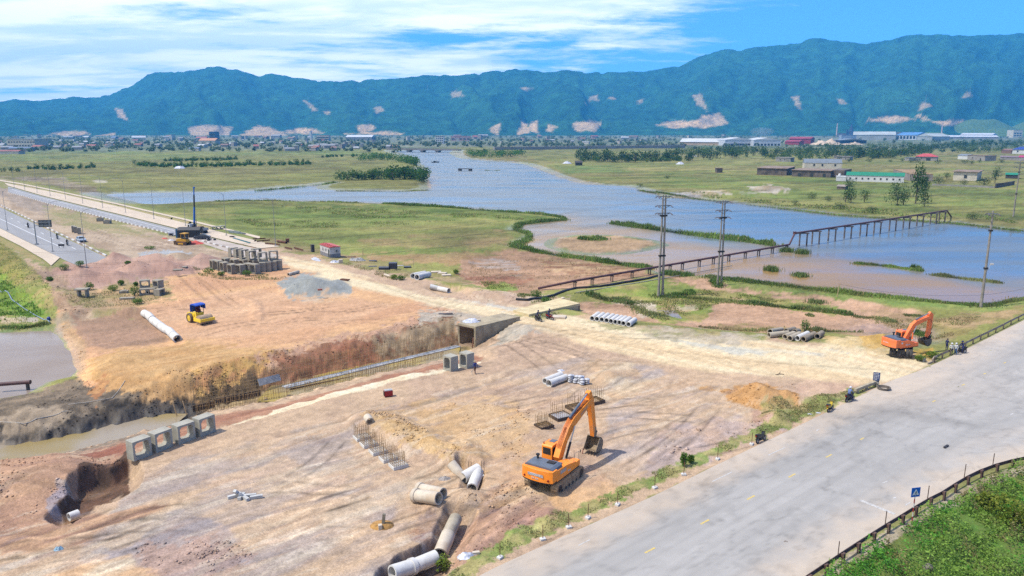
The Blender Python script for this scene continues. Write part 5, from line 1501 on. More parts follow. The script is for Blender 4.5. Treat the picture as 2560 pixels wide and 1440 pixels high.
cloth(1168,1391,.75,.5,.35,31, wt_, 'plastic_sheet', 'white sack lying on the verge at the bottom edge', 'sack', .3)
tag(MB().box((0,0,.1),(.5,.25,.18),.2).obj('wooden_block', ps_), 'small pale block lying on the verge beside the white sack', 'block').location = GP(1190,1385)
cloth(147,1374,.35,.3,.3,41, mat('pale blue plastic', P(150,186,206),.5,.2,4), 'plastic_bag', 'pale blue plastic bag lying on the brown ground at lower left', 'plastic bag')
cloth(1111,1197,.6,.4,.25,43, mat('grey sack', P(178,168,160),.8,.2,5), 'sack', 'grey crumpled sack near the pair of cream pipes', 'sack')
for i,(px,py,dx,dy) in enumerate(((1948,936,1.0,.1),(1945,937,.5,.4))):
 pass
t = thing('broken_branch', 'dry forked branch lying on the pale dirt road', 'branch', GP(1948,937),0)
MB().tube([(-.5,-.1,.05),(.1,.05,.12),(.6,.02,.06)],.04,5).tube([(-.3,-.15,.05),(.1,.15,.2),(.25,.35,.25)],.035,5).obj('twigs', fw_, t, 30)
tag(MB().box((0,0,.1),(.9,.2,.08),.7).obj('manhole_plate', dark_steel), 'small dark patch of scrap lying on the asphalt', 'scrap').location = G(2365,1118,.004)
cloth(1965,1355,.35,.2,.15,51, mat('brown rag', P(140,124,110),.9), 'rag', 'brown rag lying on the asphalt near the bottom', 'rag', .4)
t = thing('hose_coil', 'coiled grey cable lying on the road edge beside the concrete beam', 'cable coil', G(2208,973,0),0)
for k in range(5):
 MB().tube([((.62 + .05 * (k % 3)) * math.cos(a) + .03 * k, (.58 + .04 * k) * math.sin(a),.06 + .05 * k) for a in np.linspace(0,2 * math.pi, 26)],.04,5).obj('loop', mat('grey cable', P(132,120,108),.7,.2,3), t, 40)
def hose(pts, r, m, label, name='hose', cat='hose', dz=None, n=6):
 P3=[GP(px,py,r*.8) for px,py in pts]
 dense=[]
 for i in range(len(P3)-1):
  for k in range(4):
   q=P3[i].lerp(P3[i+1],k/4)
   q.z=max(q.z,HT(q.x,q.y)+r*.8)
   dense.append(q)
 dense.append(P3[-1])
 c=dense[0].copy()
 o=MB().tube([q-c for q in dense],r,n).obj(name,m,None,60)
 o.location=c
 return tag(o,label,cat)
blk = mat('black rubber', P(52,50,50),.6,.1,2)
hose(PTS("1290,750 1320,752 1352,748 1385,740 1412,729 1440,722 1500,718 1560,708 1620,698 1660,688"),.24, blk, 'thick black drain hose running along the ditch to the pipeline')
hose(PTS("0,728 30,750 60,772 90,790 110,800 124,806"),.09, mat('pale blue hose', P(150,170,190),.6), 'thin pale blue pump hose crossing the left garden')
hose(PTS("170,1012 225,1006 280,1003 330,1002"),.04, mat('pale hose', P(206,196,180),.7), 'thin pale hose lying on the black mud')
hose(PTS("-20,1074 60,1060 120,1045 170,1028"),.05, MATS['pale hose'], 'thin pale cable running over the mud at the left edge')
tag(MB().ball((0,0,.2),(.35,.25,.3),8,6).obj('pump', mat('blue plastic', P(40,70,150),.5)), 'small blue pump at the end of the pale blue hose', 'pump').location = GP(122,799)
# ------------------------------------------------------------------ soil clods and stones
def scatter(name, regions, m_cols, seed, smin, smax, label_kind='stuff', flat=.65):
 """rough stones strewn over outlined areas of the ground, all in one mesh: nobody could count them"""
 rr=np.random.default_rng(seed)
 pts_,siz=[],[]
 for (out,zl,cnt) in regions:
  P2=np.array(W2(out,zl))
  lo,hi=P2.min(0),P2.max(0)
  a=rr.uniform(lo,hi,(cnt*4,2))
  keep=poly_sd(P2,a[:,0],a[:,1])>0
  dn=fbm(a[:,0]/2.5,a[:,1]/2.5,4,seed)
  keep &=rr.random(len(a))<sstep((dn-.38)/.25)
  a=a[keep][:cnt]
  pts_.append(a)
 a=np.concatenate(pts_)
 s_=smin*(smax/smin)**(rr.random(len(a))**2.2)
 z=terrain(a[:,0],a[:,1])
 t8=np.array([[1,0,0],[-1,0,0],[0,1,0],[0,-1,0],[0,0,1],[0,0,-1]],float)
 f8=np.array([[0,2,4],[2,1,4],[1,3,4],[3,0,4],[2,0,5],[1,2,5],[3,1,5],[0,3,5]])
 V=t8[None]*(s_[:,None,None]*rr.uniform(.6,1.3,(len(a),6,3)))
 V[:,:,2]*=flat
 an=rr.uniform(0,6.28,len(a)); c,s2=np.cos(an)[:,None],np.sin(an)[:,None]
 X=V[...,0]*c-V[...,1]*s2+a[:,:1]; Y=V[...,0]*s2+V[...,1]*c+a[:,1:]
 Z=V[...,2]+(z+s_*.2)[:,None]
 vv=np.stack([X,Y,Z],-1).reshape(-1,3)
 ff=(f8[None]+(np.arange(len(a))*6)[:,None,None]).reshape(-1,3)
 base=ground_colour(a[:,0],a[:,1],z)
 cc=base*rr.uniform(.72,1.35,(len(a),1))*np.array(m_cols)
 return link(name, np_mesh(name, vv, ff, mat_attr('clods ' + name, fine=(12,.15), bump=None), np.repeat(cc, 6,0)), kind='stuff')
scatter('soil_clods', [(SITE, 0,1500),("915,1045 1000,1050 1150,1140 1125,1160 990,1105", 0,900),("470,930 640,890 760,872 720,900 640,935 500,965", 0,900),("640,895 780,850 960,820 1100,770 1160,790 900,860", 0,900),
      ("60,690 130,680 180,730 250,740 290,770 160,790", -.3,1100),("330,1360 560,1345 640,1380 560,1440 400,1470", 0,330),("1150,1230 1300,1200 1400,1290 1150,1400", 0,500),("1800,975 1990,960 2000,1030 1830,1020", 0,250),
      ("140,800 215,850 215,940 180,860", -.8,500),("0,1135 310,1150 190,1230 0,1330", 0,600),("330,740 430,700 640,690 860,740 640,730 350,790", 0,500),("0,1060 200,950 440,1010 180,1100", -1,700),("1650,1080 1960,1040 1900,1100 1650,1190", 0,400),
      ("1000,735 1290,730 1300,760 1100,745", 0,300),("120,650 560,640 450,690 210,720", 0,500),("240,960 640,900 560,980 260,1010", 0,700),("1100,1010 1330,1010 1300,1150 1150,1140", 0,350)],(1.05,1.02,1),5,.03,.17)
scatter('boulders', [("640,895 780,860 760,872 690,915", 0,16),("60,700 180,730 290,770 160,785", -.3,60),("480,985 700,940 660,960 500,1000", -1.8,14),("1660,1085 1760,1060 1740,1120 1660,1140", 0,20),("980,820 1150,775 1160,790 1010,830", 0,22),("300,1150 330,1165 260,1190", -.3,8),("1060,1290 1180,1290 1150,1350 1090,1360", 0,12)],(1,1,1),6,.14,.36)
# ------------------------------------------------------------------ machines
org = mat('orange machine paint', (.80,.235,.018),.45,.06,1.5, dirt=((.30,.20,.12),.5))
org2 = mat('faded orange paint', (.76,.165,.04),.5,.10,1.5, dirt=((.30,.17,.10),.55))
gryp = mat('slate grey paint', P(112,122,136),.5,.08,2)
steel_w = mat('worn track steel', P(192,164,128),.75,.2,3, col2=P(140,116,90))
buck_m = mat('worn bucket steel', P(172,150,120),.6,.2,3, col2=P(120,100,80))
blackp = mat('black machine parts', P(48,44,44),.55,.2,3)
glass_d = mat('dark glass', (.012,.013,.015),.08,.05,1, spec=.6)
chrome = mat('bright cylinder rod', P(200,204,212),.25,.05,2, metal=.7)
rubber = mat('tyre rubber', P(82,78,74),.9,.2,3)
whitelet = mat('white lettering', P(244,244,244),.5,.02,2)
greylet = mat('grey lettering plate', P(196,190,186),.5,.05,2)
FONTS={}
def text(s, size, loc, rot, m, parent, name='lettering', depth=.012):
 cu = bpy.data.curves.new(name, 'FONT')
 cu.body = s; cu.size = size; cu.align_x = 'CENTER'; cu.align_y = 'CENTER'; cu.extrude = depth
 cu.resolution_u=2
 cu.materials.append(m)
 tmp=bpy.data.objects.new(name,cu)
 COL.objects.link(tmp)
 me=bpy.data.meshes.new_from_object(tmp.evaluated_get(bpy.context.evaluated_depsgraph_get()))
 bpy.data.objects.remove(tmp)
 o=link(name,me,parent)
 o.location=loc; o.rotation_euler=rot
 return o
def track_profile(L,H,n=7):
 r=H/2
 p=[]
 for i in range(n+1):
  a=-math.pi/2+math.pi*i/n
  p.append((L/2-r+r*math.cos(a),r+r*math.sin(a)))
 for i in range(n+1):
  a=math.pi/2+math.pi*i/n
  p.append((-L/2+r+r*math.cos(a),r+r*math.sin(a)))
 return p
def add_track(t,x,L,H,wd,m_shoe,m_frame):
 """a crawler: belt of shoes, side frame, sprocket, idler and rollers"""
 pr=track_profile(L,H,7)
 b = MB(); b.prism(pr, 'x', x - wd / 2, x + wd / 2)
 tr = b.obj('crawler_track', m_shoe, t, 20)
 sh=MB()
 per=[Vector((0,p[0],p[1])) for p in pr]; per.append(per[0])
 tot=sum((per[i+1]-per[i]).length for i in range(len(per)-1))
 n=int(tot/.23)
 for k in range(n):
  s_=tot*k/n
  for i in range(len(per)-1):
   l_=(per[i+1]-per[i]).length
   if s_<=l_:
    q=per[i].lerp(per[i+1],s_/l_); d=(per[i+1]-per[i]).normalized(); break
   s_-=l_
  ang=math.atan2(d.z,d.y)
  sh.box((x, q.y + d.z * .025, q.z - d.y * .025),(wd + .02,.16,.05), Matrix.Rotation(ang, 3, 'X'))
 sh.obj('track_shoe', m_shoe, tr, 0)['kind'] = 'stuff'
 sg=1 if x>0 else-1
 xo=x+sg*(wd/2+.015)
 f=MB()
 f.prism([(-L / 2 + H * .6, H * .18),(L / 2 - H * .6, H * .18),(L / 2 - H * .5, H * .5),(L * .1, H * .72),(-L * .15, H * .72),(-L / 2 + H * .5, H * .5)], 'x', min(xo, xo - sg * .1), max(xo, xo - sg * .1))
 f.obj('track_frame', m_frame, tr, 20)
 w_=MB()
 for y in (-L/2+H/2,L/2-H/2):
  w_.cyl((xo-sg*.06,y,H/2),(xo+sg*.03,y,H/2),H*.3,n=12)
 for i in range(6):
  y=-L/2+H*.8+(L-H*1.6)*i/5
  w_.cyl((xo-sg*.06,y,H*.2),(xo+sg*.035,y,H*.2),H*.12,n=8)
 w_.obj('track_wheels', dark_steel, tr, 30)
 return tr
def arm_plate(t,name,prof,wd,m,parent=None):
 b = MB(); b.prism(prof, 'x', -wd / 2, wd / 2)
 return b.obj(name,m,parent or t,25)
def hydraulic(t, a, b_, r, mid_=.55, name='cylinder', rod=True):
 a,b_=Vector(a),Vector(b_)
 o=MB().cyl(a,a.lerp(b_,mid_),r,n=10).obj(name,gryp if rod else blackp,t)
 MB().cyl(a.lerp(b_, mid_ * .98), b_, r * .6, n=8).obj('rod', chrome, o)
 return o
def bucket(t,wd,sc,origin,rot,m,teeth=5):
 """bucket hanging from the stick end: curved shell, side cheeks and teeth (local y forward, z up)"""
 prof=[(0.0,0.0),(.28,-.05),(.62,-.35),(.72,-.75),(.55,-1.1),(.2,-1.28),(-.25,-1.3),(-.62,-1.18)]
 inn=[(-.6,-1.10),(-.24,-1.22),(.18,-1.2),(.48,-1.04),(.63,-.74),(.55,-.38),(.24,-.1),(0.0,-.06)]
 M = Matrix.Rotation(rot, 3, 'X')
 def tf(y,z):
  v=M @ Vector((0,y*sc,z*sc)); return (v.y+origin[1],v.z+origin[2])
 b = MB(); b.prism([tf(*p) for p in prof + inn], 'x', -wd / 2, wd / 2)
 o = b.obj('bucket', m, t, 25)
 ch_=MB()
 side=[tf(*p) for p in prof]
 for x in (-wd/2,wd/2-.04):
  ch_.prism(side, 'x', x, x + .04)
 ch_.obj('bucket_cheeks', m, o, 20)
 te=MB()
 for i in range(teeth):
  x=-wd/2+.08+(wd-.16)*i/(teeth-1)
  p=tf(-.62,-1.16); q=tf(-.86,-1.06)
  te.bar((x,p[0],p[1]),(x,q[0],q[1]),.09,.06)
 te.obj('bucket_teeth', m, o, 0)
 return o
def excavator_house(t,sc_w,L0,L1,base,body_m,cab_side=-1,plate=True):
 """upper body: counterweight, engine hood, side boxes, cab, handrail"""
 w=sc_w
 cw=MB()
 n=8
 prof=[]
 for i in range(n+1):
  a=math.pi*(1.16+.68*i/n)
  prof.append((w/2*math.cos(a)/math.cos(math.pi*.16),L0+.55+.62*math.sin(a)))
 prof+=[(w/2,L0+1.0),(-w/2,L0+1.0)]
 cw.prism(prof, 'z', base + .12, base + 1.12)
 c = cw.obj('counterweight', body_m, t, 30)
 MB().prism([(p[0] * .98, p[1] * .985) for p in prof], 'z', base - .02, base + .119).obj('counterweight_skirt', blackp, c, 30)
 MB().prism([(L0 + 1.0, base),(L0 + 2.9, base),(L1 - .9, base + .05),(L1 - .9, base + .62),(L0 + 2.6, base + .92),(L0 + 1.0, base + .98)], 'x', .42, w / 2).obj('side_box', body_m, t, 20)
 MB().prism([(L0 + 1.0, base),(L0 + 1.75, base),(L0 + 1.75, base + .95),(L0 + 1.0, base + .98)], 'x', -w / 2,-.42).obj('side_box', body_m, t, 20)
 MB().box((w * .32, L1 - .55, base + .3),(w * .36,.7,.5)).obj('tool_box', body_m, t, 20)
 MB().box((0,(L0 + L1) / 2 + .1, base - .02),(w * .9, L1 - L0 - .4,.1)).obj('deck', blackp, t, 20)
 hood=MB()
 hood.prism([(-w / 2 + .1, base + .98),(-w / 2 + .12, base + 1.2),(-w / 2 + .35, base + 1.3),(w / 2 - .4, base + 1.3),(w / 2 - .15, base + 1.18),(w / 2 - .1, base + .98)], 'y', L0 + .45, L0 + 2.0)
 h = hood.obj('engine_hood', gryp, t, 20)
 MB().box((w * .2, L0 + 1.6, base + 1.33),(.7,.4,.08)).box((w * .2, L0 + 1.35, base + 1.33),(.7,.05,.09)).obj('hood_grille', blackp, h, 0)
 MB().cyl((-w * .28, L0 + 1.7, base + 1.3),(-w * .28, L0 + 1.7, base + 1.62),.09, n=10).cyl((-w * .28, L0 + 1.7, base + 1.6),(-w * .28, L0 + 1.7, base + 1.72),.17, n=10).obj('air_filter_cap', blackp, h)
 MB().box((.55, L0 + 2.35, base + .96),(1.0,.6,.06)).obj('tank_top', gryp, t, 0)
 x0,x1=(-w/2+.02,-w/2+1.05)
 y0,y1=L1-1.75,L1
 cz0,cz1=base+.05,base+1.85
 cp=[(y0,cz0),(y1-.05,cz0),(y1,cz0+.7),(y1-.28,cz1-.06),(y1-.5,cz1),(y0+.1,cz1),(y0,cz1-.12)]
 cab = MB().prism(cp, 'x', x0, x1).obj('cab', body_m, t, 20)
 e=.012
 MB().box(((x0 + x1) / 2, y0 - .01, cz1 - .55),(.78,.02,.6)).obj('rear_window', glass_d, cab, 0)
 MB().prism([(y0 + .7, cz0 + .75),(y1 - .12, cz0 + .75),(y1 - .36, cz1 - .2),(y0 + .7, cz1 - .2)], 'x', x1, x1 + e).obj('side_window', glass_d, cab, 0)
 MB().prism([(y0 + .12, cz0 + .85),(y0 + .6, cz0 + .85),(y0 + .6, cz1 - .2),(y0 + .12, cz1 - .2)], 'x', x1, x1 + e).obj('side_window', glass_d, cab, 0)
 MB().prism([(y0 + .12, cz0 + .85),(y1 - .12, cz0 + .85),(y1 - .36, cz1 - .2),(y0 + .12, cz1 - .2)], 'x', x0 - e, x0).obj('side_window', glass_d, cab, 0)
 MB().bar(((x0 + x1) / 2, y1 - .0, cz0 + .78),((x0 + x1) / 2, y1 - .28, cz1 - .14),.8,.02,(0,1,0)).obj('windscreen', glass_d, cab, 0)
 MB().box(((x0 + x1) / 2,(y0 + y1) / 2 + .2, cz1 + .012),(.55,.6,.03)).obj('roof_hatch', gryp, cab, 0)
 MB().cyl((x0 + .15, y0 + .12, cz1),(x0 + .15, y0 + .12, cz1 + .2),.05, n=8).obj('beacon', mat('amber red lamp', P(176,60,40),.4), cab)
 rail=MB()
 hx=w/2-.06
 rail.tube([(hx,L1-.3,base+.55),(hx,L1-.3,base+1.35),(hx,L1-1.0,base+1.4),(hx,L1-1.2,base+.7)],.022,5)
 rail.tube([(hx - .5, L1 - .25, base + .5),(hx - .5, L1 - .25, base + 1.3)],.02,5).obj('handrail', mat('grey rail', P(150,140,130),.5), t, 40)
 MB().box((w / 2 + .06, L1 - .25, base + 1.35),(.04,.12,.25)).obj('mirror', blackp, t, 0)
 return c,cab
EXH=-R(33.5)
ex = thing('crawler_excavator', 'big orange crawler excavator with grey hood and raised boom beside the asphalt road', 'excavator', Vector((3.72,61.6,0)), EXH)
ex.location.z=HT(3.72,61.6)
for s_ in (-1,1):
 add_track(ex,s_*1.32,4.7,.98,.62,steel_w,steel_w)
MB().box((0,0,.62),(2.05,1.6,.4)).cyl((0,0,.8),(0,0,1.12),.75, n=18).obj('undercarriage', blackp, ex, 30)
B0=1.15
cw_,cab_=excavator_house(ex,3.0,-3.15,2.0,B0,org)
MB().box((0,-3.215, B0 + .68),(1.5,.02,.24)).obj('name_plate', mat('silver plate', P(206,204,208),.4), cw_, 0)
text('DOOSAN', .24,(0,-3.235, B0 + .68),(math.pi / 2,0,0), whitelet, cw_)
text('DX 300', .2,(-.05,-3.23, B0 + .36),(math.pi / 2,0,0), whitelet, cw_)
MB().cyl((1.15,-3.02, B0 + .35),(1.15,-3.1, B0 + .33),.1, n=12).cyl((-1.15,-3.02, B0 + .35),(-1.15,-3.1, B0 + .33),.1, n=12).obj('tail_lamp', mat('red lamp', P(170,40,30),.4), cw_)
MB().box((1.51,-1.15, B0 + .62),(.02,.95,.3)).obj('side_plate', greylet, ex, 0)
text('300LC', .2,(1.515,-.1, B0 + .3),(math.pi / 2,0, math.pi / 2), whitelet, ex)
boom = arm_plate(ex, 'boom', [(.35,1.7),(.9,1.75),(1.75,3.15),(3.05,4.1),(6.45,5.35),(6.35,5.85),(2.9,4.95),(1.95,4.35),(.75,3.0),(.2,2.1)],.55, org)
text('DOOSAN', .3,(.285,4.75,5.02),(math.pi / 2,0, math.pi / 2), greylet, boom); boom.children[-1].rotation_euler = (math.pi / 2 - .0,-.36, math.pi / 2)
hp=MB()
for k in range(4):
 hp.tube([(-.15+.1*k,.55,2.9),(-.15+.1*k,1.75,4.35),(-.15+.1*k,2.85,5.05),(-.15+.1*k,5.6,5.75)],.03,5)
hp.obj('hydraulic_pipes', mat('orange brown pipes', P(190,96,40),.5), boom, 40)
stick = arm_plate(ex, 'stick', [(5.75,6.35),(6.15,6.5),(6.75,5.5),(7.5,1.75),(7.3,1.55),(6.95,1.7),(6.2,4.9)],.42, org)
MB().prism([(7.12,2.6),(7.36,2.6),(7.5,1.75),(7.3,1.55),(6.95,1.7)], 'x', -.22,.22).obj('worn_stick_end', buck_m, stick, 20)
hydraulic(ex, (0,2.5,5.0),(0,5.85,6.3),.12,.55, 'stick_cylinder')
for s_ in (-.42,.42):
 hydraulic(ex, (s_, 1.25,1.75),(s_, 2.75,4.25),.11,.5, 'boom_cylinder', False)
hydraulic(ex, (0,6.75,5.3),(0,7.45,2.7),.09,.6, 'bucket_cylinder', False)
MB().bar((-.12,7.25,2.35),(-.12,7.75,1.9),.06,.14).bar((.12,7.25,2.35),(.12,7.75,1.9),.06,.14).bar((0,7.75,1.9),(0,7.5,1.35),.2,.12).obj('bucket_link', dark_steel, ex, 20)
hs=MB()
for k in range(3):
 hs.tube([(-.3,5.6,5.6-.1*k),(-.36,6.4,5.0-.2*k),(-.3,6.6,4.4-.2*k),(-.26,6.4,3.9)],.03,5)
hs.tube([(-.24,7.1,3.2),(-.3,7.25,2.4),(-.24,7.2,2.0)],.028,5).obj('hoses', blackp, stick, 40)
bk=bucket(ex,1.35,1.12,(0,7.3,1.62),R(-8),buck_m)
MB().bar((-.62,6.45,.55),(-.66,6.25,-.1),.08,.05).obj('hanging_strap', mat('pinkish strap', P(170,110,90),.8), bk, 0)
wl=GP(2252,886)
we = thing('wheeled_excavator', 'orange wheeled excavator with black bucket standing at the guard rail by the junction', 'excavator', wl, 0)
CHD,HSD=R(62)-math.pi/2,R(20)-math.pi/2
def wheel(parent,c,ax,r,wd,hub_m,tyre_m=None,n=18):
 c=Vector(c); ax=Vector(ax).normalized()
 tm=MB()
 prof=[(-.5,.72),(-.5,.93),(-.36,1.0),(.36,1.0),(.5,.93),(.5,.72)]
 u=ax.orthogonal().normalized(); w_=ax.cross(u)
 vs_=[]
 for (x,rr) in prof:
  for i in range(n):
   a=2*math.pi*i/n
   vs_.append(c+ax*x*wd+(u*math.cos(a)+w_*math.sin(a))*rr*r)
 fs_=[(k*n+i,k*n+(i+1)%n,(k+1)*n+(i+1)%n,(k+1)*n+i) for k in range(len(prof)-1) for i in range(n)]
 tm.add(vs_,fs_)
 o = tm.obj('wheel', tyre_m or rubber, parent, 40)
 MB().cyl(c - ax * wd * .36, c + ax * wd * .36, r * .73, n=n).cyl(c - ax * wd * .46, c + ax * wd * .46, r * .3, n=8).obj('rim', hub_m, o, 30)
 return o
ch=MB()
Mc = Matrix.Rotation(CHD, 3, 'Z')
def C(v):
 return Mc @ Vector(v)
chs = MB().box(C((0,0,.85)),(.9,4.2,.5), Mc).box(C((0,-1.35,.6)),(2.3,.25,.25), Mc).box(C((0,1.35,.6)),(2.3,.25,.25), Mc).cyl(C((0,0,1.05)), C((0,0,1.3)),.6, n=16).obj('chassis', blackp, we, 30)
for y in (-1.35,1.35):
 for s_ in (-1,1):
  for k in (0,.42):
   wheel(we,C((s_*(1.2-k),y,.6)),C((1,0,0)),.6,.37,blackp)
MB().tube([C((-.9,-2.0,.3)), C((-.5,-2.0,.3)), C((-.4,-1.8,.9))],.05,6).tube([C((.4,-1.8,.9)), C((.5,-2.0,.35)), C((.9,-2.0,.35))],.05,6).obj('rear_step', dark_steel, we, 40)
hse = bpy.data.objects.new('upper_body', None); COL.objects.link(hse); hse.parent = we
hse.rotation_euler=(0,0,HSD)
B1=1.32
cw2,cab2=excavator_house(hse,2.5,-2.6,1.75,B1,org2)
cab2.children[0]
text('DOOSAN', .2,(-.2,-2.67, B1 + .62),(math.pi / 2,0,0), whitelet, hse)
text('200W', .3,(1.262,-.35, B1 + .4),(math.pi / 2,0, math.pi / 2), whitelet, hse)
MB().box((1.262,-1.35, B1 + .7),(.02,.28,.2)).obj('white_badge', whitelet, hse, 0)
bm2 = arm_plate(we, 'boom', [(.3,1.9),(.75,1.95),(1.35,3.1),(2.1,3.95),(4.65,4.75),(4.6,5.15),(2.0,4.55),(1.35,4.1),(.45,2.7),(.15,2.2)],.45, org2, hse)
st2 = arm_plate(we, 'stick', [(4.1,5.25),(4.45,5.6),(4.95,5.2),(4.75,2.2),(4.45,1.95),(4.2,2.1),(4.35,4.4)],.36, org2, hse)
hydraulic(hse, (0,2.0,4.7),(0,4.2,5.4),.09,.55, 'stick_cylinder')
for s_ in (-.33,.33):
 hydraulic(hse, (s_, 1.0,1.9),(s_, 1.9,3.9),.085,.5, 'boom_cylinder', False)
hydraulic(hse, (0,4.95,5.0),(0,4.9,2.9),.08,.6, 'bucket_cylinder')
MB().box((0,4.65,2.05),(.5,.5,.3)).bar((-.15,4.6,2.2),(-.15,4.95,2.7),.08,.16).bar((.15,4.6,2.2),(.15,4.95,2.7),.08,.16).obj('quick_coupler', blackp, hse, 20)
bucket(hse, 1.1,.98,(0,4.62,1.95), R(-52), mat('black bucket steel', P(70,66,66),.45,.3,3, col2=P(120,112,104)))
MB().tube([(-.24,2.2,4.5),(-.3,3.6,5.2),(-.26,4.4,4.6)],.03,5).tube([(.24,4.5,4.6),(.3,4.9,3.8),(.26,4.7,3.0)],.03,5).obj('hoses', blackp, hse, 40)
MB().cyl((.75,.9, B1 + .95),(.75,.9, B1 + 1.9),.1,.07, n=8).obj('exhaust_stack', org2, hse)
# ------------------------------------------------------------------ soil roller
yl = mat('yellow machine paint', (.74,.50,.03),.45,.08,2, dirt=((.32,.24,.14),.6))
drum_m = mat('dusty drum steel', P(206,176,142),.7,.12,2)
blue_tarp = mat('blue canvas', P(34,92,206),.7,.12,3)
rl = thing('soil_roller', 'yellow soil roller with a blue canopy on the orange levelled ground', 'roller', GP(500,806), R(-38) - math.pi / 2)
MB().cyl((-1.05,1.45,.75),(1.05,1.45,.75),.75, n=28).obj('drum', drum_m, rl, 30)
fr=MB().box((-1.16,1.35,.78),(.14,2.0,.5)).box((1.16,1.35,.78),(.14,2.0,.5)).box((0,2.32,.8),(2.46,.2,.42)).box((0,.5,.85),(2.2,.24,.5)).box((0,.15,.8),(.8,.8,.5))
fr.obj('drum_frame', yl, rl, 20)
MB().prism([(-2.4,.7),(-.35,.7),(-.35,1.5),(-1.1,1.62),(-2.2,1.5),(-2.45,1.3)], 'x', -.75,.75).obj('engine_body', yl, rl, 20)
for s_ in (-1,1):
 wheel(rl, (s_ * .9,-1.3,.75),(1,0,0),.75,.5, yl, mat('dusty tyre', P(140,120,100),.9,.2,3))
MB().box((0,-.25,1.3),(1.3,.9,.7)).obj('operator_platform', yl, rl, 20)
MB().box((-.05,-.35,1.85),(.6,.6,.5)).box((-.05,-.6,2.2),(.6,.14,.6)).obj('driver_seat', mat('dark red seat', P(120,40,40),.7), rl, 20)
MB().tube([(-.1,.1,1.6),(-.1,.15,2.1)],.04,6).obj('steering_column', blackp, rl)
for x in (-.62,.62):
 for y in (-.75,.25):
  MB().cyl((x, y, 1.5),(x, y, 2.9),.04, n=6).obj('canopy_post', blackp, rl)
MB().prism([(-1.0,2.86),(.6,2.86),(.5,3.0),(-.2,3.08),(-.9,3.02)], 'x', -.85,.85).obj('canopy', blue_tarp, rl, 20)
MB().box((-.83,-.2,2.55),(.03,1.5,.7)).box((.1,-.98,2.3),(1.7,.03,1.2)).obj('canopy_curtain', blue_tarp, rl, 0)
MB().bar((.75,.3,2.2),(1.15,.35,2.3),.04,.04).box((1.18,.35,2.35),(.06,.16,.3)).obj('mirror', blackp, rl, 0)
# ------------------------------------------------------------------ bulldozer
dz = thing('bulldozer', 'small yellow bulldozer with a canopy beside the red tarpaulin', 'bulldozer', GP(459,612), R(165) - math.pi / 2)
yo = mat('orange yellow paint', P(238,176,42),.5,.08,2)
for s_ in (-1,1):
 add_track(dz, s_ * .95,3.2,.95,.5, mat('brown track steel', P(140,100,70),.8,.2,3), yo)
MB().prism([(-1.4,.7),(1.6,.7),(1.6,1.6),(.2,1.75),(-1.4,1.5)], 'x', -.68,.68).obj('body', yo, dz, 20)
MB().box((0,-.55,1.75),(1.3,1.1,.4)).obj('operator_seat', blackp, dz, 20)
for x in (-.7,.7):
 for y in (-1.2,.1):
  MB().cyl((x, y, 1.5),(x, y, 3.0),.05, n=6).obj('canopy_post', yo, dz)
MB().prism([(-1.4,3.0),(.3,3.0),(.15,3.2),(-1.25,3.2)], 'x', -.85,.85).obj('canopy', yo, dz, 20)
MB().cyl((.3,.9,1.6),(.3,.9,2.3),.06, n=8).obj('exhaust_stack', blackp, dz)
MB().prism([(1.9,.15),(2.1,.1),(2.02,.6),(2.15,1.1),(1.95,1.1),(1.85,.6)], 'x', -1.3,1.3).obj('blade', mat('worn blade steel', P(170,140,100),.6), dz, 20)
MB().bar((-.95,.3,.55),(-.95,1.95,.45),.12,.16).bar((.95,.3,.55),(.95,1.95,.45),.12,.16).obj('blade_arms', yo, dz, 0)
cloth(484,609,3.2,1.9,.8,61, mat('red tarpaulin', P(232,92,72),.7,.15,1.5), 'tarpaulin', 'bright red tarpaulin thrown over a low heap beside the bulldozer', 'tarpaulin', -.2)
cloth(412,597,.9,.5,.4,62, MATS['red tarpaulin'], 'tarpaulin', 'small red tarpaulin scrap left of the bulldozer', 'tarpaulin')
cloth(428,601,1.0,.6,.45,63, wt_, 'sack', 'white sack lying left of the bulldozer', 'sack')
# ------------------------------------------------------------------ crane truck
blu = mat('blue crane paint', P(30,110,200),.45,.08,2)
ct = thing('crane_truck', 'white truck with a tall upright blue crane boom parked on the pavement', 'crane truck', GP(494,582), R(-38) + math.pi / 2)
wcab = mat('white cab paint', P(232,234,238),.4,.05,2)
MB().box((0,-.6,.85),(.9,7.0,.3)).obj('chassis', blackp, ct, 20)
cb = MB().prism([(2.0,.7),(3.6,.7),(3.65,1.5),(3.3,2.5),(2.1,2.55)], 'x', -1.1,1.1).obj('cab', wcab, ct, 20)
MB().box((0,3.52,2.0),(1.9,.04,.75), Matrix.Rotation(.33,3, 'X')).obj('windscreen', glass_d, cb, 0)
for s_ in (-1,1):
 MB().prism([(2.4,1.6),(3.35,1.6),(3.2,2.3),(2.4,2.3)], 'x', s_ * 1.1, s_ * 1.115).obj('side_window', glass_d, cb, 0)
 for y in (2.75,-2.2,-3.3):
  wheel(ct,(s_*.98,y,.5),(1,0,0),.5,.3,blackp)
MB().box((0,-1.6,1.15),(2.3,5.2,.22)).box((-1.12,-1.6,1.5),(.06,5.2,.5)).box((1.12,-1.6,1.5),(.06,5.2,.5)).box((0,-4.2,1.5),(2.3,.06,.5)).obj('flat_bed', mat('grey truck bed', P(186,188,190),.6,.1,2), ct, 0)
ld=MB()
for k in range(7):
 ld.box((random.uniform(-.7,.7),random.uniform(-3.4,.3),1.6+.2*random.random()),(random.uniform(.5,1.0),random.uniform(.6,1.2),.6+.3*random.random()),random.random())
ld.obj('load', mat('brown crates', P(186,150,116),.85,.2,2), ct, 0)
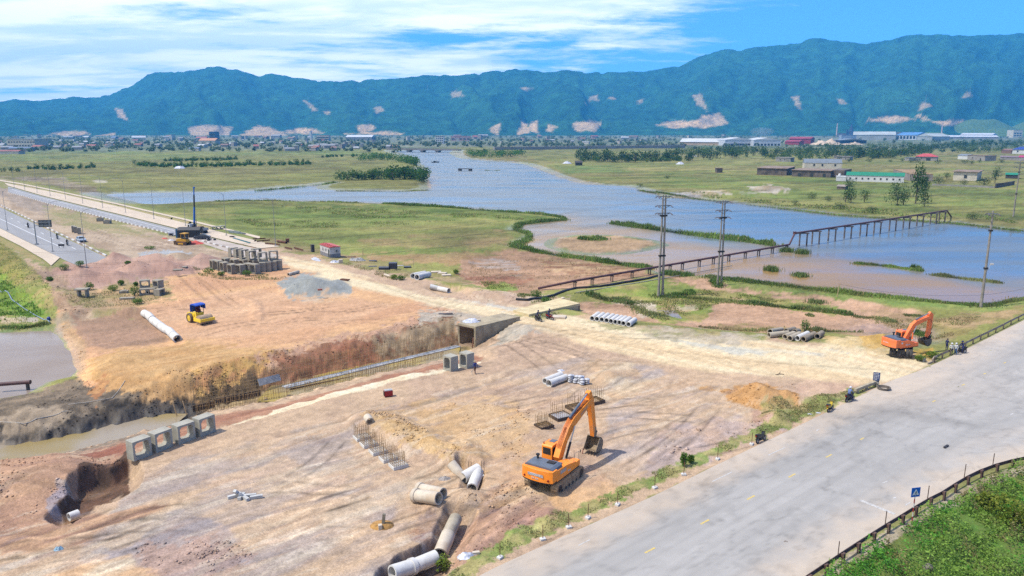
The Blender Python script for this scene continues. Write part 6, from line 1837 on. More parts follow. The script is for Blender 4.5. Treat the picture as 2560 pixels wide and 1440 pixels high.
MB().box((0,1.45,1.6),(1.0,.8,1.0)).cyl((0,1.45,2.1),(0,1.45,3.0),.28, n=10).obj('crane_column', blackp, ct, 20)
cr = MB().bar((0,1.45,2.8),(.25,1.1,7.6),.42,.42).obj('crane_boom', blu, ct, 0)
MB().bar((.24,1.11,7.5),(.38,.95,11.2),.34,.34).obj('boom_extension', mat('black boom section', P(58,60,66),.5), cr, 0)
MB().bar((.38,.95,11.1),(.48,.86,13.2),.27,.27).box((.5,.85,13.35),(.4,.5,.4)).obj('boom_tip', blu, cr, 0)
hydraulic(ct, (.45,1.2,2.2),(.5,1.0,5.4),.1,.55, 'lift_cylinder', False)
tc_ = thing('covered_shed', 'blue metal container shed covered with a sagging black tarpaulin', 'shed', GP(474,593), R(4))
MB().box((-3.1,0,1.25),(.5,2.6,2.5)).box((-3.38,0,1.25),(.04,.1,2.4)).box((-3.38,.9,1.25),(.04,.1,2.4)).box((-3.38,-.9,1.25),(.04,.1,2.4)).obj('blue_end', mat('blue sheet metal', P(52,108,150),.5,.15,2), tc_, 0)
bt = mat('black tarpaulin', P(44,44,50),.6,.2,2)
MB().prism([(-1.35,0),(1.35,0),(1.4,2.2),(.6,2.9),(0,2.75),(-.6,2.95),(-1.45,2.2)], 'x', -2.85,2.6).obj('black_tarpaulin', bt, tc_, 20)
MB().prism([(-1.35,0),(-1.45,2.2),(-.6,2.95),(.6,2.9),(1.4,2.1),(1.3,1.2),(0,1.6),(-1.0,1.2)], 'x', 2.61,3.4).obj('tarpaulin_flap', bt, tc_, 20)
t = thing('generator', 'small white and grey generator left of the blue container end', 'generator', GP(428,590),.3)
MB().box((0,0,.65),(1.4,.9,.9)).obj('body', wcab, t, 20)
MB().box((0,-.46,.5),(.9,.04,.5)).cyl((.4,-.3,0),(.4,.3,0),.25, n=10).obj('engine', blackp, t, 20)
for i, (px, py, lab) in enumerate(((506,599, 'dark scrap engine part lying on the concrete near the grey car, left'),(522,602, 'dark scrap engine part lying on the concrete, middle'),(537,601, 'dark scrap engine part lying on the concrete, right'),(582,594, 'small grey machine on the concrete under the lamp post'))):
 t = thing('scrap_machine', lab, 'scrap', GP(px, py), i, 'dark scrap on the working bay')
 MB().box((0,0,.25),(.7,.5,.4),.3).cyl((.3,0,.3),(.9,.1,.35),.15, n=8).obj('block', blackp, t, 20)
 MB().tube([(-.3,.2,.3),(-.7,.4,.5),(-.9,.2,.15)],.05,5).obj('pipe', dark_steel, t)
# ------------------------------------------------------------------ cars
def car(px,py,rz,paint,label):
 t = thing('car', label, 'car', GP(px, py, .004), rz)
 L=4.4
 low=[(-2.2,.3),(2.15,.3),(2.2,.62),(2.05,.8),(.95,.95),(-1.6,.98),(-2.18,.85)]
 MB().prism(low, 'x', -.88,.88).obj('body', paint, t, 25)
 up=[(1.0,.94),(.35,1.42),(-.75,1.46),(-1.55,.97)]
 b=MB()
 vs_=[]
 for s_,in ((-1,),(1,)):
  vs_+=[(s_*(.86 if z<1.2 else .68),y,z) for y,z in up]
 b.add(vs_,[(0,1,2,3),(7,6,5,4),(0,4,5,1),(1,5,6,2),(2,6,7,3)])
 cbn = b.obj('cabin', paint, t, 25)
 g=MB()
 g.add([(-.74,.93,1.0),(.74,.93,1.0),(.6,.4,1.40),(-.6,.4,1.40)],[(0,1,2,3)])
 for v in range(4):
  x,y,z=g.v[v]; g.v[v]=(x,y+.035,z+.03)
 g.obj('windscreen', glass_d, cbn, 0)
 g=MB(); g.add([(.74,-1.5,1.03),(-.74,-1.5,1.03),(-.6,-.82,1.46),(.6,-.82,1.46)],[(0,1,2,3)])
 for v in range(4):
  x,y,z=g.v[v]; g.v[v]=(x,y-.03,z+.01)
 g.obj('rear_window', glass_d, cbn, 0)
 for s_ in (-1,1):
  g=MB(); f=[(s_*.86,.7,1.02),(s_*.86,-.25,1.02),(s_*.725,-.25,1.38),(s_*.735,.3,1.37)]
  g.add([(x + s_ * .012, y, z) for x, y, z in f],[(0,1,2,3) if s_ < 0 else (3,2,1,0)]).obj('side_window', glass_d, cbn, 0)
  g=MB(); f=[(s_*.86,-.33,1.02),(s_*.86,-1.3,1.04),(s_*.725,-.8,1.4),(s_*.725,-.33,1.39)]
  g.add([(x + s_ * .012, y, z) for x, y, z in f],[(0,1,2,3) if s_ < 0 else (3,2,1,0)]).obj('side_window', glass_d, cbn, 0)
  for y in (1.35,-1.35):
   wheel(t,(s_*.8,y,.32),(1,0,0),.32,.22,chrome)
  MB().box((s_ * .62,2.14,.68),(.4,.12,.16)).obj('headlight', mat('lamp glass', P(235,240,245),.15), t, 20)
  MB().box((s_ * .66,-2.16,.76),(.35,.08,.16)).obj('tail_light', MATS['red lamp'], t, 20)
  MB().box((s_ * .95,.72,1.02),(.16,.1,.12)).obj('mirror', paint, t, 20)
 MB().box((0,2.19,.45),(1.3,.06,.18)).obj('grille', blackp, t, 0)
 return t
car(203,604, dir_of((150,585),(215,615)) - math.pi / 2, mat('silver car paint', P(208,220,230),.25,.03,1, metal=.2), 'silver saloon car driving along the kerb of the left new road')
car(506,598, R(192) - math.pi / 2, mat('dark grey car paint', P(84,92,100),.25,.03,1, metal=.2), 'dark grey car parked in front of the black tarpaulin shed')
# ------------------------------------------------------------------ motorcycles
def motorcycle(loc,rz,paint,label,group=None,lean=0.0):
 t = thing('motorcycle', label, 'motorcycle', loc, rz, group)
 t.rotation_euler=(0,lean,rz)
 for y in (-.62,.62):
  wheel(t,(0,y,.29),(1,0,0),.29,.11,chrome,blackp,14)
 MB().prism([(-.75,.62),(-.2,.5),(.2,.48),(.45,.75),(.4,.95),(.28,.7),(-.1,.62),(-.3,.8),(-.85,.86)], 'x', -.13,.13).obj('body', paint, t, 25)
 MB().prism([(-.8,.83),(-.05,.74),(.02,.8),(-.35,.92),(-.8,.95)], 'x', -.14,.14).obj('seat', blackp, t, 25)
 MB().box((0,-.05,.38),(.26,.42,.28)).cyl((.17,-.1,.3),(.17,-.75,.36),.05, n=8).obj('engine', dark_steel, t, 25)
 MB().bar((-.06,.62,.29),(-.06,.42,.95),.04,.04).bar((.06,.62,.29),(.06,.42,.95),.04,.04).obj('fork', dark_steel, t, 0)
 MB().tube([(-.36,.28,1.04),(-.1,.42,1.0),(.1,.42,1.0),(.36,.28,1.04)],.022,5).obj('handlebar', blackp, t)
 MB().prism([(.42,.72),(.52,.78),(.5,1.0),(.38,1.02)], 'x', -.14,.14).obj('headlight_cowl', paint, t, 25)
 MB().box((0,.53,.9),(.16,.04,.12)).obj('headlight', MATS['lamp glass'], t, 0)
 MB().box((0,-.86,.82),(.16,.06,.08)).obj('tail_light', MATS['red lamp'], t, 0)
 MB().prism([(-.95,.5),(-.62,.62),(-.3,.5),(-.36,.47),(-.62,.57),(-.9,.46)], 'x', -.07,.07).prism([(.3,.5),(.62,.62),(.95,.46),(.9,.43),(.62,.57),(.35,.46)], 'x', -.07,.07).obj('mudguards', paint, t, 25)
 for s_ in (-1,1):
  MB().tube([(s_ * .2,.32,1.03),(s_ * .3,.36,1.2)],.012,4).box((s_ * .32,.36,1.24),(.12,.03,.08)).obj('mirror', blackp, t, 0)
 if lean:
  MB().tube([(-.1,-.1,.3),(-.32,-.1,.0)],.02,5).obj('side_stand', dark_steel, t)
 return t
# ------------------------------------------------------------------ people
SKIN = mat('skin', P(206,150,116),.6,.05,5)
BODYM={}
def person(loc, rz, pose, top, bottom, label, head='hair', head_m=None, shoe=None):
 """one continuous figure grown over a skeleton of joints; pose gives joint positions (x right, y forward, z up)"""
 shoe=shoe or blackp
 J = {'pelvis': (0,0,.92), 'spine': (0,.0,1.15), 'chest': (0,0,1.34), 'neck': (0,.01,1.47), 'head': (0,.03,1.58), 'crown': (0,.03,1.68)}
 for s_, n in ((-1, 'l'),(1, 'r')):
  J.update({'sh' + n: (s_ * .19,0,1.39), 'el' + n: (s_ * .25,-.02,1.12), 'wr' + n: (s_ * .26,.06,.88), 'pa' + n: (s_ * .26,.08,.80),
    'hip' + n: (s_ * .095,0,.88), 'kn' + n: (s_ * .11,.02,.49), 'an' + n: (s_ * .11,-.02,.09), 'to' + n: (s_ * .12,.17,.035)})
 J.update(pose)
 RAD = {'pelvis': .135, 'spine': .12, 'chest': .145, 'neck': .06, 'head': .098, 'crown': .085, 'sh': .07, 'el': .047, 'wr': .032, 'pa': .036, 'hip': .095, 'kn': .062, 'an': .042, 'to': .036}
 names=list(J)
 edges = [('pelvis', 'spine', 1),('spine', 'chest', 1),('chest', 'neck', 1),('neck', 'head', 0),('head', 'crown', 0)]
 for n in 'lr':
  edges += [('chest', 'sh' + n, 1),('sh' + n, 'el' + n, 1),('el' + n, 'wr' + n, 1),('wr' + n, 'pa' + n, 0),('pelvis', 'hip' + n, 2),('hip' + n, 'kn' + n, 2),('kn' + n, 'an' + n, 2),('an' + n, 'to' + n, 3)]
  w_, p_ = Vector(J['wr' + n]), Vector(J['pa' + n])
  d=(p_-w_).normalized()
  sd_=d.orthogonal().normalized(); cu_=d.cross(sd_)
  for k,(off,ln) in enumerate(((-.028,.055),(-.010,.068),(.010,.064),(.027,.05))):
   J[f'f{k}{n}'] = tuple(p_ + sd_ * off + d * ln * .6 + cu_ * .012)
   J[f'g{k}{n}'] = tuple(p_ + sd_ * off * 1.1 + d * ln + cu_ * .034)
   edges += [('pa' + n, f'f{k}{n}', 0),(f'f{k}{n}', f'g{k}{n}', 0)]
  J['t' + n] = tuple(w_.lerp(p_, .5) + sd_ * .05 + d * .03)
  edges += [('wr' + n, 't' + n, 0)]
 names=list(J)
 me = bpy.data.meshes.new('person')
 me.from_pydata([J[n] for n in names],[(names.index(a),names.index(b)) for a,b,_ in edges],[])
 o = bpy.data.objects.new('tmp', me); COL.objects.link(o)
 sm = o.modifiers.new('skin', 'SKIN')
 lay=me.skin_vertices[0].data if me.skin_vertices else None
 if lay is None:
  bpy.context.view_layer.objects.active=o
 if lay is not None:
  for i,n in enumerate(names):
   base=n if n in RAD else n[:-1]
   r=RAD.get(n,RAD.get(base,.009))
   lay[i].radius = (r, r * (.78 if n in ('pelvis', 'spine', 'chest') else 1))
  lay[names.index('pelvis')].use_root = True
 ss = o.modifiers.new('sub', 'SUBSURF'); ss.levels = ss.render_levels = 1
 dg=bpy.context.evaluated_depsgraph_get()
 m2=bpy.data.meshes.new_from_object(o.evaluated_get(dg))
 bpy.data.objects.remove(o)
 m2.materials.clear()
 for m in (SKIN,top,bottom,shoe):
  m2.materials.append(m)
 seg=[(Vector(J[a]),Vector(J[b]),k) for a,b,k in edges]
 ids=[]
 for p in m2.polygons:
  c=p.center; bd,bk_=9,1
  for a,b,k in seg:
   ab=b-a; t_=max(0,min(1,(c-a).dot(ab)/max(ab.length_squared,1e-9)))
   d=(c-a-ab*t_).length
   if d<bd:
    bd,bk_=d,k
  ids.append(bk_)
 m2.polygons.foreach_set('material_index', ids)
 m2.polygons.foreach_set('use_smooth', [True] * len(ids))
 m2.update()
 t = thing('person', label, 'person', loc, rz)
 link('body', m2, t)
 h, c = Vector(J['head']), Vector(J['crown'])
 f=Vector((0,1,0))
 hm_=head_m or blackp
 MB().ball(h + f * .10 + Vector((0,0,.0)),(.018,.022,.028),6,4).obj('nose', SKIN, t)
 if head == 'helmet':
  MB().ball(h + Vector((0,-.01,.07)),(.14,.155,.13),12,8).obj('helmet', hm_, t)
 elif head == 'hat':
  MB().ball(h + Vector((0,-.01,.1)),(.105,.115,.1),10,6).cyl(h + Vector((0,0,.09)), h + Vector((0,0,.105)),.22,.2,14).obj('hat', hm_, t)
 else:
  MB().ball(h + Vector((0,-.025,.05)),(.11,.115,.105),10,6).obj('hair', hm_, t)
 return t
def ride(h=0.0,lean=.1,feet=.28):
 P_ = {'pelvis': (0,-.28,.98), 'spine': (0,-.24,1.2), 'chest': (0,-.18 + lean * .3,1.4), 'neck': (0,-.14 + lean * .5,1.53), 'head': (0,-.11 + lean * .6,1.64), 'crown': (0,-.11 + lean * .6,1.74)}
 for s_, n in ((-1, 'l'),(1, 'r')):
  P_.update({'sh' + n: (s_ * .19,-.17 + lean * .4,1.44), 'el' + n: (s_ * .29,.02,1.22), 'wr' + n: (s_ * .33,.22,1.08), 'pa' + n: (s_ * .34,.29,1.06),
    'hip' + n: (s_ * .11,-.24,.95), 'kn' + n: (s_ * .2,.14,.80), 'an' + n: (s_ * .2,.0,.38), 'to' + n: (s_ * .21,.15,.33)})
 return P_
navy = mat('navy cloth', P(48,52,104),.85,.1,6)
blue_sh = mat('blue shirt', P(62,76,150),.85,.1,6)
dk_tr = mat('dark trousers', P(58,52,54),.85,.1,6)
br_tr = mat('brown trousers', P(120,84,66),.85,.1,6)
jean = mat('blue jeans', P(70,110,160),.85,.1,6)
whsh = mat('white shirt', P(232,232,228),.8,.05,6)
bkcl = mat('black cloth', P(44,44,48),.85,.1,6)
whh = mat('white helmet', P(244,244,244),.3,.02,2)
straw = mat('straw hat', P(190,170,130),.9,.1,6)
redp, blkp2, yelp, slvp = mat('red bike paint', P(170,40,44),.35), mat('black bike paint', P(40,42,46),.3), mat('yellow bike paint', P(220,190,40),.35), mat('silver bike paint', P(150,156,160),.35)
walk = {'anl': (-.10,-.30,.14), 'knl': (-.11,-.02,.5), 'tol': (-.11,-.16,.045), 'anr': (.11,.16,.09), 'knr': (.11,.16,.5), 'tor': (.12,.35,.035), 'wrl': (-.3,.18,.92), 'pal': (-.3,.25,.9), 'elr': (.28,-.12,1.14), 'wrr': (.3,-.12,.9), 'par': (.3,-.11,.82)}
person(GP(1188,935), R(35), walk, blue_sh, br_tr, 'worker in a blue shirt and straw hat walking past the two culvert boxes', 'hat', straw)
hose(PTS("1181,938 1178,930 1183,924 1187,921"),.03, mat('pale hose', P(206,196,180)), 'thin hose trailing beside the walking worker')
g=GP(1346,803)
hd=dir_of((1300,790),(1400,822))-math.pi/2
motorcycle(g, hd, blkp2, 'black motorcycle ridden along the dirt road, left of two')
person(g, hd, ride(), navy, dk_tr, 'rider in navy clothes on the left motorcycle of the dirt road', 'helmet', navy)
g=GP(1374,799)
motorcycle(g, hd + .1, redp, 'red motorcycle ridden along the dirt road, right of two')
person(g, hd + .1, ride(), navy, navy, 'rider in navy clothes on the red motorcycle of the dirt road', 'helmet', navy)
for (px, py, lab, m, tp) in ((71,570, 'farthest motorcycle on the left new road', blkp2, bkcl),(144,598, 'middle motorcycle on the left new road', slvp, bkcl),(169,614, 'nearest motorcycle on the left new road, beside the small dark sign', slvp, bkcl)):
 g=GP(px,py,.004)
 hd2=dir_of((70,566),(170,612))-math.pi/2
 motorcycle(g, hd2, m, lab, 'motorcycles on the left new road')
 person(g, hd2, ride(), tp, dk_tr, 'dark-clad rider on the ' + lab, 'helmet', blkp2)
RH=dir_of((1640,1237),(2225,950))-math.pi/2
motorcycle(GP(1903,1105), RH, blkp2, 'black scooter parked alone on the verge beside the small soil heap', None, -.12)
motorcycle(GP(2076,1028), RH + .12, yelp, 'yellow and black scooter parked on the verge left of the seated rider', None, -.12)
g=GP(2124,1004)
motorcycle(g, RH - .1, blkp2, 'black motorcycle on the verge with a helmeted rider on it')
ri = ride(); ri.update({'anr': (.26,-.02,.09), 'tor': (.28,.13,.035), 'knr': (.24,.1,.6), 'anl': (-.26,-.02,.09), 'tol': (-.28,.13,.035), 'knl': (-.24,.1,.6)})
person(g, RH - .1, ri, mat('pale blue jacket', P(120,140,190),.8), navy, 'rider with white helmet sitting on the parked motorcycle at the verge', 'helmet', whh)
g=GP(2402,884)
hd3=RH-.5
motorcycle(g, hd3 + math.pi, blkp2, 'black motorcycle with red tail box beside the guard rail')
person(g, hd3 + math.pi, ri, navy, navy, 'person in navy sitting on the motorcycle by the guard rail', 'helmet', navy)
talk = {'wrr': (.16,.22,1.05), 'par': (.12,.28,1.08), 'elr': (.27,.04,1.12)}
person(GP(2366,876), R(-70), talk, navy, navy, 'person in dark blue standing behind the guard rail end', 'hair')
person(GP(2377,888), R(160), talk, whsh, dk_tr, 'person in white shirt and black trousers with white helmet at the guard rail', 'helmet', whh)
person(GP(2388,888), R(120), talk, whsh, jean, 'person in white shirt and blue jeans with white helmet at the guard rail', 'helmet', whh)
# ------------------------------------------------------------------ utility poles and wires
conc_pole = mat('grey concrete pole', P(170,162,150),.9,.15,1.0, dirt=((.14,.12,.10),.45))
galv = mat('galvanised steel', P(150,154,154),.5,.1,3, metal=.4)
insul = mat('insulator', P(110,100,104),.4,.1,4)
def utility_pole(px,py,top_py,label,twin=True,arms=(0.3,2.0,3.4),awid=1.3,rz=0.0,r0=.26,r1=.14):
 g=GP(px,py)
 h=upright(px,py,top_py,g.z)
 t = thing('utility_pole', label, 'utility pole', g, rz)
 xs=(-.42,.42) if twin else (0,)
 for x in xs:
  MB().cyl((x, 0,-.5),(x * .62,0, h), r0, r1, n=12).obj('pole', conc_pole, t)
 cl=MB()
 for z in (h*.41,h*.8):
  k=x_=.42 if twin else 0
  cl.box((0,0,z),(2*k*.85+.6,.5,.3))
 cl.obj('clamp', blackp, t, 0)
 for i,dz in enumerate(arms):
  z=h-dz
  a=MB().box((0,-.2,z),(2*awid,.1,.12)).box((0,.2,z),(2*awid,.1,.12))
  a.bar((-awid*.8,0,z),(0,0,z-.7),.07,.07).bar((awid*.8,0,z),(0,0,z-.7),.07,.07)
  arm = a.obj('cross_arm', galv, t, 0)
  for s_ in (-1,1):
   for y in (-.5,.5):
    MB().cyl((s_ * awid, y * .4, z),(s_ * (awid + .05), y * 1.8, z - .25),.09, n=6).obj('insulator', insul, arm)
 if twin:
  MB().tube([(xs[-1] + .35 * math.cos(a),-.32,1.2 + .45 * math.sin(a)) for a in np.linspace(0,2 * math.pi, 16)],.03,4).obj('cable_loop', blackp, t)
 return t,h
pA, hA = utility_pole(1651,742,487, 'tall twin concrete power pole standing left, beside the pipeline and grass', rz=.25)
pB, hB = utility_pole(1798,716,500, 'tall twin concrete power pole standing right, on the bare mud', rz=.25, r0=.22, r1=.12, awid=1.2)
pC, hC = utility_pole(2452,768,527, 'single concrete power pole with a lamp box at the right water edge', twin=False, arms=(.5,), awid=.8, rz=-.2)
MB().bar((0,0, hC * .41),(.7,0, hC * .44),.05,.05).bar((0,0, hC * .36),(.6,0, hC * .42),.05,.05).box((.85,0, hC * .455),(.55,.35,.3)).obj('lamp_box', mat('white box paint', P(226,224,220),.5), pC, 0)
pD, hD = utility_pole(2533,541,402, 'dark concrete power pole on the far bank at the right edge', twin=False, arms=(.6,2.2), awid=1.6, r0=.3, r1=.16)
def wire(a, b, sag, r, label, m=None, group='overhead wires'):
 a,b=Vector(a),Vector(b)
 pts=[]
 for i in range(29):
  s_=i/28
  p=a.lerp(b,s_); p.z-=sag*4*s_*(1-s_)
  pts.append(p-a)
 o = MB().tube(pts, r, 3).obj('wire', m or mat('wire', P(70,66,70),.6), None, 0)
 o.location=a
 return tag(o, label, 'wire', group)
offL = Vector((-75,84,0))                                     # next pole outside the frame on the left
LV = ['top arm left end', 'top arm right end', 'middle arm left end', 'middle arm right end', 'lowest arm left end', 'lowest arm right end']
for k,(dz,y) in enumerate(((.3,-.9),(.3,.9),(2.0,-.9),(2.0,.9),(3.4,-.9),(3.4,.9))):
 a=pA.location+Vector((-1.3 if k%2==0 else 1.3,y*.5,hA-dz-.3))
 wire(offL + Vector((0,(k % 2) * 1.6,16.2 - dz)), a, 2.3,.010, f'overhead wire from the {LV[k]} of the left twin pole')
 c=pB.location+Vector((-1.2 if k%2==0 else 1.2,y*.5,hB-dz-.3))
 wire(a, c, .6,.012, f'overhead wire between both twin poles, {LV[k]}')
 if k<4:
  wire(c, pD.location + Vector((-1.6 if k % 2 == 0 else 1.6,0, hD - .6 - dz * .8)),3.5,.014, f'overhead wire from the {LV[k]} of the right twin pole')
wire(G(2095,735, ZW) + Vector((0,0,2.0)), pC.location + Vector((0,0,2.2)),.9,.02, 'low cable hanging over the water to the lamp box pole', group='low cables at the water')
wire(pC.location + Vector((0,0,2.2)), G(2640,735, ZW) + Vector((0,0,3.0)),.5,.02, 'low cable leaving the lamp box pole to the right edge', group='low cables at the water')
tag(MB().bar((0,0,-.5),(.3,0,2.4),.12,.1).obj('stake', mat('pale timber', P(222,190,146))), 'pale leaning stake in the reeds at the right water edge', 'stake').location = GP(2092,742)
for i,(px,py) in enumerate(((1205,698),(907,648),(1034,668),(908,640))):
 tag(MB().bar((0,0,-.2),(0,0,2.0),.07,.07).obj('stake', mat('pale timber', P(222,190,146))),('thin stake standing on the bare ground beside the brown mud', 'thin stake standing right of the site office', 'thin yellow stake standing behind the big white pipes', 'thin stake standing behind the site office')[i], 'stake').location = GP(px, py)
# ------------------------------------------------------------------ the pipeline across the water
pipe_m = mat('red brown pipe paint', P(112,74,70),.6,.15,1.0, dirt=((.10,.05,.035),.5))
supp = mat('dark support', P(84,78,76),.8,.2,2)
pl = thing('pipeline', 'long rusty brown pipeline on trestles crossing the mud flats and the river', 'pipeline', (0,0,0))
LOWP=[(1345,726,721),(1437,721,709),(1492,716,701),(1541,707,692),(1587,697,682),(1634,690,674),(1676,679,667),(1715,675,659),(1755,667,650),(1792,661,643),(1830,654,635),(1867,646,628),(1900,640,622),(1935,634,615),(1966,627,611)]
pts=[]
for (px,pb,ptop) in LOWP:
 g=G(px,pb,ZW)
 pts.append(Vector((g.x,g.y,ZW+upright(px,pb,ptop,ZW))))
zl=sum(p.z for p in pts[2:])/(len(pts)-2)
for p in pts[1:]:
 p.z=zl
UPB=[(2007,615,589),(2049,611,580),(2089,604,574),(2127,597,567),(2164,590,561),(2197,584,555),(2231,577,550),(2264,571,544),(2295,565,539),(2325,559,534),(2354,556,529)]
up=[]
for (px,pb,ptop) in UPB:
 g=G(px,pb,ZW)
 up.append(Vector((g.x,g.y,ZW+upright(px,pb,ptop,ZW))))
zu=sum(p.z for p in up)/len(up)
for p in up:
 p.z=zu
def straighten(q):
 a,b=q[0].copy(),q[-1].copy()
 for p in q:
  t_=max(0,min(1,(p-a).dot(b-a)/(b-a).length_squared))
  s_=a.lerp(b,t_); p.x,p.y=s_.x,s_.y
straighten(pts[1:]); straighten(up)
riser0=pts[-1]+(pts[-1]-pts[-2]).normalized()*1.2
dU=(up[1]-up[0]).normalized()
riser1=up[0]-dU*4.5
riser1.z=zu+.45; 
endp=up[-1]+dU*3.2
path1=pts+[riser0]
lowr,upr=.24,.26
MB().tube(path1, lowr, 10).obj('low_pipe', pipe_m, pl, 60)
MB().tube([riser0 + Vector((0,0,-.02)), riser1], lowr, 10).box(riser1 + Vector((0,0,.1)),(.75,.75,.7)).obj('riser_pipe', pipe_m, pl, 60)
MB().tube([riser1, up[0] + Vector((0,0,.45))] + [p + Vector((0,0,.45)) for p in up[1:]] + [endp + Vector((0,0,.45))], upr, 10).obj('high_pipe', pipe_m, pl, 60)
gE=G(2378,545,ZW)
MB().tube([endp + Vector((0,0,.45)), Vector((gE.x, gE.y, -.8))], upr, 10).obj('down_pipe', pipe_m, pl, 60)
nL=Vector((-(pts[-1]-pts[1]).y,(pts[-1]-pts[1]).x,0)).normalized()
for p in pts[1:]:
 b=MB()
 for s_ in (-.28,.28):
  q=p+nL*s_
  b.bar((q.x,q.y,ZW-1.2),(q.x,q.y,p.z-lowr),.17,.3)
 b.bar(p + nL * -.5 - Vector((0,0, lowr + .04)), p + nL * .5 - Vector((0,0, lowr + .04)),.3,.18).obj('trestle', supp, pl, 0)
for p in up:
 b=MB()
 for s_ in (-1.0,1.0):
  q=p+Vector((s_,0,0))
  b.cyl((q.x,q.y,ZW-1.5),(q.x,q.y,zu),.22,n=8)
 tr = b.obj('trestle', mat('stained concrete piles', P(140,124,116),.9,.2,.8, col2=P(90,84,84)), pl, 30)
 MB().box(p + Vector((0,0,.08)),(2.9,.5,.32)).obj('cap_beam', MATS['stained concrete piles'], tr, 0)
wire(GP(1440,735,.3), G(1830,668, ZW) + Vector((0,0,.4)),.2,.1, 'grey pump pipe lying beside the pipeline at the water edge', mat('grey plastic pipe', P(160,156,150),.5), group='grey pump pipe')
# ------------------------------------------------------------------ street lamps
lamp_m = mat('grey lamp post', P(182,182,178),.5,.08,2, metal=.3)
def street_lamp(px,py,h,armdir,label,group):
 t = thing('street_lamp', label, 'street lamp', GP(px, py), armdir, group)
 MB().cyl((0,0,0),(0,0, h),.09,.045, n=8).box((0,0,.12),(.5,.5,.24)).obj('post', lamp_m, t, 30)
 MB().tube([(0,0, h - .6),(.35,0, h + .05),(1.2,0, h + .5),(2.3,0, h + .65)],.05,6).obj('arm', lamp_m, t)
 MB().box((2.75,0, h + .66),(.95,.3,.12)).obj('lamp_head', mat('pale lamp head', P(214,216,216),.4), t, 0)
 return t
aL=dir_of((566,589),(500,600))
upper=[(36,470),(62,475),(93,482),(126,490),(164,499),(207,509),(257,520),(314,532),(385,548),(464,565),(566,589),(689,615)]
for i,(px,py) in enumerate(upper):
 street_lamp(px, py, 12.0, math.pi + .25,(f'tall grey street lamp on the upper pavement, {ORD[11 - i]} from the crane end' if i < 10 else ('tall grey street lamp beside the small concrete boxes', 'tall grey street lamp standing alone behind the big culvert box stack')[i - 10]), 'street lamps along the upper new road')
for i,(px,py) in enumerate(((19,576),(132,629),(217,669))):
 street_lamp(px, py, 12.0 if i < 2 else 12.4,.35,('tall grey street lamp on the left pavement nearest the left edge', 'tall grey street lamp on the left pavement beside the overhead sign', 'tall grey street lamp rising out of the pink spoil heaps')[i], 'street lamps along the left new road')
gs = thing('overhead_sign', 'grey overhead direction sign on a single post seen from behind', 'road sign', GP(92,612), R(8))
hS=upright(92,612,553)
MB().cyl((0,0,0),(0,0, hS),.16,.13, n=10).box((0,0,.2),(.7,.7,.4)).obj('post', lamp_m, gs, 30)
MB().bar((0,0, hS - .3),(4.2,0, hS - .3),.14,.14).bar((0,0, hS - 1.2),(4.2,0, hS - 1.2),.14,.14).obj('arm', lamp_m, gs, 0)
pb_ = MB().box((2.65,.12, hS - .65),(3.3,.05,1.9)).obj('sign_board', mat('back of sign', P(120,122,124),.5,.1,2), gs, 0)
b=MB()
for k in range(5):
 b.box((2.65,.06,hS-1.45+.4*k),(3.3,.06,.06))
for k in range(4):
 b.box((1.2+.97*k,.05,hS-.65),(.06,.05,1.9))
b.obj('sign_ribs', mat('sign ribs', P(92,94,98),.5), pb_, 0)
t = thing('road_barrier', 'small dark board barrier standing on the left new road', 'barrier', GP(154,620), R(8))
MB().box((0,0,.75),(1.5,.06,.55)).obj('board', mat('dark board', P(84,78,78),.6), t, 0)
MB().bar((-.5,0,0),(-.5,0,.5),.06,.06).bar((.5,0,0),(.5,0,.5),.06,.06).box((-.5,0,.03),(.1,.6,.06)).box((.5,0,.03),(.1,.6,.06)).obj('legs', dark_steel, t, 0)
# ------------------------------------------------------------------ guard rails
def guard_rail(posts, label, rail_m, post_m, h=.78, name='guard_rail', rods=0, plates=True, seam=True):
 P3=[GP(px,py) for px,py in posts]
 for p in P3:
  p.z=max(p.z,-.25)
 t = thing(name, label, 'guard rail', P3[0].copy())
 o=P3[0]
 for i,p in enumerate(P3):
  q=P3[min(i+1,len(P3)-1)]-P3[max(i-1,0)]
  a=math.atan2(q.y,q.x)
  n_=Vector((math.sin(a),-math.cos(a),0))
  b=MB()
  c=p-o
  b.box(c+n_*.16+Vector((0,0,h/2-.2)),(.16,.13,h+.4),a)
  if plates:
   b.box(c+n_*.16+Vector((math.cos(a),math.sin(a),0))*.15+Vector((0,0,h/2-.2)),(.05,.16,h+.4),a)
   b.box(c+n_*.06+Vector((0,0,h-.2)),(.2,.1,.3),a)
  b.obj('post', post_m, t, 0)
 for i in range(len(P3)-1):
  a_,b_=P3[i]-o,P3[i+1]-o
  d=(b_-a_).normalized()
  n_=Vector((-d.y,d.x,0))
  prof=[(.0,-.16),(.07,-.11),(.07,-.05),(.015,0),(.07,.05),(.07,.11),(.0,.16),(-.02,.16),(.045,.1),(.045,.06),(-.01,0),(.045,-.06),(.045,-.1),(-.02,-.16)]
  m=MB()
  L=(b_-a_).length
  vs_=[]
  for s_ in (0,L-.004):
   for (y,z) in prof:
    vs_.append(a_+d*s_+n_*y+Vector((0,0,h-.16+z))+Vector((0,0,(b_.z-a_.z)*0)))
  k=len(prof)
  m.add(vs_,[(j,(j+1)%k,k+(j+1)%k,k+j) for j in range(k)])
  m.obj('rail_beam', rail_m, t, 0)
 return t
rr_ = mat('dark rusty rail', P(78,58,54),.7,.2,2, col2=P(112,84,72))
rp_ = mat('brown rail post', P(128,100,88),.8,.2,3, col2=P(84,62,56))
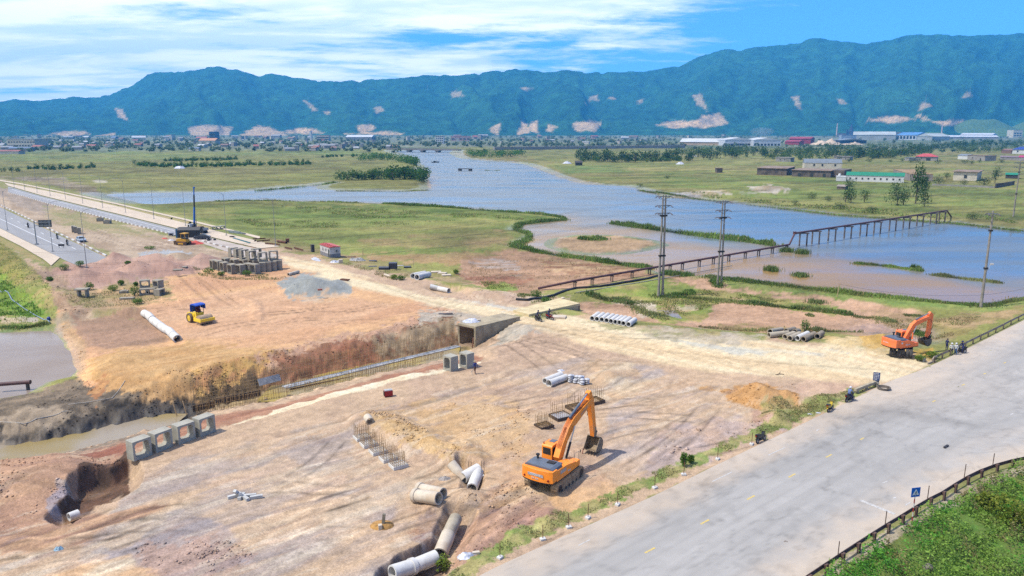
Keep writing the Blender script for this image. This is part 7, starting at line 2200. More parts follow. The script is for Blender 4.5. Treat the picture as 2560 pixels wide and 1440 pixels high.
near_posts=[(1975,1492),(2018,1462),(2059,1434),(2101,1406),(2140,1380),(2179,1354),(2215,1331),(2251,1309),(2284,1288),(2321,1266),(2354,1249),(2383,1230),(2414,1211),(2448,1194),(2487,1179),(2526,1168),(2564,1160),(2604,1152),(2650,1145)]
guard_rail(near_posts, 'long dark rusty guard rail curving round the outside of the asphalt road', rr_, rp_)
for i,(px,py) in enumerate(((2094,1400),(2212,1322),(2318,1256),(2410,1200),(2481,1172))):
 tag(MB().bar((0,0,0),(.02,0,1.35),.05,.05).obj('marker_rod', mat('brown rod', P(120,96,80),.8)), f'thin brown rod standing against the rusty guard rail, {ORD[i]} from the bottom edge', 'rod', 'thin rods along the rusty guard rail').location = G(px, py - 4,0)
gr_ = mat('dusty grey rail', P(196,176,152),.7,.15,2, col2=P(160,140,122))
guard_rail([(2333,905),(2352,896),(2372,888),(2391,878),(2410,869),(2429,859.5),(2448,850),(2467,841),(2486,831.5),(2505,822),(2524,812),(2543,802.5),(2562,793),(2590,780),(2620,766)], 'dusty grey guard rail along the far edge of the asphalt road at right', gr_, mat('dark rail post', P(120,104,92),.8), plates=False)
t = thing('rail_end', 'bent pale end piece of the dusty guard rail by the wheeled excavator', 'guard rail', GP(2331,907))
MB().tube([(0,0,.1),(-.1,-.1,.5),(.15,.1,.75),(.6,.4,.7)],.07,6).tube([(.1,0,.1),(.1,.1,.7)],.05,6).bar((-1.0,-.7,.1),(.1,0,.2),.1,.2).obj('end_piece', gr_, t, 40)
t = thing('bucket_pail', 'grey pail standing beside the bent guard rail end', 'pail', GP(2309,905))
MB().cyl((0,0,0),(0,0,.55),.2,.24,12).obj('pail_body', galv, t); MB().cyl((0,0,.55),(0,0,.58),.25, n=12).obj('pail_rim', lamp_m, t)
a,b=G(2137,984,0),G(2194,962,0)
t = thing('concrete_beam', 'pale concrete barrier beam at the end of the verge below the blue board', 'barrier', a, math.atan2(b.y - a.y, b.x - a.x))
L=(b-a).length
MB().box((L / 2,0,.45),(L, .3,.32)).obj('beam', mat('dusty concrete beam', P(206,190,160),.9,.12,1), t, 0)
for s_ in (.1,.5,.9):
 MB().box((L * s_, 0,.14),(.3,.26,.28)).obj('foot', cd_, t, 0)
# ------------------------------------------------------------------ signs
blue_s = mat('blue sign face', P(24,112,214),.45,.03,2)
t = thing('pedestrian_sign', 'square blue pedestrian crossing sign on a red and white pole behind the guard rail', 'road sign', GP(2281,1303), R(12))
hP=upright(2281,1303,1219,t.location.z)
rd_, wp_ = mat('red band paint', P(190,60,56),.5), mat('white band paint', P(236,232,228),.5)
k=0; z=0.0
while z<hP-.1:
 z1=min(z+.38,hP-.1)
 MB().cyl((0,.04, z),(0,.04, z1 - .002),.042, n=8).obj('pole_band', rd_ if k % 2 == 0 else wp_, t)
 z=z1; k+=1
S_=.78
pl_ = MB().box((0,0, hP - S_ / 2),(S_, .025, S_)).obj('sign_plate', blue_s, t, 0)
zc=hP-S_/2
MB().prism([(-.3, zc - .24),(.3, zc - .24),(0, zc + .28)], 'y', -.0165,-.0126).obj('white_triangle', whitelet, pl_, 0)
pf=MB()
y0,y1=-.0205,-.0166
pf.prism([(.03 + .035 * math.cos(a), zc + .075 + .035 * math.sin(a)) for a in np.linspace(0,2 * math.pi, 10)[:-1]], 'y', y0, y1)
pf.prism([(-.03, zc - .06),(.03, zc - .06),(.045, zc + .035),(-.005, zc + .035)], 'y', y0, y1)
pf.prism([(-.03, zc - .062),(.005, zc - .062),(-.04, zc - .14),(-.08, zc - .2),(-.105, zc - .19),(-.065, zc - .13)], 'y', y0, y1)
pf.prism([(.0, zc - .064),(.032, zc - .064),(.075, zc - .13),(.085, zc - .2),(.06, zc - .2),(.045, zc - .14)], 'y', y0, y1)
pf.prism([(.035, zc + .03),(.09, zc - .03),(.08, zc - .045),(.03, zc + .005)], 'y', y0, y1).prism([(-.005, zc + .03),(-.07, zc - .035),(-.06, zc - .05),(.0, zc + .0)], 'y', y0, y1)
for k in range(3):
 pf.prism([(-.17 + .12 * k, zc - .232),(-.1 + .12 * k, zc - .232),(-.11 + .12 * k, zc - .21),(-.16 + .12 * k, zc - .21)], 'y', y0, y1)
pf.obj('walking_figure', mat('black sign print', (.01,.01,.012),.5), pl_, 0)
t = thing('site_notice', 'dark blue notice board with white lines of writing beside the cable coil', 'notice board', GP(2189,966), R(-20))
MB().bar((-.25,.06,0),(-.25,.06,1.5),.06,.06).bar((.25,.06,0),(.25,.06,1.5),.06,.06).obj('posts', dark_steel, t, 0)
nb = MB().box((0,0,1.25),(.75,.05,1.0)).obj('board', mat('slate blue board', P(70,92,140),.5,.1,3), t, 0)
b=MB()
for (z,wds) in ((1.6,(.14,.1,.18)),(1.42,(.2,.12,.16)),(1.24,(.1,.22,.14)),(1.06,(.16,.16,.1)),(.9,(.12,.2))):
 x=-.3
 for w_ in wds:
  b.box((x+w_/2,-.0275,z),(w_,.004,.07)); x+=w_+.05
b.obj('writing', whitelet, nb, 0)
tag(MB().cyl((0,0,0),(0,0,.5),.12,.1,8).box((0,0,.52),(.3,.3,.08)).obj('bollard', conc_pole), 'short grey stub post under the blue notice board', 'post').location = GP(2193,968)
for i,(px,py) in enumerate(((1250,1396),(1357,1350),(1422,1320),(1470,1296),(1544,1263),(1637,1221),(1709,1188),(1794,1149),(1879,1112))):
 t = thing('marker_stake', f'thin rusty stake in a white block on the road verge, {ORD[i]} from the bottom', 'marker stake', GP(px, py), random.random(), 'stakes in white blocks along the verge')
 MB().box((0,0,.08),(.42,.32,.16)).obj('block', pw_, t, 0)
 MB().cyl((0,0,.16),(random.uniform(-.05,.05),0,1.25),.03, n=6).obj('rod', rust, t)
for i, (px, py, lab) in enumerate(((2024,1035, 'left'),(2045,1032, 'right'))):
 cloth(px, py, .32,.18,.1,70 + i, wt_, 'litter', f'flat white litter on the grass verge below the yellow scooter, {lab} one', 'litter')
tag(MB().ball((0,0,.12),(.4,.34,.3),7,5).obj('boulder', mat('grey boulder', P(150,140,130),.9,.2,2, bump=.4)), 'grey boulder among the roadside bushes at the bottom edge', 'boulder').location = GP(2318,1432,.3)
# ------------------------------------------------------------------ site office and things around it
a,b,c=G(786,630),G(825,645),G(852,640)
ang=math.atan2((b-a).y,(b-a).x)
Lq,Wq,Hq=6.6,2.7,2.55
so_ = thing('site_office', 'white and grey cabin office with a red roof beside the dirt road', 'cabin', b, ang)
wo, go = mat('white cabin wall', P(232,226,222),.7,.08,1.5), mat('grey cabin plinth', P(150,148,152),.7,.08,1.5)
MB().box((-Lq / 2, Wq / 2,.45),(Lq, Wq, .9)).obj('lower_wall', go, so_, 0)
MB().box((-Lq / 2, Wq / 2,1.7),(Lq - .01, Wq - .01,1.6)).obj('upper_wall', wo, so_, 0)
rf = MB().prism([(-.15,2.5),(Wq + .15,2.5),(Wq + .15,2.56),(Wq / 2,2.78),(-.15,2.56)], 'x', -Lq - .2,.2).obj('roof', mat('red sheet roof', P(226,104,98),.55,.08,1.2), so_, 0)
b_=MB()
for i in range(22):
 b_.bar((-Lq-.2+(Lq+.4)*i/21,-.15,2.575),(-Lq-.2+(Lq+.4)*i/21,Wq/2,2.795),.05,.03)
b_.obj('roof_ribs', MATS['red sheet roof'], rf, 0)
MB().box((-.65,-.012,1.0),(.85,.03,1.95)).obj('door', mat('teal glass door', P(40,70,86),.3,.1,2), so_, 0)
for x in (-2.6,-4.6):
 w_ = MB().box((x, -.012,1.65),(.75,.03,.85)).obj('window', wp_, so_, 0)
 MB().box((x, -.03,1.65),(.6,.01,.7)).obj('pane', mat('grey pane', P(130,140,150),.2), w_, 0)
MB().box((.1, Wq * .62,1.6),(.25,.75,.55)).obj('air_conditioner', mat('grey unit', P(190,190,190),.5), so_, 0)
MB().cyl((.235, Wq * .62,1.6),(.24, Wq * .62,1.6),.2, n=14).obj('fan_grille', blackp, so_, 0)
t = thing('cabinet', 'dark grey electric cabinet standing at the left end of the site office', 'cabinet', GP(782,630), ang)
MB().box((0,0,.9),(.9,.7,1.8)).obj('body', mat('charcoal cabinet', P(76,72,76),.5), t, 0)
MB().box((0,0,1.84),(1.0,.8,.08)).obj('lid', blackp, t, 0)
cloth(790,649,2.6,.8,.5,81, wt_, 'plastic_sheet', 'white sheet spread on the ground in front of the site office', 'plastic sheet', -1.0)
cloth(838,656,1.3,.8,.7,82, wt_, 'plastic_sheet', 'white tarpaulin heap at the right foot of the site office', 'plastic sheet')
cloth(893,651,2.2,1.2,.9,83, mat('pale grey rubble', P(190,188,186),.9,.25,2), 'scrap_heap', 'pale grey heap of scrap right of the site office', 'scrap heap')
t = thing('timber_pile', 'pile of pale boards right of the site office', 'timber pile', GP(870,643),.1)
for k in range(6):
 MB().box((random.uniform(-.3,.3),.2 * k - .5,.12 + .1 * (k % 2)),(3.2,.18,.1), random.uniform(-.08,.08)).obj('board', mat('pale timber', P(222,190,146)), t, 0)
bbx = mat('blue black steel', P(66,66,78),.45,.1,2)
for i, (px, py, w_, d_, h_, lab) in enumerate(((983,672,1.8,1.8,1.4, 'large open blue-black steel box by the dirt road'),(960,673,2.2,1.5,.5, 'low blue-black steel tray left of the large steel box'),(1019,669,1.6,1.1,.3, 'low blue-black steel tray right of the large steel box'),(932,653,1.8,1.1,.2, 'flat dark steel plate near the scrap heap'),(932,666,1.8,1.0,.06, 'flat dark blue sheet lying left of the steel trays'))):
 t = thing('steel_form', lab, 'steel form', GP(px, py),.1)
 if h_>.25:
  b=MB().box((0,-d_/2,h_/2),(w_,.06,h_)).box((0,d_/2,h_/2),(w_,.06,h_)).box((-w_/2,0,h_/2),(.06,d_-.07,h_)).box((0,0,h_-.03),(w_-.07,d_-.07,.05))
  b.obj('shell', bbx, t, 0); MB().box((0,0, h_ * .5),(w_ - .08,.05, h_ - .12)).obj('stiffener', blackp, t, 0)
 else:
  MB().box((0,0, h_ / 2),(w_, d_, h_)).obj('plate', bbx, t, 0)
for i, (px, py, x1, lab) in enumerate(((1000,655,.9, 'white board lying behind the large steel box'),)):
 tag(MB().box((0,0,.08),(1.6,.5,.1),.2).obj('board', wo), lab, 'board').location = GP(px, 665)
bs = mat('brown steel beam', P(130,84,58),.8,.2,1.5)
for i,(x0,y0,x1,y1) in enumerate(((632,600,664,599),(642,606,675,603),(636,605,640,603),(663,611,700,614),(712,621,730,625),(735,622,758,628))):
 a,b=GP(x0,y0,.2),GP(x1,y1,.2)
 o = MB().bar((0,0,0),(b - a).to_tuple(),.35,.06).bar((0,0,.15),(b - a + Vector((0,0,.15))).to_tuple(),.06,.3).obj('steel_beam', bs, None, 0); o.location = a
 tag(o, f'brown steel beam lying on the soil behind the culvert boxes, {ORD[i]} from the left', 'steel beam', 'brown steel beams on the soil')
pipe((694,603),(716,606),.35, bs, 'rusty steel tube lying beside the lone street lamp', cat='steel tube', wall=.05)
t = thing('rusty_winch', 'small rusty machine standing at the end of the rusty steel tube', 'machine', GP(719,606),.4)
MB().box((0,0,.4),(.8,.6,.7)).cyl((-.5,0,.8),(.5,0,.8),.3, n=10).obj('drum', bs, t, 20)
for i, (x0, y0, x1, y1, m, lab) in enumerate(((582,597,624,610, mat('teal steel beam', P(70,130,136),.6), 'long teal beam lying on the ground below the lamp post'),(568,578,600,583, mat('grey steel profiles', P(140,150,144),.5), 'bundle of grey steel profiles, rear, right of the lamp post'),(572,582,606,586, MATS['grey steel profiles'], 'bundle of grey steel profiles, front, right of the lamp post'),(584,579,612,587, mat('dark profiles', P(96,100,96),.5), 'bundle of dark steel profiles lying obliquely right of the lamp post'))):
 a,b=GP(x0,y0,.15),GP(x1,y1,.15)
 t = thing('profile_bundle', lab, 'steel profiles', a)
 for k in range(4):
  MB().bar((0,.25 * k, .0),((b - a) + Vector((0,.25 * k, .1 * (k % 2)))).to_tuple(),.14,.2).obj('profile', m, t, 0)
t = thing('timber_stack', 'reddish brown bricks and boards lying at the right end of the gravel heap', 'timber', GP(862,703),-.4)
for k in range(4):
 MB().box((0,.25 * k - .4,.25 + .1 * (k % 2)),(2.0,.2,.18), random.uniform(-.1,.1)).obj('board', bs, t, 0)
tag(MB().box((0,0,.15),(.8,.5,.25),.4).obj('brick_pile', mat('brick red', P(180,110,88),.9)), 'small brick-red rubble pile on the gravel heap', 'bricks').location = GP(800,726)
t = thing('pipe_on_post', 'short brown pipe end on a dark post over the pond at the left edge', 'pipe', GP(71,977))
e_=G(76,953,0)-t.location; f_=G(-60,972,0)-t.location
zt=upright(71,977,957,t.location.z)
MB().tube([(f_.x, f_.y * .2, zt + .1),(.25,0, zt + .1)],.24,10).cyl((.25,0, zt + .1),(.4,0, zt + .1),.28, n=10).obj('pipe_run', pipe_m, t, 50)
MB().box((0,0, zt / 2 - .5),(.3,.3, zt + .8)).obj('post', supp, t, 0)
# ------------------------------------------------------------------ plants
leaf_m = mat_attr('leaves', rough=.6, fine=(3.0,.25), bump=None, spec=.25)
tl_ = leaf_m.node_tree                          # thin leaves let some of the sun through
tr_ = N(tl_, 'ShaderNodeBsdfTranslucent')
tl_.links.new(tl_.nodes['Principled BSDF'].inputs['Base Color'].links[0].from_socket, tr_.inputs['Color'])
ms_ = N(tl_, 'ShaderNodeMixShader', i_0=.45)
tl_.links.new(tl_.nodes['Principled BSDF'].outputs[0], ms_.inputs[1]); tl_.links.new(tr_.outputs[0], ms_.inputs[2])
tl_.links.new(ms_.outputs[0], tl_.nodes['Material Output'].inputs[0])
bark = mat('bark', P(120,104,88),.9,.2,4)
def blades(name, pts, hts, c1, c2, seed, wd=.12, lean=.3, per=1, zoff=-.05, kind='stuff', dry=None):
 """upright grass or reed blades rooted at given ground points (n x 3), one mesh"""
 rr=np.random.default_rng(seed)
 n=len(pts)
 an=rr.uniform(0,math.pi,n)
 la=rr.uniform(0,2*math.pi,n); ll=rr.uniform(0,lean,n)*hts
 w_=wd*rr.uniform(.6,1.4,n)*(hts/hts.mean())**.3
 a=pts+np.stack([-np.cos(an)*w_/2,-np.sin(an)*w_/2,np.full(n,zoff)],1)
 b=pts+np.stack([np.cos(an)*w_/2,np.sin(an)*w_/2,np.full(n,zoff)],1)
 m1=(a+b)/2+np.stack([np.cos(la)*ll*.35+np.cos(an)*w_*.42,np.sin(la)*ll*.35+np.sin(an)*w_*.42,hts*.6],1)
 m0=(a+b)/2+np.stack([np.cos(la)*ll*.35-np.cos(an)*w_*.42,np.sin(la)*ll*.35-np.sin(an)*w_*.42,hts*.6],1)
 t_=(a+b)/2+np.stack([np.cos(la)*ll,np.sin(la)*ll,hts],1)
 V=np.stack([a,b,m1,m0,t_],1).reshape(-1,3)
 o=(np.arange(n)*5)[:,None]
 Fq=np.concatenate([o+np.array([[0,1,2]]),o+np.array([[0,2,3]]),o+np.array([[3,2,4]])])
 k=sstep((fbm(pts[:,0]/2.5,pts[:,1]/2.5,3,seed)-.3)/.4)[:,None]
 c=np.array(c1)[None]*k+np.array(c2)[None]*(1-k)
 if dry is not None:
  d=(rr.random(n)<dry[1])[:,None]
  c=np.where(d,np.array(dry[0])[None],c)
 c=c*rr.uniform(.7,1.3,(n,1))
 return link(name,np_mesh(name,V,Fq,leaf_m,np.repeat(c,5,0)),kind=kind)
def in_poly(out,zl,cnt,seed,clump=None,px=True):
 rr=np.random.default_rng(seed)
 P2=np.array(W2(out,zl))
 lo,hi=P2.min(0),P2.max(0)
 res=np.zeros((0,2))
 for _ in range(12):
  a=rr.uniform(lo,hi,(cnt*3,2))
  k=poly_sd(P2,a[:,0],a[:,1])>0
  if clump:
   dn=fbm(a[:,0]/clump[0],a[:,1]/clump[0],4,seed+5)
   k &=rr.random(len(a))<sstep((dn-clump[1])/.2)
  res=np.concatenate([res,a[k]])
  if len(res)>=cnt:
   break
 res=res[:cnt]
 return np.concatenate([res,terrain(res[:,0],res[:,1])[:,None]],1)
def on_line(s,zl,hw,cnt,seed,minz=None):
 rr=np.random.default_rng(seed)
 L=np.array(W2(s,zl))
 d=np.concatenate([[0],np.cumsum(np.hypot(*np.diff(L,axis=0).T))])
 t_=rr.uniform(0,d[-1],cnt)
 x,y=np.interp(t_,d,L[:,0]),np.interp(t_,d,L[:,1])
 off=rr.normal(0,hw*.45,cnt); offy=rr.normal(0,hw*.45,cnt)
 w_=.25+1.2*fbm(t_/5,t_*0,4,seed)
 x,y=x+off*w_,y+offy*w_
 z=terrain(x,y)
 return np.stack([x,y,np.maximum(z,zl-.1) if minz is None else np.maximum(z,minz)],1),1-np.clip(np.hypot(off,offy)/(hw*1.6),0,.6)
GR1,GR2=(.19,.27,.06),(.11,.18,.04)
OLV1,OLV2=(.24,.25,.09),(.16,.19,.06)
DRY=(.30,.23,.11)
STRIPS = [  # centre line, level, half width, count, height, colours, label-free stuff name
 ("1532,559 1600,569 1700,583 1800,596 1880,606 1932,614", ZW, 2.4,7000,2.1, GR1, GR2, 'reed_island'),
 ("960,512 1100,521 1250,531 1350,538 1412,547", ZW, 2.2,5000,1.5, GR1, GR2, 'reed_bank'),
 ("1416,550 1350,556 1300,562 1286,577 1325,588 1322,598 1297,611 1288,618", ZW, 1.7,4200,1.5, GR1, GR2, 'reed_bank'),
 ("1290,621 1340,631 1420,643 1490,653 1520,657", ZW, 1.7,3600,1.5, GR1, GR2, 'reed_bank'),("1500,655 1560,664 1622,672", ZW, 1.8,3000,1.6, GR1, GR2, 'reed_bank'),
 ("1449,600 1475,602 1503,601", ZW, 1.9,1500,1.5, GR1, GR2, 'reed_clump'),
 ("2142,659 2200,664 2260,672 2303,678", ZW, 1.8,3200,1.1, OLV1, GR1, 'reed_island'),("2280,672 2303,677", ZW, 1.2,500,1.7, OLV2, GR2, 'reed_clump'),
 ("2342,688 2400,696 2450,702 2498,708", ZW, 1.7,2600,1.1, OLV1, OLV2, 'reed_island'),
 ("1212,426 1230,427 1248,426", ZW, 1.5,500,.8, OLV1, GR1, 'reed_island'),
 ("1775,699 1850,708 1950,718 2060,732 2150,745 2250,753 2350,763 2440,770", ZW, 2.6,9500,1.0, GR1, OLV2, 'bank_grass'),("2440,770 2500,762 2560,752 2640,745", ZW, 3.2,3500,.8, GR1, OLV2, 'bank_grass'),
 ("1640,740 1700,742 1780,748 1860,756 1900,757", -1.0,2.2,2500,.8, GR1, OLV1, 'bank_grass'),("1870,756 1960,767 2040,775 2128,786", -1.0,1.6,2600,1.0, OLV2, GR2, 'reed_bank'),
 ("1500,745 1560,750 1600,775 1640,795", -1.0,1.8,1800,.8, OLV1, OLV2, 'bank_grass'),("1470,738 1530,752 1580,758", -1.0,1.6,1200,.8, OLV2, GR2, 'bank_grass'),
 ("2030,822 2090,832 2150,838", -1.0,1.5,1000,.8, OLV2, OLV1, 'bank_grass'),("1750,820 1850,825 1960,822", -1.0,2.0,700,.6, OLV1, DRY, 'bank_grass'),
 ("2140,792 2200,795 2230,805", -1.1,1.6,900,.6, OLV1, OLV2, 'bank_grass'),("2285,832 2300,836 2310,842", -1.15,1.2,700,.8, OLV2, GR2, 'bank_grass'),("2020,788 2030,790", -1.1,.7,200,.6, OLV2, OLV1, 'bank_grass'),
 ("2265,788 2300,790", -1.1,1.0,400,.5, OLV1, OLV2, 'bank_grass'),("0,820 60,820 118,815", -1.4,1.0,1100,.7, GR1, OLV2, 'bank_grass'),
 ("840,478 900,478 1000,479 1070,476", ZW, 1.8,1200,1.0, GR1, OLV1, 'bank_grass'),("1600,476 1700,492 1800,504 1920,517 2080,536 2250,549 2400,560 2560,578", -.9,2.2,4200,.9, GR1, OLV2, 'bank_grass'),
 ("640,477 720,470 800,462 840,456", -.9,2.2,900,1.4, GR1, GR2, 'bank_grass'),("540,505 640,503 760,505 900,507", -.9,2.4,1700,1.0, GR1, OLV1, 'bank_grass'),
 ("1780,706 1790,712 1800,718", -1.0,1.2,500,1.0, GR2, GR2, 'bank_grass'),("1680,738 1730,732", -1.0,1.4,700,1.1, GR2, GR1, 'bank_grass'),
]
for i,(s_,zl,hw,cnt,h,c1,c2,nm) in enumerate(STRIPS):
 p,e=on_line(s_,zl,hw,cnt,900+i)
 rr=np.random.default_rng(i)
 big=.10 if p[:,1].mean()<200 else .2
 blades(nm,p,h*.75*(.3+.9*rr.random(cnt)**1.3)*(.35+.8*e)*(.55+.9*fbm(p[:,0]/4,p[:,1]/4,3,i)),c1,c2,900+i,wd=big+.06,lean=.45,dry=(DRY,.08))
for i,(px,py,h) in enumerate(((2005,634,1.4),(1928,677,1.3),(2001,691,1.0),(1715,692,1.2),(1692,690,1.2),(1966,629,1.3),(2040,758,.8),(1668,688,1.3))):
 p=G(px,py,ZW)
 rr=np.random.default_rng(40+i)
 q=np.stack([p.x+rr.normal(0,.8,420),p.y+rr.normal(0,.8,420),np.full(420,ZW)],1)
 o = blades('reed_clump', q, h * rr.uniform(.5,1.15,420), OLV2, GR2,60 + i, wd=.12, lean=.5, kind='thing')
 tag(o, ('reed clump under the first pair of pipeline piles', 'reed clump standing in the muddy water left of the right twin pole', 'pale reed clump in the muddy water, nearest the right reed bank', 'reed clump beside the pipeline right of the left twin pole',
   'reed clump hugging the pipeline trestle behind the left twin pole', 'small reed clump at the foot of the rising pipe', 'small dry reed clump on the mud flat', 'reed clump between the left twin pole and the pump pipe')[i], 'reeds', 'reed clumps in the shallow water')
V1 = "1075,1470 1130,1428 1190,1382 1290,1328 1420,1278 1560,1213 1720,1143 1860,1080 1960,1038 2050,998 2185,955 2192,963 2080,1016 1970,1063 1860,1108 1720,1170 1560,1243 1400,1316 1280,1373 1180,1430 1120,1490"
p=in_poly(V1,0,9000,71,(1.6,.44)); rr=np.random.default_rng(3)
blades('verge_grass', p, rr.uniform(.06,.22, len(p)),(.24,.28,.09),(.32,.30,.13),72, wd=.07, lean=.8, dry=(DRY, .22))
p = in_poly("1930,1008 2000,1008 2090,985 2090,1008 1960,1052 1900,1040", 0,2200,73,(1.5,.4))
blades('verge_grass', p, np.random.default_rng(4).uniform(.06,.25, len(p)),(.26,.27,.10),(.36,.31,.15),74, wd=.07, lean=.8, dry=(DRY, .35))
LOWS = "-250,560 0,612 60,668 95,702 130,745 140,790 120,815 0,826 -250,828"
p=in_poly(LOWS,-1.4,9000,75,(3.0,.34))
blades('garden_grass', p, np.random.default_rng(5).uniform(.1,.4, len(p)),(.20,.26,.05),(.30,.29,.10),76, wd=.12, lean=.9, dry=(DRY, .15))
p = in_poly("-200,700 0,690 60,740 110,790 0,800 -200,800", -1.4,6000,77,(3.0,.38))
blades('garden_grass', p, np.random.default_rng(6).uniform(.15,.5, len(p)),(.13,.23,.03),(.09,.17,.025),78, wd=.13, lean=.8)
for i, (out, zl, cnt, h, c1, c2) in enumerate((("150,745 420,705 430,735 330,770 220,770", 0,2200,.45,(.16,.18,.05),(.26,.22,.10)),("480,668 560,690 700,684 760,690 720,700 560,700 500,690", 0,1300,.5,(.11,.16,.03),(.2,.2,.08)),
          ("1480,740 1640,740 1760,722 1870,735 2000,758 1860,752 1790,760 1660,808 1610,790 1600,760", -1.0,7000,.4,(.13,.18,.035),(.20,.19,.07)),("1200,700 1260,700 1300,716 1220,718", -.7,1100,.4,(.11,.18,.03),(.17,.19,.05)),
          ("1310,735 1400,735 1430,745 1330,765 1290,752", -.5,900,.55,(.11,.16,.03),(.2,.2,.07)),("1300,785 1440,770 1450,780 1340,800", -.2,700,.35,(.14,.18,.04),(.24,.22,.09)),("880,655 1000,680 1060,720 960,700 860,665", -.4,800,.5,(.15,.17,.05),(.27,.22,.1)),
          ("700,515 1000,525 1250,540 1360,555 1200,545 900,545 760,535", -.7,3500,.8, GR1, OLV1),("560,540 760,548 1000,556 1150,552 900,570 650,570", -.7,1800,.7, GR1, OLV1),("1700,480 2000,508 2300,530 2500,545 2560,560 2300,545 2000,520 1750,492", -.7,2600,.9, GR1, OLV2),
          ("2150,790 2330,800 2450,800 2380,850 2300,850 2230,830", -1.0,2600,.4, OLV1, DRY),("1170,660 1290,640 1600,680 1500,705 1300,725 1180,710", -1.1,1500,.5,(.30,.23,.12),(.2,.17,.07)))):
 p=in_poly(out,zl,cnt,80+i,(3.5 if zl>-.65 or zl<-.75 else 9.0,.42))
 blades('grass_tufts', p, h * .7 * np.random.default_rng(80 + i).uniform(.35,1.1, len(p)), c1, c2,80 + i, wd=.10 if h < .6 else .28, lean=.8, dry=(DRY, .2))
# ------------------------------------------------------------------ leafy cover on the bank beyond the guard rail
def leaf_cloud(name,C_,size,cols,seed,m=None,up=.5):
 """leaf-sized faces (two triangles folded along the rib) at points C_"""
 rr=np.random.default_rng(seed)
 n=len(C_)
 d=rr.normal(0,1,(n,3)); d[:,2]=d[:,2]*.5+rr.uniform(-.2,up,n)
 d/=np.linalg.norm(d,axis=1)[:,None]
 s_=rr.normal(0,1,(n,3)); s_-=d*(s_*d).sum(1)[:,None]; s_/=np.linalg.norm(s_,axis=1)[:,None]
 up_=np.cross(d,s_)
 L=(size*rr.uniform(.6,1.4,n))[:,None]
 a=C_-d*L*.5; b=C_+d*L*.5
 l=C_+s_*L*.32+up_*L*.1; r=C_-s_*L*.32+up_*L*.1
 V=np.stack([a,l,b,r],1).reshape(-1,3)
 o=(np.arange(n)*4)[:,None]
 Fq=np.concatenate([o+np.array([[0,2,1]]),o+np.array([[0,3,2]])])
 return np_mesh(name,V,Fq,m or leaf_m,np.repeat(cols,4,0))
BK = "2030,1500 2105,1445 2200,1386 2300,1322 2400,1260 2480,1218 2600,1182 2760,1165 2960,1160 3000,1560 2600,1640 1950,1640"
p=in_poly(BK,-1,46000,91,(2.6,.26)); rr=np.random.default_rng(91)
k=fbm(p[:,0]/1.7,p[:,1]/1.7,4,92)
hh=(.15+1.5*sstep((k-.35)/.4))*rr.random(len(p))**.6
C_=p+np.stack([rr.normal(0,.08,len(p)),rr.normal(0,.08,len(p)),hh],1)
kk=fbm(p[:,0]/3.2,p[:,1]/3.2,3,93)
cA=np.where(kk[:,None]>.5,np.array([[.10,.27,.028]]),np.array([[.18,.29,.045]]))
cB=np.where((fbm(p[:,0]/2,p[:,1]/2,3,94)>.72)[:,None],np.array([[.22,.20,.07]]),cA)
cB=cB*rr.uniform(.6,1.35,(len(p),1))
link('bank_shrubs', leaf_cloud('bank_shrubs', C_, .19, cB, 95), kind='stuff')
def shrub(px, py, r, h, n, size, c1, c2, label, seed, z=None, name='shrub', cat='shrub', group=None, loose=.25):
 rr=np.random.default_rng(seed)
 base=GP(px,py) if z is None else G(px,py,z)
 d=rr.normal(0,1,(n,3)); d/=np.linalg.norm(d,axis=1)[:,None]
 R_=rr.random(n)**.45
 lump=.65+.7*fbm(d[:,0]*2+seed,d[:,1]*2+d[:,2],3,seed)
 C_=d*(R_*lump)[:,None]*np.array([r,r,h*.5])+np.array([0,0,h*.55])
 C_=C_[C_[:,2]>.03]
 t=thing(name,label,cat,base,0,group)
 k=rr.random((len(C_),1))
 link('foliage', leaf_cloud('foliage', C_, size, (np.array(c1) * k + np.array(c2) * (1 - k)) * rr.uniform(.7,1.3,(len(C_),1)), seed), t)
 b=MB()
 for i in range(5):
  a=rr.uniform(0,6.28)
  b.tube([(0,0,-.1),(math.cos(a)*r*.25,math.sin(a)*r*.25,h*.4),(math.cos(a+.3)*r*.55,math.sin(a+.3)*r*.55,h*.75)],[.03*h,.02*h,.008*h],4)
 b.obj('stems', bark, t, 40)
 return t
YG1,YG2=(.22,.24,.03),(.12,.18,.02)
for i, (px, py, r, h, lab) in enumerate(((2500,1282,1.5,1.5, 'yellow-green leafy shrub on the bank at the right edge, upper one'),(2545,1315,1.5,1.6, 'yellow-green leafy shrub on the bank at the right edge, lower one'),(2470,1265,.9,1.0, 'small yellow-green shrub on the bank left of the two big ones'))):
 shrub(px, py, r, h, 900,.26, YG1, YG2, lab, 200 + i, group='yellow-green shrubs on the bank')
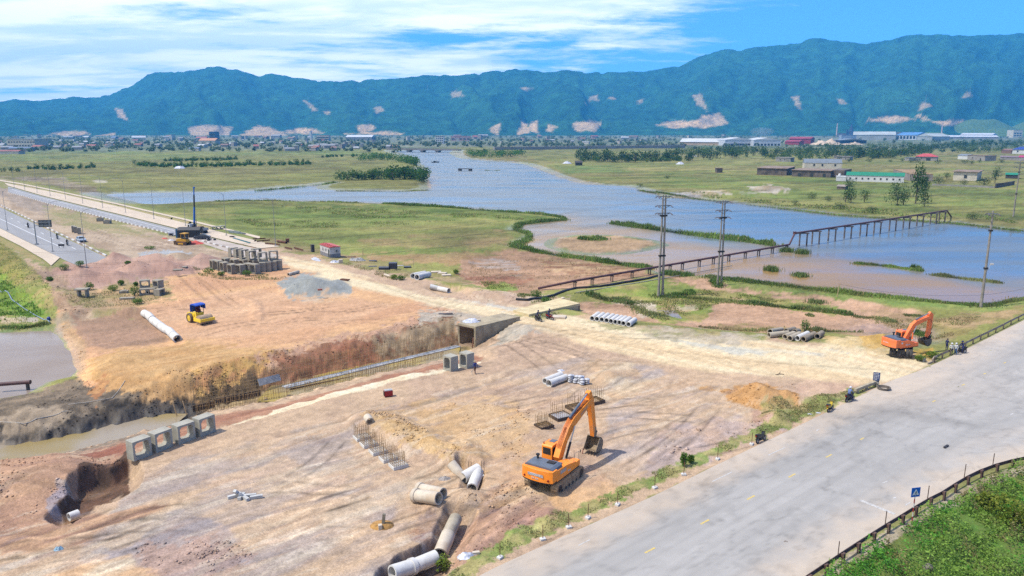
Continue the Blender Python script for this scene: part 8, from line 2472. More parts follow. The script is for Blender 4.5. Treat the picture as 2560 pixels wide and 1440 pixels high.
for i, (px, py, r, h, lab) in enumerate(((1709,1166,.32,1.3, 'thin sapling on the road verge beside a marker stake'),(1727,1158,.35,.8, 'small leafy plant right of the verge sapling'),(1108,1428,.6,1.2, 'yellow-green plant at the bottom edge beside the pipes'),(1012,1440,.6,.7, 'low green plant at the bottom edge in front of the white pipe'),
        (162,676,.95,1.3, 'green bush at the foot of the pink spoil heaps, left'),(200,665,.95,1.2, 'green bush among the pink spoil heaps beside the lamp post'),(125,703,.7,.9, 'small green bush on the rubble left of the spoil heaps'),(224,725,.9,1.5, 'green bush beside the slab on blocks'),
        (283,727,.9,1.1, 'pale green bush in the weeds between slab and small stack'),(303,713,.6,1.0, 'thin dark green plant in front of the spoil heap'),(340,715,.5,.8, 'small plant right of the thin dark one'),(337,740,.9,1.9, 'dark green bush against the small culvert box stack'),(345,760,.9,1.0, 'green bush below the small culvert box stack'),
        (522,684,1.3,1.3, 'green bush at the left end of the big culvert box stack'),(553,690,.8,.9, 'dark green bush under the big culvert box stack'),(617,690,1.0,1.2, 'dark green bush leaning on the front of the big stack'),(985,698,.8,1.0, 'green weeds beside the thin yellowish pipe'),(1003,700,.8,.9, 'green weeds left of the two big white pipes'),
        (1140,684,.7,.9, 'bright green plant right of the pale slabs'),(2012,830,.8,1.9, 'dark green little tree growing behind the right-hand pipe pile'),(2330,895,.9,.9, 'yellowish bush beside the bent guard rail end'),(2300,900,.7,.6, 'low yellow-green bush below the wheeled excavator'),(1340,742,1.2,1.3, 'dark green bush at the end of the pipeline'),(1365,755,1.0,.9, 'green bush at the hose near the crossing slab'),
        (1795,716,1.5,1.4, 'dark green bush right of the right twin pole'),(1722,733,1.2,.8, 'dark green bush right of the left twin pole'),(320,660,.7,.7, 'low green weed between the spoil heaps'),(375,623,1.6,.8, 'low olive bush at the gravel left of the bulldozer'))):
 yg = 'yellow' in lab or 'pale' in lab
 shrub(px,py,r,h,420 if py<1000 else 260,.2 if py<1000 else .2,(.16,.22,.03) if yg else (.12,.21,.03),(.14,.21,.035) if yg else (.07,.13,.02),lab,230+i)
# ------------------------------------------------------------------ trees
def crown_pts(kind,seed,n):
 rr=np.random.default_rng(seed)
 d=rr.normal(0,1,(n,3)); d/=np.linalg.norm(d,axis=1)[:,None]
 R_=rr.random(n)**.4
 lump=.55+.9*fbm(d[:,0]*2.2+seed,d[:,1]*2.2+d[:,2]*1.7,3,seed)
 p=d*(R_*lump)[:,None]
 if kind == 'tall':
  p=p*np.array([.36,.36,.46])+np.array([0,0,.56])
  p[:,:2]*=(1.15-.5*np.abs(p[:,2:3]-.45)*1.6)
  cl=rr.integers(0,4,n); cx=rr.normal(0,.12,(4,3)); p+=cx[cl]*np.array([1,1,.8])
 elif kind == 'round':
  p=p*np.array([.5,.5,.42])+np.array([0,0,.55])
  cl=rr.integers(0,5,n); cx=rr.normal(0,.14,(5,3)); p+=cx[cl]
 else:                                      # bushy to the ground
  p=p*np.array([.62,.62,.5])+np.array([0,0,.46])
 return p[p[:,2]>.02]
TREES={}
def tree_mesh(kind,v,n,size,c1,c2):
 k_=(kind,v,n,c1)
 if k_ not in TREES:
  rr=np.random.default_rng(v+50)
  p=crown_pts(kind,v*13+5,n)
  q=rr.random((len(p),1))
  tone=(np.array(c1)*q+np.array(c2)*(1-q))*rr.uniform(.65,1.35,(len(p),1))
  cm = leaf_cloud('crown', p, size, tone, v)
  b=MB()
  b.tube([(0,0,-.03),(.01,0,.2),(-.01,.01,.45),(.02,0,.7)],[.035,.028,.02,.006],6)
  for i in range(4):
   a=i*1.7+v
   b.tube([(0,0,.22+.06*i),(math.cos(a)*.14,math.sin(a)*.14,.4+.06*i),(math.cos(a)*.26,math.sin(a)*.26,.55+.06*i)],[.016,.011,.004],4)
  tm = b.mesh('trunk', bark, 40)
  one=MB(); one.v=list(b.v); one.f=list(b.f)
  TREES[k_]=(cm,tm)
 return TREES[k_]
TG1,TG2=(.050,.105,.018),(.026,.062,.012)
MG1,MG2=(.055,.135,.016),(.03,.085,.012)
def tree(px,py,h,kind,v,label,c=(TG1,TG2),group=None,n=420,loc=None,wide=1.0,size=.085):
 cm,tm=tree_mesh(kind,v,n,size,c[0],c[1])
 t = thing('tree', label, 'tree', GP(px, py) if loc is None else loc, v * 1.3 + px, group)
 t.scale=(h*wide,h*wide,h)
 link('crown', cm, t)
 link('trunk', tm, t)
 return t
for (px, py, h, kind, v, lab, wd) in ((2289,509,15.5, 'tall', 1, 'tallest dark tree standing on the far bank behind the pipeline end', .55),(2243,514,7.5, 'round', 2, 'left dark tree of the pair below the white green-roofed building', .8),(2258,513,7.0, 'round', 3, 'right dark tree of the pair below the white green-roofed building', .8),
        (2240,489,7.0, 'round', 4, 'dark tree behind the pair on the far bank', .8),(2311,517,7.5, 'tall', 2, 'small loose tree right of the tallest dark tree', .7),(2312,490,9.5, 'tall', 3, 'slender loose tree behind the tallest dark tree', .5),
        (2114,506,6.5, 'tall', 4, 'left small tree of three near the far water edge', .9),(2127,508,5.5, 'tall', 5, 'middle small tree of three near the far water edge', .9),(2160,507,5.2, 'round', 5, 'right rounded small tree of three near the far water edge', .9),
        (2124,474,5.6, 'round', 6, 'rounded tree beside the small grey hut', 1.1),(2298,450,9.5, 'round', 7, 'yellow-green tree behind the tallest dark tree', .6),(2345,460,5.2, 'bush', 1, 'bushy tree in front of the walled compound', 1.1),(2366,448,4.5, 'round', 8, 'small tree before the dark side of the compound', .9),(2460,463,5.5, 'bush', 2, 'bushy green tree in front of the cream flat-roofed house', 1.2),(2487,458,9.0, 'tall', 6, 'dark upright tree right of the cream flat-roofed house', .6),
        (2410,463,3.5, 'bush', 3, 'low bush left in front of the cream flat-roofed house', 1.1),(2030,497,3.2, 'bush', 4, 'low bush on the far bank left of the three small trees', 1.2),(1988,514,2.6, 'bush', 5, 'low bush at the far water edge, leftmost', 1.2),(2070,503,2.6, 'bush', 6, 'low bush at the far water edge, right of the leftmost', 1.2),(2100,523,3.0, 'bush', 7, 'bush at the water line below the three small trees', 1.4),(2180,533,3.0, 'bush', 8, 'bush at the water line left of the pipeline piles', 1.4),(2430,548,2.6, 'bush', 1, 'bush on the far bank right of the pipeline end', 1.4),(1600,466,2.2, 'bush', 2, 'bush at the bend of the far bank', 1.6),(1668,447,2.5, 'bush', 3, 'lone bush in the far right field', 1.3),(1795,389,6.0, 'round', 2, 'lone tree in the field before the white warehouse', .9)):
 yg = 'yellow' in lab
 tree(px,py,h,kind,v,lab,((.10,.17,.03),(.06,.12,.02)) if yg else (TG1,TG2),wide=wd)
random.seed(31)
def tree_row(pts, cnt, h0, h1, jx, jy, label, group, kinds=('round', 'tall', 'bush'), c=(TG1, TG2), wide=(.7,1.1)):
 L=np.array(pts,float)
 for i in range(cnt):
  s_=(i+random.random())/cnt*(len(L)-1)
  k=int(min(s_,len(L)-2)); f_=s_-k
  px=L[k,0]+(L[k+1,0]-L[k,0])*f_+random.uniform(-jx,jx)
  py=L[k,1]+(L[k+1,1]-L[k,1])*f_+random.uniform(-jy,jy)
  tree(0,0,random.uniform(h0,h1),random.choice(kinds),random.randint(1,6),label,c,group,n=150,loc=G(px,py,-.65),wide=random.uniform(*wide),size=.14)
tree_row(PTS("342,413 420,417 520,416 640,413 778,411"),46,3,5.5,6,2, 'small tree in the front hedge row across the far left field', 'trees of the front hedge row in the left field', c=(MG1, TG2))
tree_row(PTS("415,402 470,402 520,401 595,399"),20,3,5,5,1, 'small tree in the rear hedge row across the far left field', 'trees of the rear hedge row in the left field', c=(MG1, TG2))
tree_row(PTS("80,421 140,424 200,421 238,418"),14,3,5.5,4,2, 'small tree in the left edge clump of the far field', 'small trees at the left of the far field')
tree_row(PTS("0,430 30,430 54,430"),6,3,4.5,4,1, 'small tree at the left frame edge of the far field', 'small trees at the left frame edge')
tree_row(PTS("850,452 900,449 940,447 968,444"),20,4.5,7,6,3, 'bushy mangrove tree in the low left part of the river bend clump', 'mangrove trees, left part of the river bend clump', ('bush', 'round'),(MG1, MG2),(.9,1.2))
tree_row(PTS("972,447 1010,444 1040,447 1062,452"),30,6,9,8,5, 'tall mangrove tree in the dense right part of the river bend clump', 'mangrove trees, right part of the river bend clump', ('bush', 'round'),(MG1, MG2),(.8,1.1))
tree_row(PTS("1442,398 1500,402 1560,404 1620,402 1690,398"),34,8,13,9,4, 'dark tree of the grove right of the river in the middle distance', 'trees of the grove right of the river', c=(TG1, TG2))
tree_row(PTS("1700,400 1780,396 1860,393 1960,390 2060,393 2120,388"),44,7,12,12,5, 'dark tree of the belt behind the old concrete buildings', 'trees of the belt behind the old buildings')
tree_row(PTS("2120,398 2180,394 2260,392 2330,374 2400,368"),30,7,13,12,4, 'dark tree of the belt below the blue-roofed factory', 'trees of the belt below the factory')
tree_row(PTS("2380,370 2440,366 2500,364 2570,362"),24,9,15,10,5, 'dark tree of the belt near the houses at the right edge', 'trees near the houses at the right edge')
tree_row(PTS("1930,402 2020,402 2130,404 2250,405 2400,408 2530,408"),18,2.5,5,14,3, 'low bush in the field between houses and old buildings', 'low bushes in the right field', ('bush',), wide=(1,1.5))
def grove(name,pts,cnt,h0,h1,jy,c,seed,size=1.5):
 """a far wood that reads as one mass: leafy clumps, one mesh"""
 rr=np.random.default_rng(seed)
 L=np.array(pts,float)
 s_=rr.uniform(0,len(L)-1.001,cnt); k=s_.astype(int); f_=s_-k
 px=L[k,0]+(L[k+1,0]-L[k,0])*f_; py=L[k,1]+(L[k+1,1]-L[k,1])*f_+rr.uniform(-jy,jy,cnt)
 C_,T_=[],[]
 for x,y in zip(px,py):
  g=G(x,y,-.65); h=rr.uniform(h0,h1)
  p = crown_pts('bush', int(rr.integers(0,99)),60) * np.array([h * .9, h * .9, h]) + np.array([g.x, g.y, g.z])
  C_.append(p); T_.append(np.tile(np.array(c[0])*rr.uniform(.7,1.25),(len(p),1))*rr.uniform(.7,1.3,(len(p),1)))
 link(name, leaf_cloud(name, np.concatenate(C_), size, np.concatenate(T_), seed), kind='stuff')
grove('field_hedge', PTS('345,413 420,417 520,416 640,413 778,411'),150,1.5,3.2,2.0,(MG1, MG2),320,.9)
grove('field_hedge', PTS('410,403 470,402 520,401 595,399'),60,1.5,3,1.2,(MG1, MG2),321,.9)
grove('field_hedge', PTS('70,422 140,424 200,421 240,418'),40,1.2,2.6,1.5,(MG1, MG2),322,.9)
grove('mangrove_grove', PTS("900,402 950,398 1000,404 1030,410 1042,413"),60,6,9,3,(MG1, MG2),301,1.3)
grove('mangrove_grove', PTS("1172,388 1210,391 1250,391 1308,388"),55,6,9,4,(MG1, MG2),302,1.3)
for k_, (s_, n_, h0_, h1_, jy_) in enumerate((('1690,388 1760,386 1840,384 1930,382 2040,384', 110,6,12,7),('1900,396 2000,398 2100,396 2200,394 2280,388', 90,5,10,4),('2050,378 2140,374 2230,368 2300,366', 70,6,13,6),('2300,372 2400,366 2480,362 2640,358', 110,6,12,6),('2380,378 2440,380 2520,372 2600,376', 50,6,12,6),('1440,402 1560,403 1700,402', 60,3,6,3),('2100,388 2250,384 2330,380', 60,5,9,5))):
 grove('tree_belt', PTS(s_), n_, h0_, h1_, jy_, ((.065,.115,.022), TG2),310 + k_, 1.3)
grove('field_shrubs', PTS("795,394 850,392 900,391"),16,2,4,1,(MG1, MG2),303,1.2)
# ------------------------------------------------------------------ buildings on the far bank
GZ=-.7
def building(name, label, cat, A, B, depth, h, wall, roof='flat', roof_m=None, rh=1.2, over=.4, wins=(), doors=(), win_m=None, z=GZ, group=None, ridge='x', back=0.0):
 """A, B: photo positions of the foot of the front wall; the house reaches depth metres back"""
 a,b=G(*A,z),G(*B,z)
 L=(b-a).length
 t=thing(name,label,cat,a,math.atan2(b.y-a.y,b.x-a.x),group)
 MB().box((L / 2, depth / 2, h / 2 - .3),(L, depth, h + .6)).obj('wall', wall, t, 0)
 rm=roof_m or wall
 o=over
 if roof == 'flat':
  MB().box((L / 2, depth / 2, h + .16),(L + 2 * o, depth + 2 * o, .3)).obj('roof', rm, t, 0)
 elif roof == 'gable':
  if ridge == 'x':
   MB().prism([(-o, h + .01),(depth + o, h + .01),(depth / 2, h + rh)], 'x', -o, L + o).obj('roof', rm, t, 0)
  else:
   MB().prism([(-o, h + .01),(L + o, h + .01),(L / 2, h + rh)], 'y', -o, depth + o).obj('roof', rm, t, 0)
 elif roof == 'hip':
  i_=min(L,depth)*.45
  v=[(-o,-o,h+.01),(L+o,-o,h+.01),(L+o,depth+o,h+.01),(-o,depth+o,h+.01),(i_,depth/2,h+rh),(L-i_,depth/2,h+rh)]
  MB().add(v, [(3,2,1,0),(0,1,5,4),(1,2,5),(2,3,4,5),(3,0,4)]).obj('roof', rm, t, 0)
 wm = win_m or mat('dark window', (.03,.035,.04),.2,.1,1)
 for (fx,zz_,w_,hh) in wins:
  f_ = MB().box((L * fx, -.03, zz_),(w_ + .25,.09, hh + .25)).obj('window', mat('window frame', P(226,222,214),.7), t, 0)
  MB().box((L * fx, -.08, zz_),(w_, .03, hh)).obj('pane', wm, f_, 0)
 for (fx,w_,hh) in doors:
  MB().box((L * fx, -.04, hh / 2),(w_, .1, hh)).obj('door', wm, t, 0)
 return t
white_w, cream_w = mat('white wall', P(244,244,240),.8,.06,.3), mat('cream wall', P(238,228,204),.8,.08,.3)
old_c = mat('weathered dark concrete', P(132,118,104),.9,.2,.25, col2=P(84,76,70))
old_s = mat('weathered slab', P(172,150,128),.9,.2,.2, col2=P(128,104,86))
grn_r = mat('green roof', P(34,148,112),.6,.08,.4)
gry_r, red_r, blue_r = mat('grey blue roof', P(140,150,158),.6,.1,.4), mat('red roof', P(216,92,92),.6,.1,.4), mat('blue roof', P(50,80,170),.6,.1,.4)
grey_w = mat('grey wall', P(178,172,164),.85,.12,.3)
bw = building('long_hall', 'long white one-storey hall with a green roof and a row of windows', 'building', (2115,453),(2259,457),7,3.7, white_w, 'gable', grn_r, 2.0,.3, wins=[(.07 + .107 * i, 1.9,.9,1.0) for i in range(9)])
building('annex', 'low white annex with a water tank at the left end of the long white hall', 'building', (2091,453),(2114.5,453.5),7,2.7, white_w, 'flat', white_w, over=.1)
tag(MB().cyl((0,0,0),(0,0,1.1),.8, n=14).ball((0,0,1.1),(.8,.8,.3),12,6).obj('water_tank', white_w), 'small white water tank on the low white annex', 'water tank').location = G(2103,453, GZ) + Vector((0,3,3.05))
building('old_hall', 'old dark concrete hall with a pale flat roof, left of two', 'building', (1892,437),(1966,439),34,4.6, old_c, 'flat', old_s, over=.6, group='old dark concrete halls')
building('old_hall', 'old dark concrete hall with three arched openings, right of two', 'building', (1979,441),(2076,444),26,4.2, old_c, 'flat', old_s, over=.6, doors=[(.2,1.8,2.4),(.52,1.8,2.4),(.84,1.8,2.4)], group='old dark concrete halls')
building('old_hall_end', 'roofless dark concrete end of the old halls behind the green-roofed hall', 'building', (2078,443),(2110,444),26,4.4, old_c, 'flat', old_c, over=0)
building('cream_house', 'cream two-windowed house with a grey pitched roof behind the old halls', 'house', (2010,425),(2104,426),10,5.6, cream_w, 'gable', gry_r, 3.0,.2, wins=[(.26,4.0,1.3,1.6),(.48,4.0,1.3,1.8),(.82,4.0,1.3,1.6)])
building('compound', 'walled grey compound with a sandy flat roof right of the green-roofed hall', 'building', (2274,452),(2331,453),60,4.0, mat('grey pink wall', P(176,162,152),.9,.12,.2), 'flat', mat('sandy roof', P(182,150,108),.95,.15,.1), over=.05)
building('flat_house', 'cream house with a brown flat roof slab near the right edge', 'house', (2382,451),(2441,453),26,5.4, cream_w, 'flat', old_s, over=1.0, wins=[(.52,2.6,1.6,2.0)])
building('hut', 'small grey-roofed hut beside the rounded tree', 'hut', (2092,473),(2113,474),5,1.5, old_c, 'gable', mat('grey hut roof', P(170,158,144),.8,.1,.4),.9,.3)
building('small_house', 'small grey house with two windows behind the old halls, left', 'house', (1939,404),(1976,405),10,4.0, grey_w, 'flat', grey_w, over=.4, wins=[(.3,2.2,1.2,1.2),(.6,2.2,1.2,1.2)])
building('small_house', 'small grey flat house with a dark window, right of the cream one', 'house', (2084,400),(2124,401),10,3.8, grey_w, 'flat', grey_w, over=.6, wins=[(.75,1.8,1.0,1.6)])
building('red_roof_house', 'house with a red hipped roof among trees at right', 'house', (2288,401),(2342,402),14,4.0, grey_w, 'hip', red_r, 3.0,.8, doors=[(.6,4,2.6)])
building('shed', 'grey lean-to shed left of the red hipped roof', 'shed', (2272,402),(2290,402),9,3, grey_w, 'flat', gry_r)
building('grey_house', 'pale grey flat-roofed house with a door at the right', 'house', (2418,400),(2462,402),14,5, grey_w, 'flat', old_s, .4, wins=[(.3,2.6,1.2,1.4)], doors=[(.75,1.3,2.4)])
building('white_house', 'white low house left of the pale grey flat-roofed one', 'house', (2394,398),(2420,399),10,4, white_w, 'gable', gry_r, 1.6)
building('blue_roof_house', 'white house with a blue hipped roof at the right edge', 'house', (2530,384),(2585,385),16,5.5, white_w, 'hip', blue_r, 3.5,.8, wins=[(.25,3,1.6,2.2),(.6,3,1.6,2.2)])
building('brown_house', 'brown low house left of the blue-roofed one', 'house', (2503,383),(2528,384),12,4, mat('brown wall', P(150,116,96),.9), 'gable', mat('brown roof', P(150,112,100),.8),2)
building('magenta_house', 'grey house with a magenta roof at the right edge', 'house', (2546,402),(2590,403),10,3.6, grey_w, 'gable', mat('magenta roof', P(206,70,120),.6),1.8)
building('grey_shed', 'long grey shed below the magenta roof at the right edge', 'shed', (2500,400),(2546,401),10,3, grey_w, 'gable', mat('dull purple roof', P(150,130,136),.7),1.4)
building('green_shed', 'small open shed with a green roof at the right edge', 'shed', (2513,446),(2545,447),8,2.4, mat('dark shed wall', P(84,80,76),.8), 'gable', grn_r, 1.2,.4)
building('garden_wall', 'dark grey garden wall below the cream flat-roofed house', 'wall', (2488,470),(2536,462),.3,1.9, old_c, 'flat', old_c, over=.02)
building('garden_wall', 'low grey field wall running left of the dark garden wall', 'wall', (2330,464),(2486,470),.25,.7, grey_w, 'flat', grey_w, over=.02)
building('dark_hut', 'small dark hut in the field right of the river', 'hut', (1439,414),(1456,414),6,2.6, mat('dark shed wall', P(84,80,76)), 'gable', mat('dark shed wall', P(84,80,76)),1.5)
building('field_hut', 'tiny grey hut in the field far left of the old halls', 'hut', (1792,432),(1806,432),5,3.2, old_c, 'flat', old_s)
for i, (px, py, lab) in enumerate(((450,421, 'white tent before the hedge row in the left field'),(1700,411, 'white tent in the field right of the grove'),(1734,391, 'white tent in the field before the white warehouse'),(1418,409, 'pale tent beside the dark hut'))):
 o = crumple(4.5,3,2.6,90 + i).obj('tent', wt_, None, 50); o.location = G(px, py, GZ); tag(o, lab, 'tent')
wh_m, wr_m = mat('white sheet wall', P(226,232,240),.7,.05,.05), mat('pale sheet roof', P(228,230,230),.6,.05,.05)
building('warehouse', 'long low white warehouse, open-sided, at the left of the warehouse row', 'warehouse', (1700,362),(1811,363),40,6, mat('sandy open bay', P(216,190,160),.9,.1,.05), 'gable', wr_m, 7,1, z=0)
building('warehouse', 'white gabled warehouse in the middle of the warehouse row', 'warehouse', (1811.5,364),(1883,364),60,11, wh_m, 'gable', wr_m, 4.5,.5, wins=[(.05 + .1 * i, 2.2,5,3.6) for i in range(10)], z=0, ridge='y')
building('warehouse', 'white gabled warehouse at the right end of the warehouse row', 'warehouse', (1883.5,364.5),(1951,364.5),60,11, wh_m, 'gable', wr_m, 4.5,.5, wins=[(.06 + .125 * i, 2.2,4,3.6) for i in range(8)], z=0, ridge='y')
rs_ = mat('red shed wall', P(176,66,86),.7,.1,.05)
building('red_shed', 'dark red open shed right of the white warehouses, rear', 'shed', (1972,359),(2026,359.5),40,11, rs_, 'gable', rs_, 4,1, z=0)
building('red_shed', 'dark red shed right of the white warehouses, front', 'shed', (1962,361),(1998,361.5),22,6, rs_, 'gable', rs_, 3,1, z=0)
building('dark_shed', 'wide shed with dark walls and a grey roof beside the sand heap', 'shed', (2100,358),(2166,358),45,6.5, mat('navy shed wall', P(60,66,84),.7,.1,.05), 'gable', gry_r, 4,1, z=0, ridge='y')
building('tank_house', 'pale blue twin tank building behind the dark shed', 'building', (2103,350),(2140,350),20,15, mat('pale blue wall', P(176,192,214),.7,.1,.05), 'flat', gry_r, z=0)
building('factory', 'big pale grey factory hall behind the dark shed', 'factory', (2132,349),(2238,349.5),120,15, mat('grey sheet wall', P(190,194,190),.8,.1,.03), 'gable', mat('grey sheet roof', P(206,210,204),.7,.08,.03),10,1, z=0)
building('factory', 'white factory hall with a bright blue roof', 'factory', (2239,349),(2290,349.5),90,14, wh_m, 'gable', mat('bright blue roof', P(104,160,216),.6,.08,.03),9,1, z=0, wins=[(.1 + .16 * i, 7,7,9) for i in range(6)])
building('factory', 'grey gabled factory wing right of the blue roof', 'factory', (2291,350),(2330,350.5),80,11, mat('grey sheet wall', P(190,194,190)), 'gable', mat('grey sheet roof', P(206,210,204)),9,1, z=0, ridge='y')
building('long_shed', 'very long low white shed at the foot of the hills at right', 'shed', (2331,347),(2496,347.5),60,7, grey_w, 'gable', mat('white long roof', P(236,238,240),.6),5,1, z=0)
building('long_shed', 'long white shed behind the very long one', 'shed', (2400,342.5),(2480,343),60,10, grey_w, 'gable', MATS['white long roof'],7,1, z=0)
building('works_building', 'dark grey works building between the blue roof and right chimney', 'building', (2250,343),(2292,343),40,22, mat('works wall', P(130,126,124),.9,.2,.03), 'flat', old_c, z=0, wins=[(.1 + .2 * i, 12,14,9) for i in range(5)])
building('works_building', 'grey works building left of the right chimney', 'building', (2320,344.5),(2352,344.5),40,16, MATS['works wall'], 'flat', old_c, z=0, wins=[(.14 + .24 * i, 9,9,7) for i in range(4)])
building('office_block', 'pale office block among houses at the right edge', 'building', (2532,344),(2555,344),40,30, cream_w, 'flat', cream_w, z=0, wins=[(.2 + .3 * i, 8 + 9 * j, 8,5) for i in range(3) for j in range(2)])
brick_c = mat('chimney concrete', P(230,200,182),.9,.1,.02)
for (px, py, top, lab) in ((2091,342.5,296, 'tall slim chimney left of the dark furnace'),(2353,343,292, 'tall slim chimney right of the blue-roofed factory')):
 g=G(px,py,0)
 h=upright(px,py,top)
 t = thing('chimney', lab, 'chimney', g)
 MB().cyl((0,0,-1),(0,0, h), h * .06, h * .032,16).obj('shaft', brick_c, t)
 MB().cyl((0,0, h * .985),(0,0, h + 1), h * .036, n=16).obj('rim', old_c, t)
g=G(2127,342.5,0); h=upright(2127,342.5,311); u1=g.y/F
fn = thing('blast_furnace', 'dark blue-grey blast furnace tower with an inclined hoist', 'furnace', g)
fm = mat('furnace steel', P(72,80,112),.8,.1,.03)
MB().cyl((0,0,0),(0,0, h * .75),7 * u1,4 * u1,10).cyl((0,0, h * .75),(0,0, h),2.2 * u1,1.5 * u1,8).obj('stack', fm, fn, 0)
MB().bar((-9 * u1,0, h * .15),(0,0, h * .95),2 * u1,2 * u1).obj('hoist', fm, fn, 0)
MB().box((-10 * u1,0, h * .3),(3.4 * u1,3 * u1, h * .6)).obj('tower', fm, fn, 0)
MB().box((-22 * u1,0, h * .16),(18 * u1,6 * u1, h * .32)).box((9 * u1,0, h * .12),(10 * u1,6 * u1, h * .24)).obj('base_building', MATS['works wall'], fn, 0)
for (px, w_, hp, lab) in ((2064,76,11, 'pale pink sand heap in front of the factories'),(2130,46,5, 'low pale sand heap right of the big one')):
 g=G(px,361.5,0); u1=g.y/F
 sh_ = crumple(w_ * u1 * .52,26,12 * hp / 11,97 + px % 7,24).obj('sand_heap', mat('pink sand', P(232,206,178),.95,.1,.05), None, 60); sh_.location = g; tag(sh_, lab, 'sand heap')
building('blue_block', 'blue glass block rising from the town below the quarries', 'building', (524,357),(538,357),30,26, mat('blue glass wall', P(60,106,150),.4,.1,.02), 'flat', gry_r, z=0, wins=[(.2 + .3 * i, 5 + 7 * j, 5,4) for i in range(3) for j in range(3)])
building('orange_block', 'long orange-roofed building at the foot of the blue block', 'building', (497,361),(538,361),30,8, cream_w, 'gable', mat('orange roof', P(226,164,124),.7),5, z=0)
building('white_hotel', 'white five-storey building behind the far bridge', 'building', (1089,359),(1109,359),25,17, white_w, 'flat', white_w, z=0, wins=[(.15 + .23 * i, 3 + 4.3 * j, 2.6,2.2) for i in range(4) for j in range(4)])
building('grey_block', 'wide grey block with dark roofs at the left frame edge', 'building', (20,370),(88,370),40,15, cream_w, 'flat', gry_r, z=0, wins=[(.06 + .1 * i, 4 + 6 * j, 3,2) for i in range(10) for j in range(2)])
building('white_factory', 'long white factory roof at the foot of the mountain left of the river', 'factory', (864,350),(930,350),60,9, grey_w, 'gable', mat('white long roof', P(236,238,240)),6, z=0)
building('pink_block', 'pale pink block in the town right of the far bridge', 'building', (1128,352),(1176,352),30,12, mat('pale pink wall', P(222,186,176),.8), 'flat', red_r, z=0, wins=[(.1 + .2 * i, 5,8,4) for i in range(5)])
building('white_tower', 'slim white tower in the town right of the blue block', 'building', (775,352),(779,352),12,28, white_w, 'flat', white_w, z=0)
building('terrace_block', 'row of pale flats at the mountain foot right of the blue block', 'building', (792,352),(822,352),25,15, cream_w, 'flat', red_r, z=0, wins=[(.1 + .16 * i, 4 + 5 * j, 6,3) for i in range(6) for j in range(2)])
ROOFS = [('red', mat('town red roof', P(176,108,100),.7,.1,.05)),('grey', mat('town grey roof', P(166,168,170),.7,.1,.05)),('white', mat('town white roof', P(214,216,218),.7,.05,.05)),('blue', mat('town blue roof', P(118,138,166),.7,.1,.05)),('brown', mat('town brown roof', P(150,118,106),.7,.1,.05))]
TW = [cream_w, grey_w, mat('town wall', P(196,190,180),.85,.1,.05)]
building('red_market', 'long low red-roofed building at the left frame edge', 'building', (-40,384),(46,384),14,3, cream_w, 'gable', mat('town red roof', P(176,108,100)),1.6, z=0)
building('blue_market', 'long blue-roofed building behind the red one at the left edge', 'building', (20,377),(74,377),14,3.5, grey_w, 'gable', mat('town blue roof', P(118,138,166)),2, z=0)
HM={}
random.seed(77)
n_h=0
while n_h<160:
 py=random.choice((random.uniform(343,352),random.uniform(350,362),random.uniform(358,372),random.uniform(366,379)))
 px=random.uniform(-40,2590) if py<352 else random.uniform(-40,1680) if random.random()<.9 else random.uniform(2240,2590)
 if 985<px<1215 and py>358 or (px>1215 and 362<py<374) or (px>1200 and px<1700 and py>362) or (px>1650 and py>345) or (px<900 and py>378):
  continue
 k=(random.choices(range(5),(2,6,3,1,4))[0],random.randrange(3),random.randrange(4))
 if k not in HM:
  w_,d_,h_=[(9,12,4.2),(14,9,3.8),(7,13,8.5),(22,11,5)][k[2]]
  me = MB().box((0,0, h_ / 2),(w_, d_, h_)).mesh('house', TW[k[1]],0)
  b=MB()
  if k[2]==2:
   b.box((0,0,h_+.2),(w_+.6,d_+.6,.4))
  else:
   b.prism([(-d_ / 2 - .5, h_),(d_ / 2 + .5, h_),(0, h_ + d_ * .26)], 'x', -w_ / 2 - .4, w_ / 2 + .4)
  HM[k] = (me, b.mesh('roof', ROOFS[k[0]][1],0))
 g=G(px,py,-.3)
 g.z=0
 t = thing('town_house', f'small far-off town house with a {ROOFS[k[0]][0]} roof, below the mountains', 'house', g, random.uniform(-.5,.5), f'far town houses with {ROOFS[k[0]][0]} roofs')
 t.scale=(random.uniform(.6,.95),)*3 if py>352 else (random.uniform(1.0,1.7),)*3
 link('wall', HM[k][0], t); link('roof', HM[k][1], t)
 n_h+=1
rr=np.random.default_rng(401)
C_,T_,n_=[],[],0
while n_<1700:
 py=rr.choice((rr.uniform(341.5,352),rr.uniform(350,366),rr.uniform(360,381)))
 px=rr.uniform(-300,2900)
 if (1000<px<1200 and py>366) or (1215<px<1720 and py>368) or (px>1690 and 345<py<366 and rr.random()<.8) or (px>1690 and py>352 and rr.random()<.5) or (px<980 and py>379):
  continue
 g=G(px,py,0); h=rr.uniform(4,8)*(1 if py>350 else 1.6)
 p = crown_pts('bush', int(rr.integers(0,99)),26) * np.array([h * 1.1, h * 1.1, h]) + np.array([g.x, g.y, -.5])
 C_.append(p); T_.append(np.tile(np.array([.09,.13,.06])*rr.uniform(.7,1.3),(len(p),1)))
 n_+=1
link('town_trees', leaf_cloud('town_trees', np.concatenate(C_),3.6, np.concatenate(T_),402), kind='stuff')
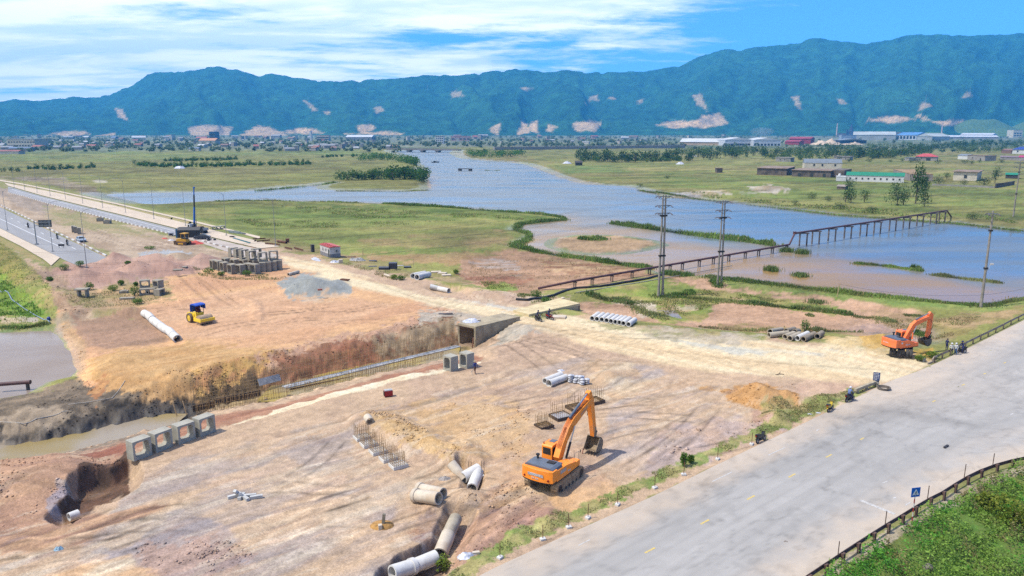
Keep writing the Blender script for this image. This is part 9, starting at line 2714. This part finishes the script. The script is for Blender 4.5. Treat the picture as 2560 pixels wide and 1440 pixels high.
# ------------------------------------------------------------------ far bridge, embankment wall, things in the river
a,b=G(984,376,.5),G(1134,378,.5)
br = thing('bridge', 'low grey bridge crossing the river far off before the town', 'bridge', a, math.atan2(b.y - a.y, b.x - a.x))
L=(b-a).length
MB().box((L / 2,0,1.7),(L + 20,9,1.6)).obj('deck', mat('bridge concrete', P(150,146,142),.9,.1,.05), br, 0)
MB().box((L / 2,-4.3,3.0),(L + 20,.3,1.0)).obj('parapet', mat('bridge concrete', P(150,146,142)), br, 0)
for f_ in (.27,.5,.75):
 MB().box((L * f_, 0,-.8),(4.5,8,3.6)).box((L * f_, 0,.5),(7,9,.9)).obj('pier', MATS['bridge concrete'], br, 0)
a,b=G(1236,374,0),G(1712,368.5,0)
vi = thing('embankment_wall', 'long grey embankment wall with a railing crossing the plain right of the river', 'wall', a, math.atan2(b.y - a.y, b.x - a.x))
L=(b-a).length
MB().box((L / 2,2,1.6),(L, 6,4.6)).obj('wall', mat('grey embankment', P(172,166,158),.9,.12,.05), vi, 0)
m=MB()
for i in range(90):
 m.box((L*(i+.5)/90,-.8,4.6),(.5,.5,1.5))
m.box((L/2,-.8,5.3),(L,.3,.35))
m.obj('railing', mat('grey embankment', P(172,166,158)), vi, 0)['kind'] = 'stuff'
a,b=G(1146,426.5,ZW),G(1180,427,ZW)
pf = thing('river_platform', 'long low platform on two dark floats in the middle of the river', 'platform', a, math.atan2(b.y - a.y, b.x - a.x))
L=(b-a).length
MB().box((L / 2,0,1.5),(L, 2.5,.5)).obj('deck', old_c, pf, 0)
for f_ in (.12,.88):
 MB().box((L * f_, 0,.5),(L * .16,3,1.4), taper=(1.3,1)).obj('float', mat('dark float', P(70,72,76),.8), pf, 0)
t = thing('boat', 'small dark boat far up the river', 'boat', G(1088,406, ZW),.6)
MB().prism([(-4,.6),(-3.4,-.2),(3.2,-.2),(4.4,.8)], 'y', -1,1).obj('hull', MATS['dark float'], t, 0)
MB().box((-.5,0,.9),(2.5,1.4,.8)).obj('canopy', MATS['dark float'], t, 0)
mk=T.ravel()<=1
for i,(px,py,top) in enumerate(((2311,262,236),(1531,245,225),(1067,226,210),(1749,238,226),(2423,232,217),(1139,232,220),(942,268,256),(772,252,243))):
 j=np.argmin(np.where(mk,(um-px)**2+(vm-py)**2,1e9))
 g=Vector((mx[j],my[j],mz[j])); h=(py-top)*g.y/F
 t = thing('lattice_mast', f'pale lattice mast above a bare scar on the mountain, {ORD[i]} listed by height' if False else ('twin pale lattice mast above the scar on the right mountain', 'thin lattice mast above the tiny scar in the middle of the range', 'thin lattice mast high on the slope above the far bridge', 'small lattice mast on top of the branching scar', 'small lattice mast near the right edge of the range', 'small lattice mast on the square scar left of the river end', 'small lattice mast above the scar left of the far bridge', 'small lattice mast above the long scar beside the left peak')[i], 'mast', g - Vector((0,0,2)))
 m=MB(); u1=g.y/F
 for s_ in (-1,1):
  m.bar((s_*u1*.8,0,0),(s_*u1*.2,0,h),u1*.22,u1*.22)
 for k in range(5):
  z=h*(k+.5)/5; w_=u1*(.8-.6*(k+.5)/5)
  m.bar((-w_,0,z),(w_,0,z+h*.1),u1*.15,u1*.15)
 m.obj('lattice', mat('pale mast', P(216,220,226),.6), t, 0)
 MB().bar((-u1 * 1.2,0, h * .8),(u1 * 1.2,0, h * .8), u1 * .2, u1 * .2).obj('cross_arm', MATS['pale mast'], t, 0)
sm = MB().ball((0,0,0),(30,22,11),16,12).mesh('smoke', None, 40)
sm_m = bpy.data.materials.new('thin white smoke'); sm_m.use_nodes = True
tn_=sm_m.node_tree; tn_.nodes.clear()
pv2 = N(tn_, 'ShaderNodeVolumePrincipled'); pv2.inputs['Color'].default_value = (.95,.96,1,1); pv2.inputs['Density'].default_value = .004
tn_.links.new(pv2.outputs[0], N(tn_, 'ShaderNodeOutputMaterial').inputs['Volume'])
try:
 sm_m.cycles.homogeneous_volume=True
except Exception:
 pass
sm.materials.append(sm_m)
o = link('smoke', sm, kind='stuff'); g = G(1935,358,0); o.location = (g.x, g.y + 90,26)
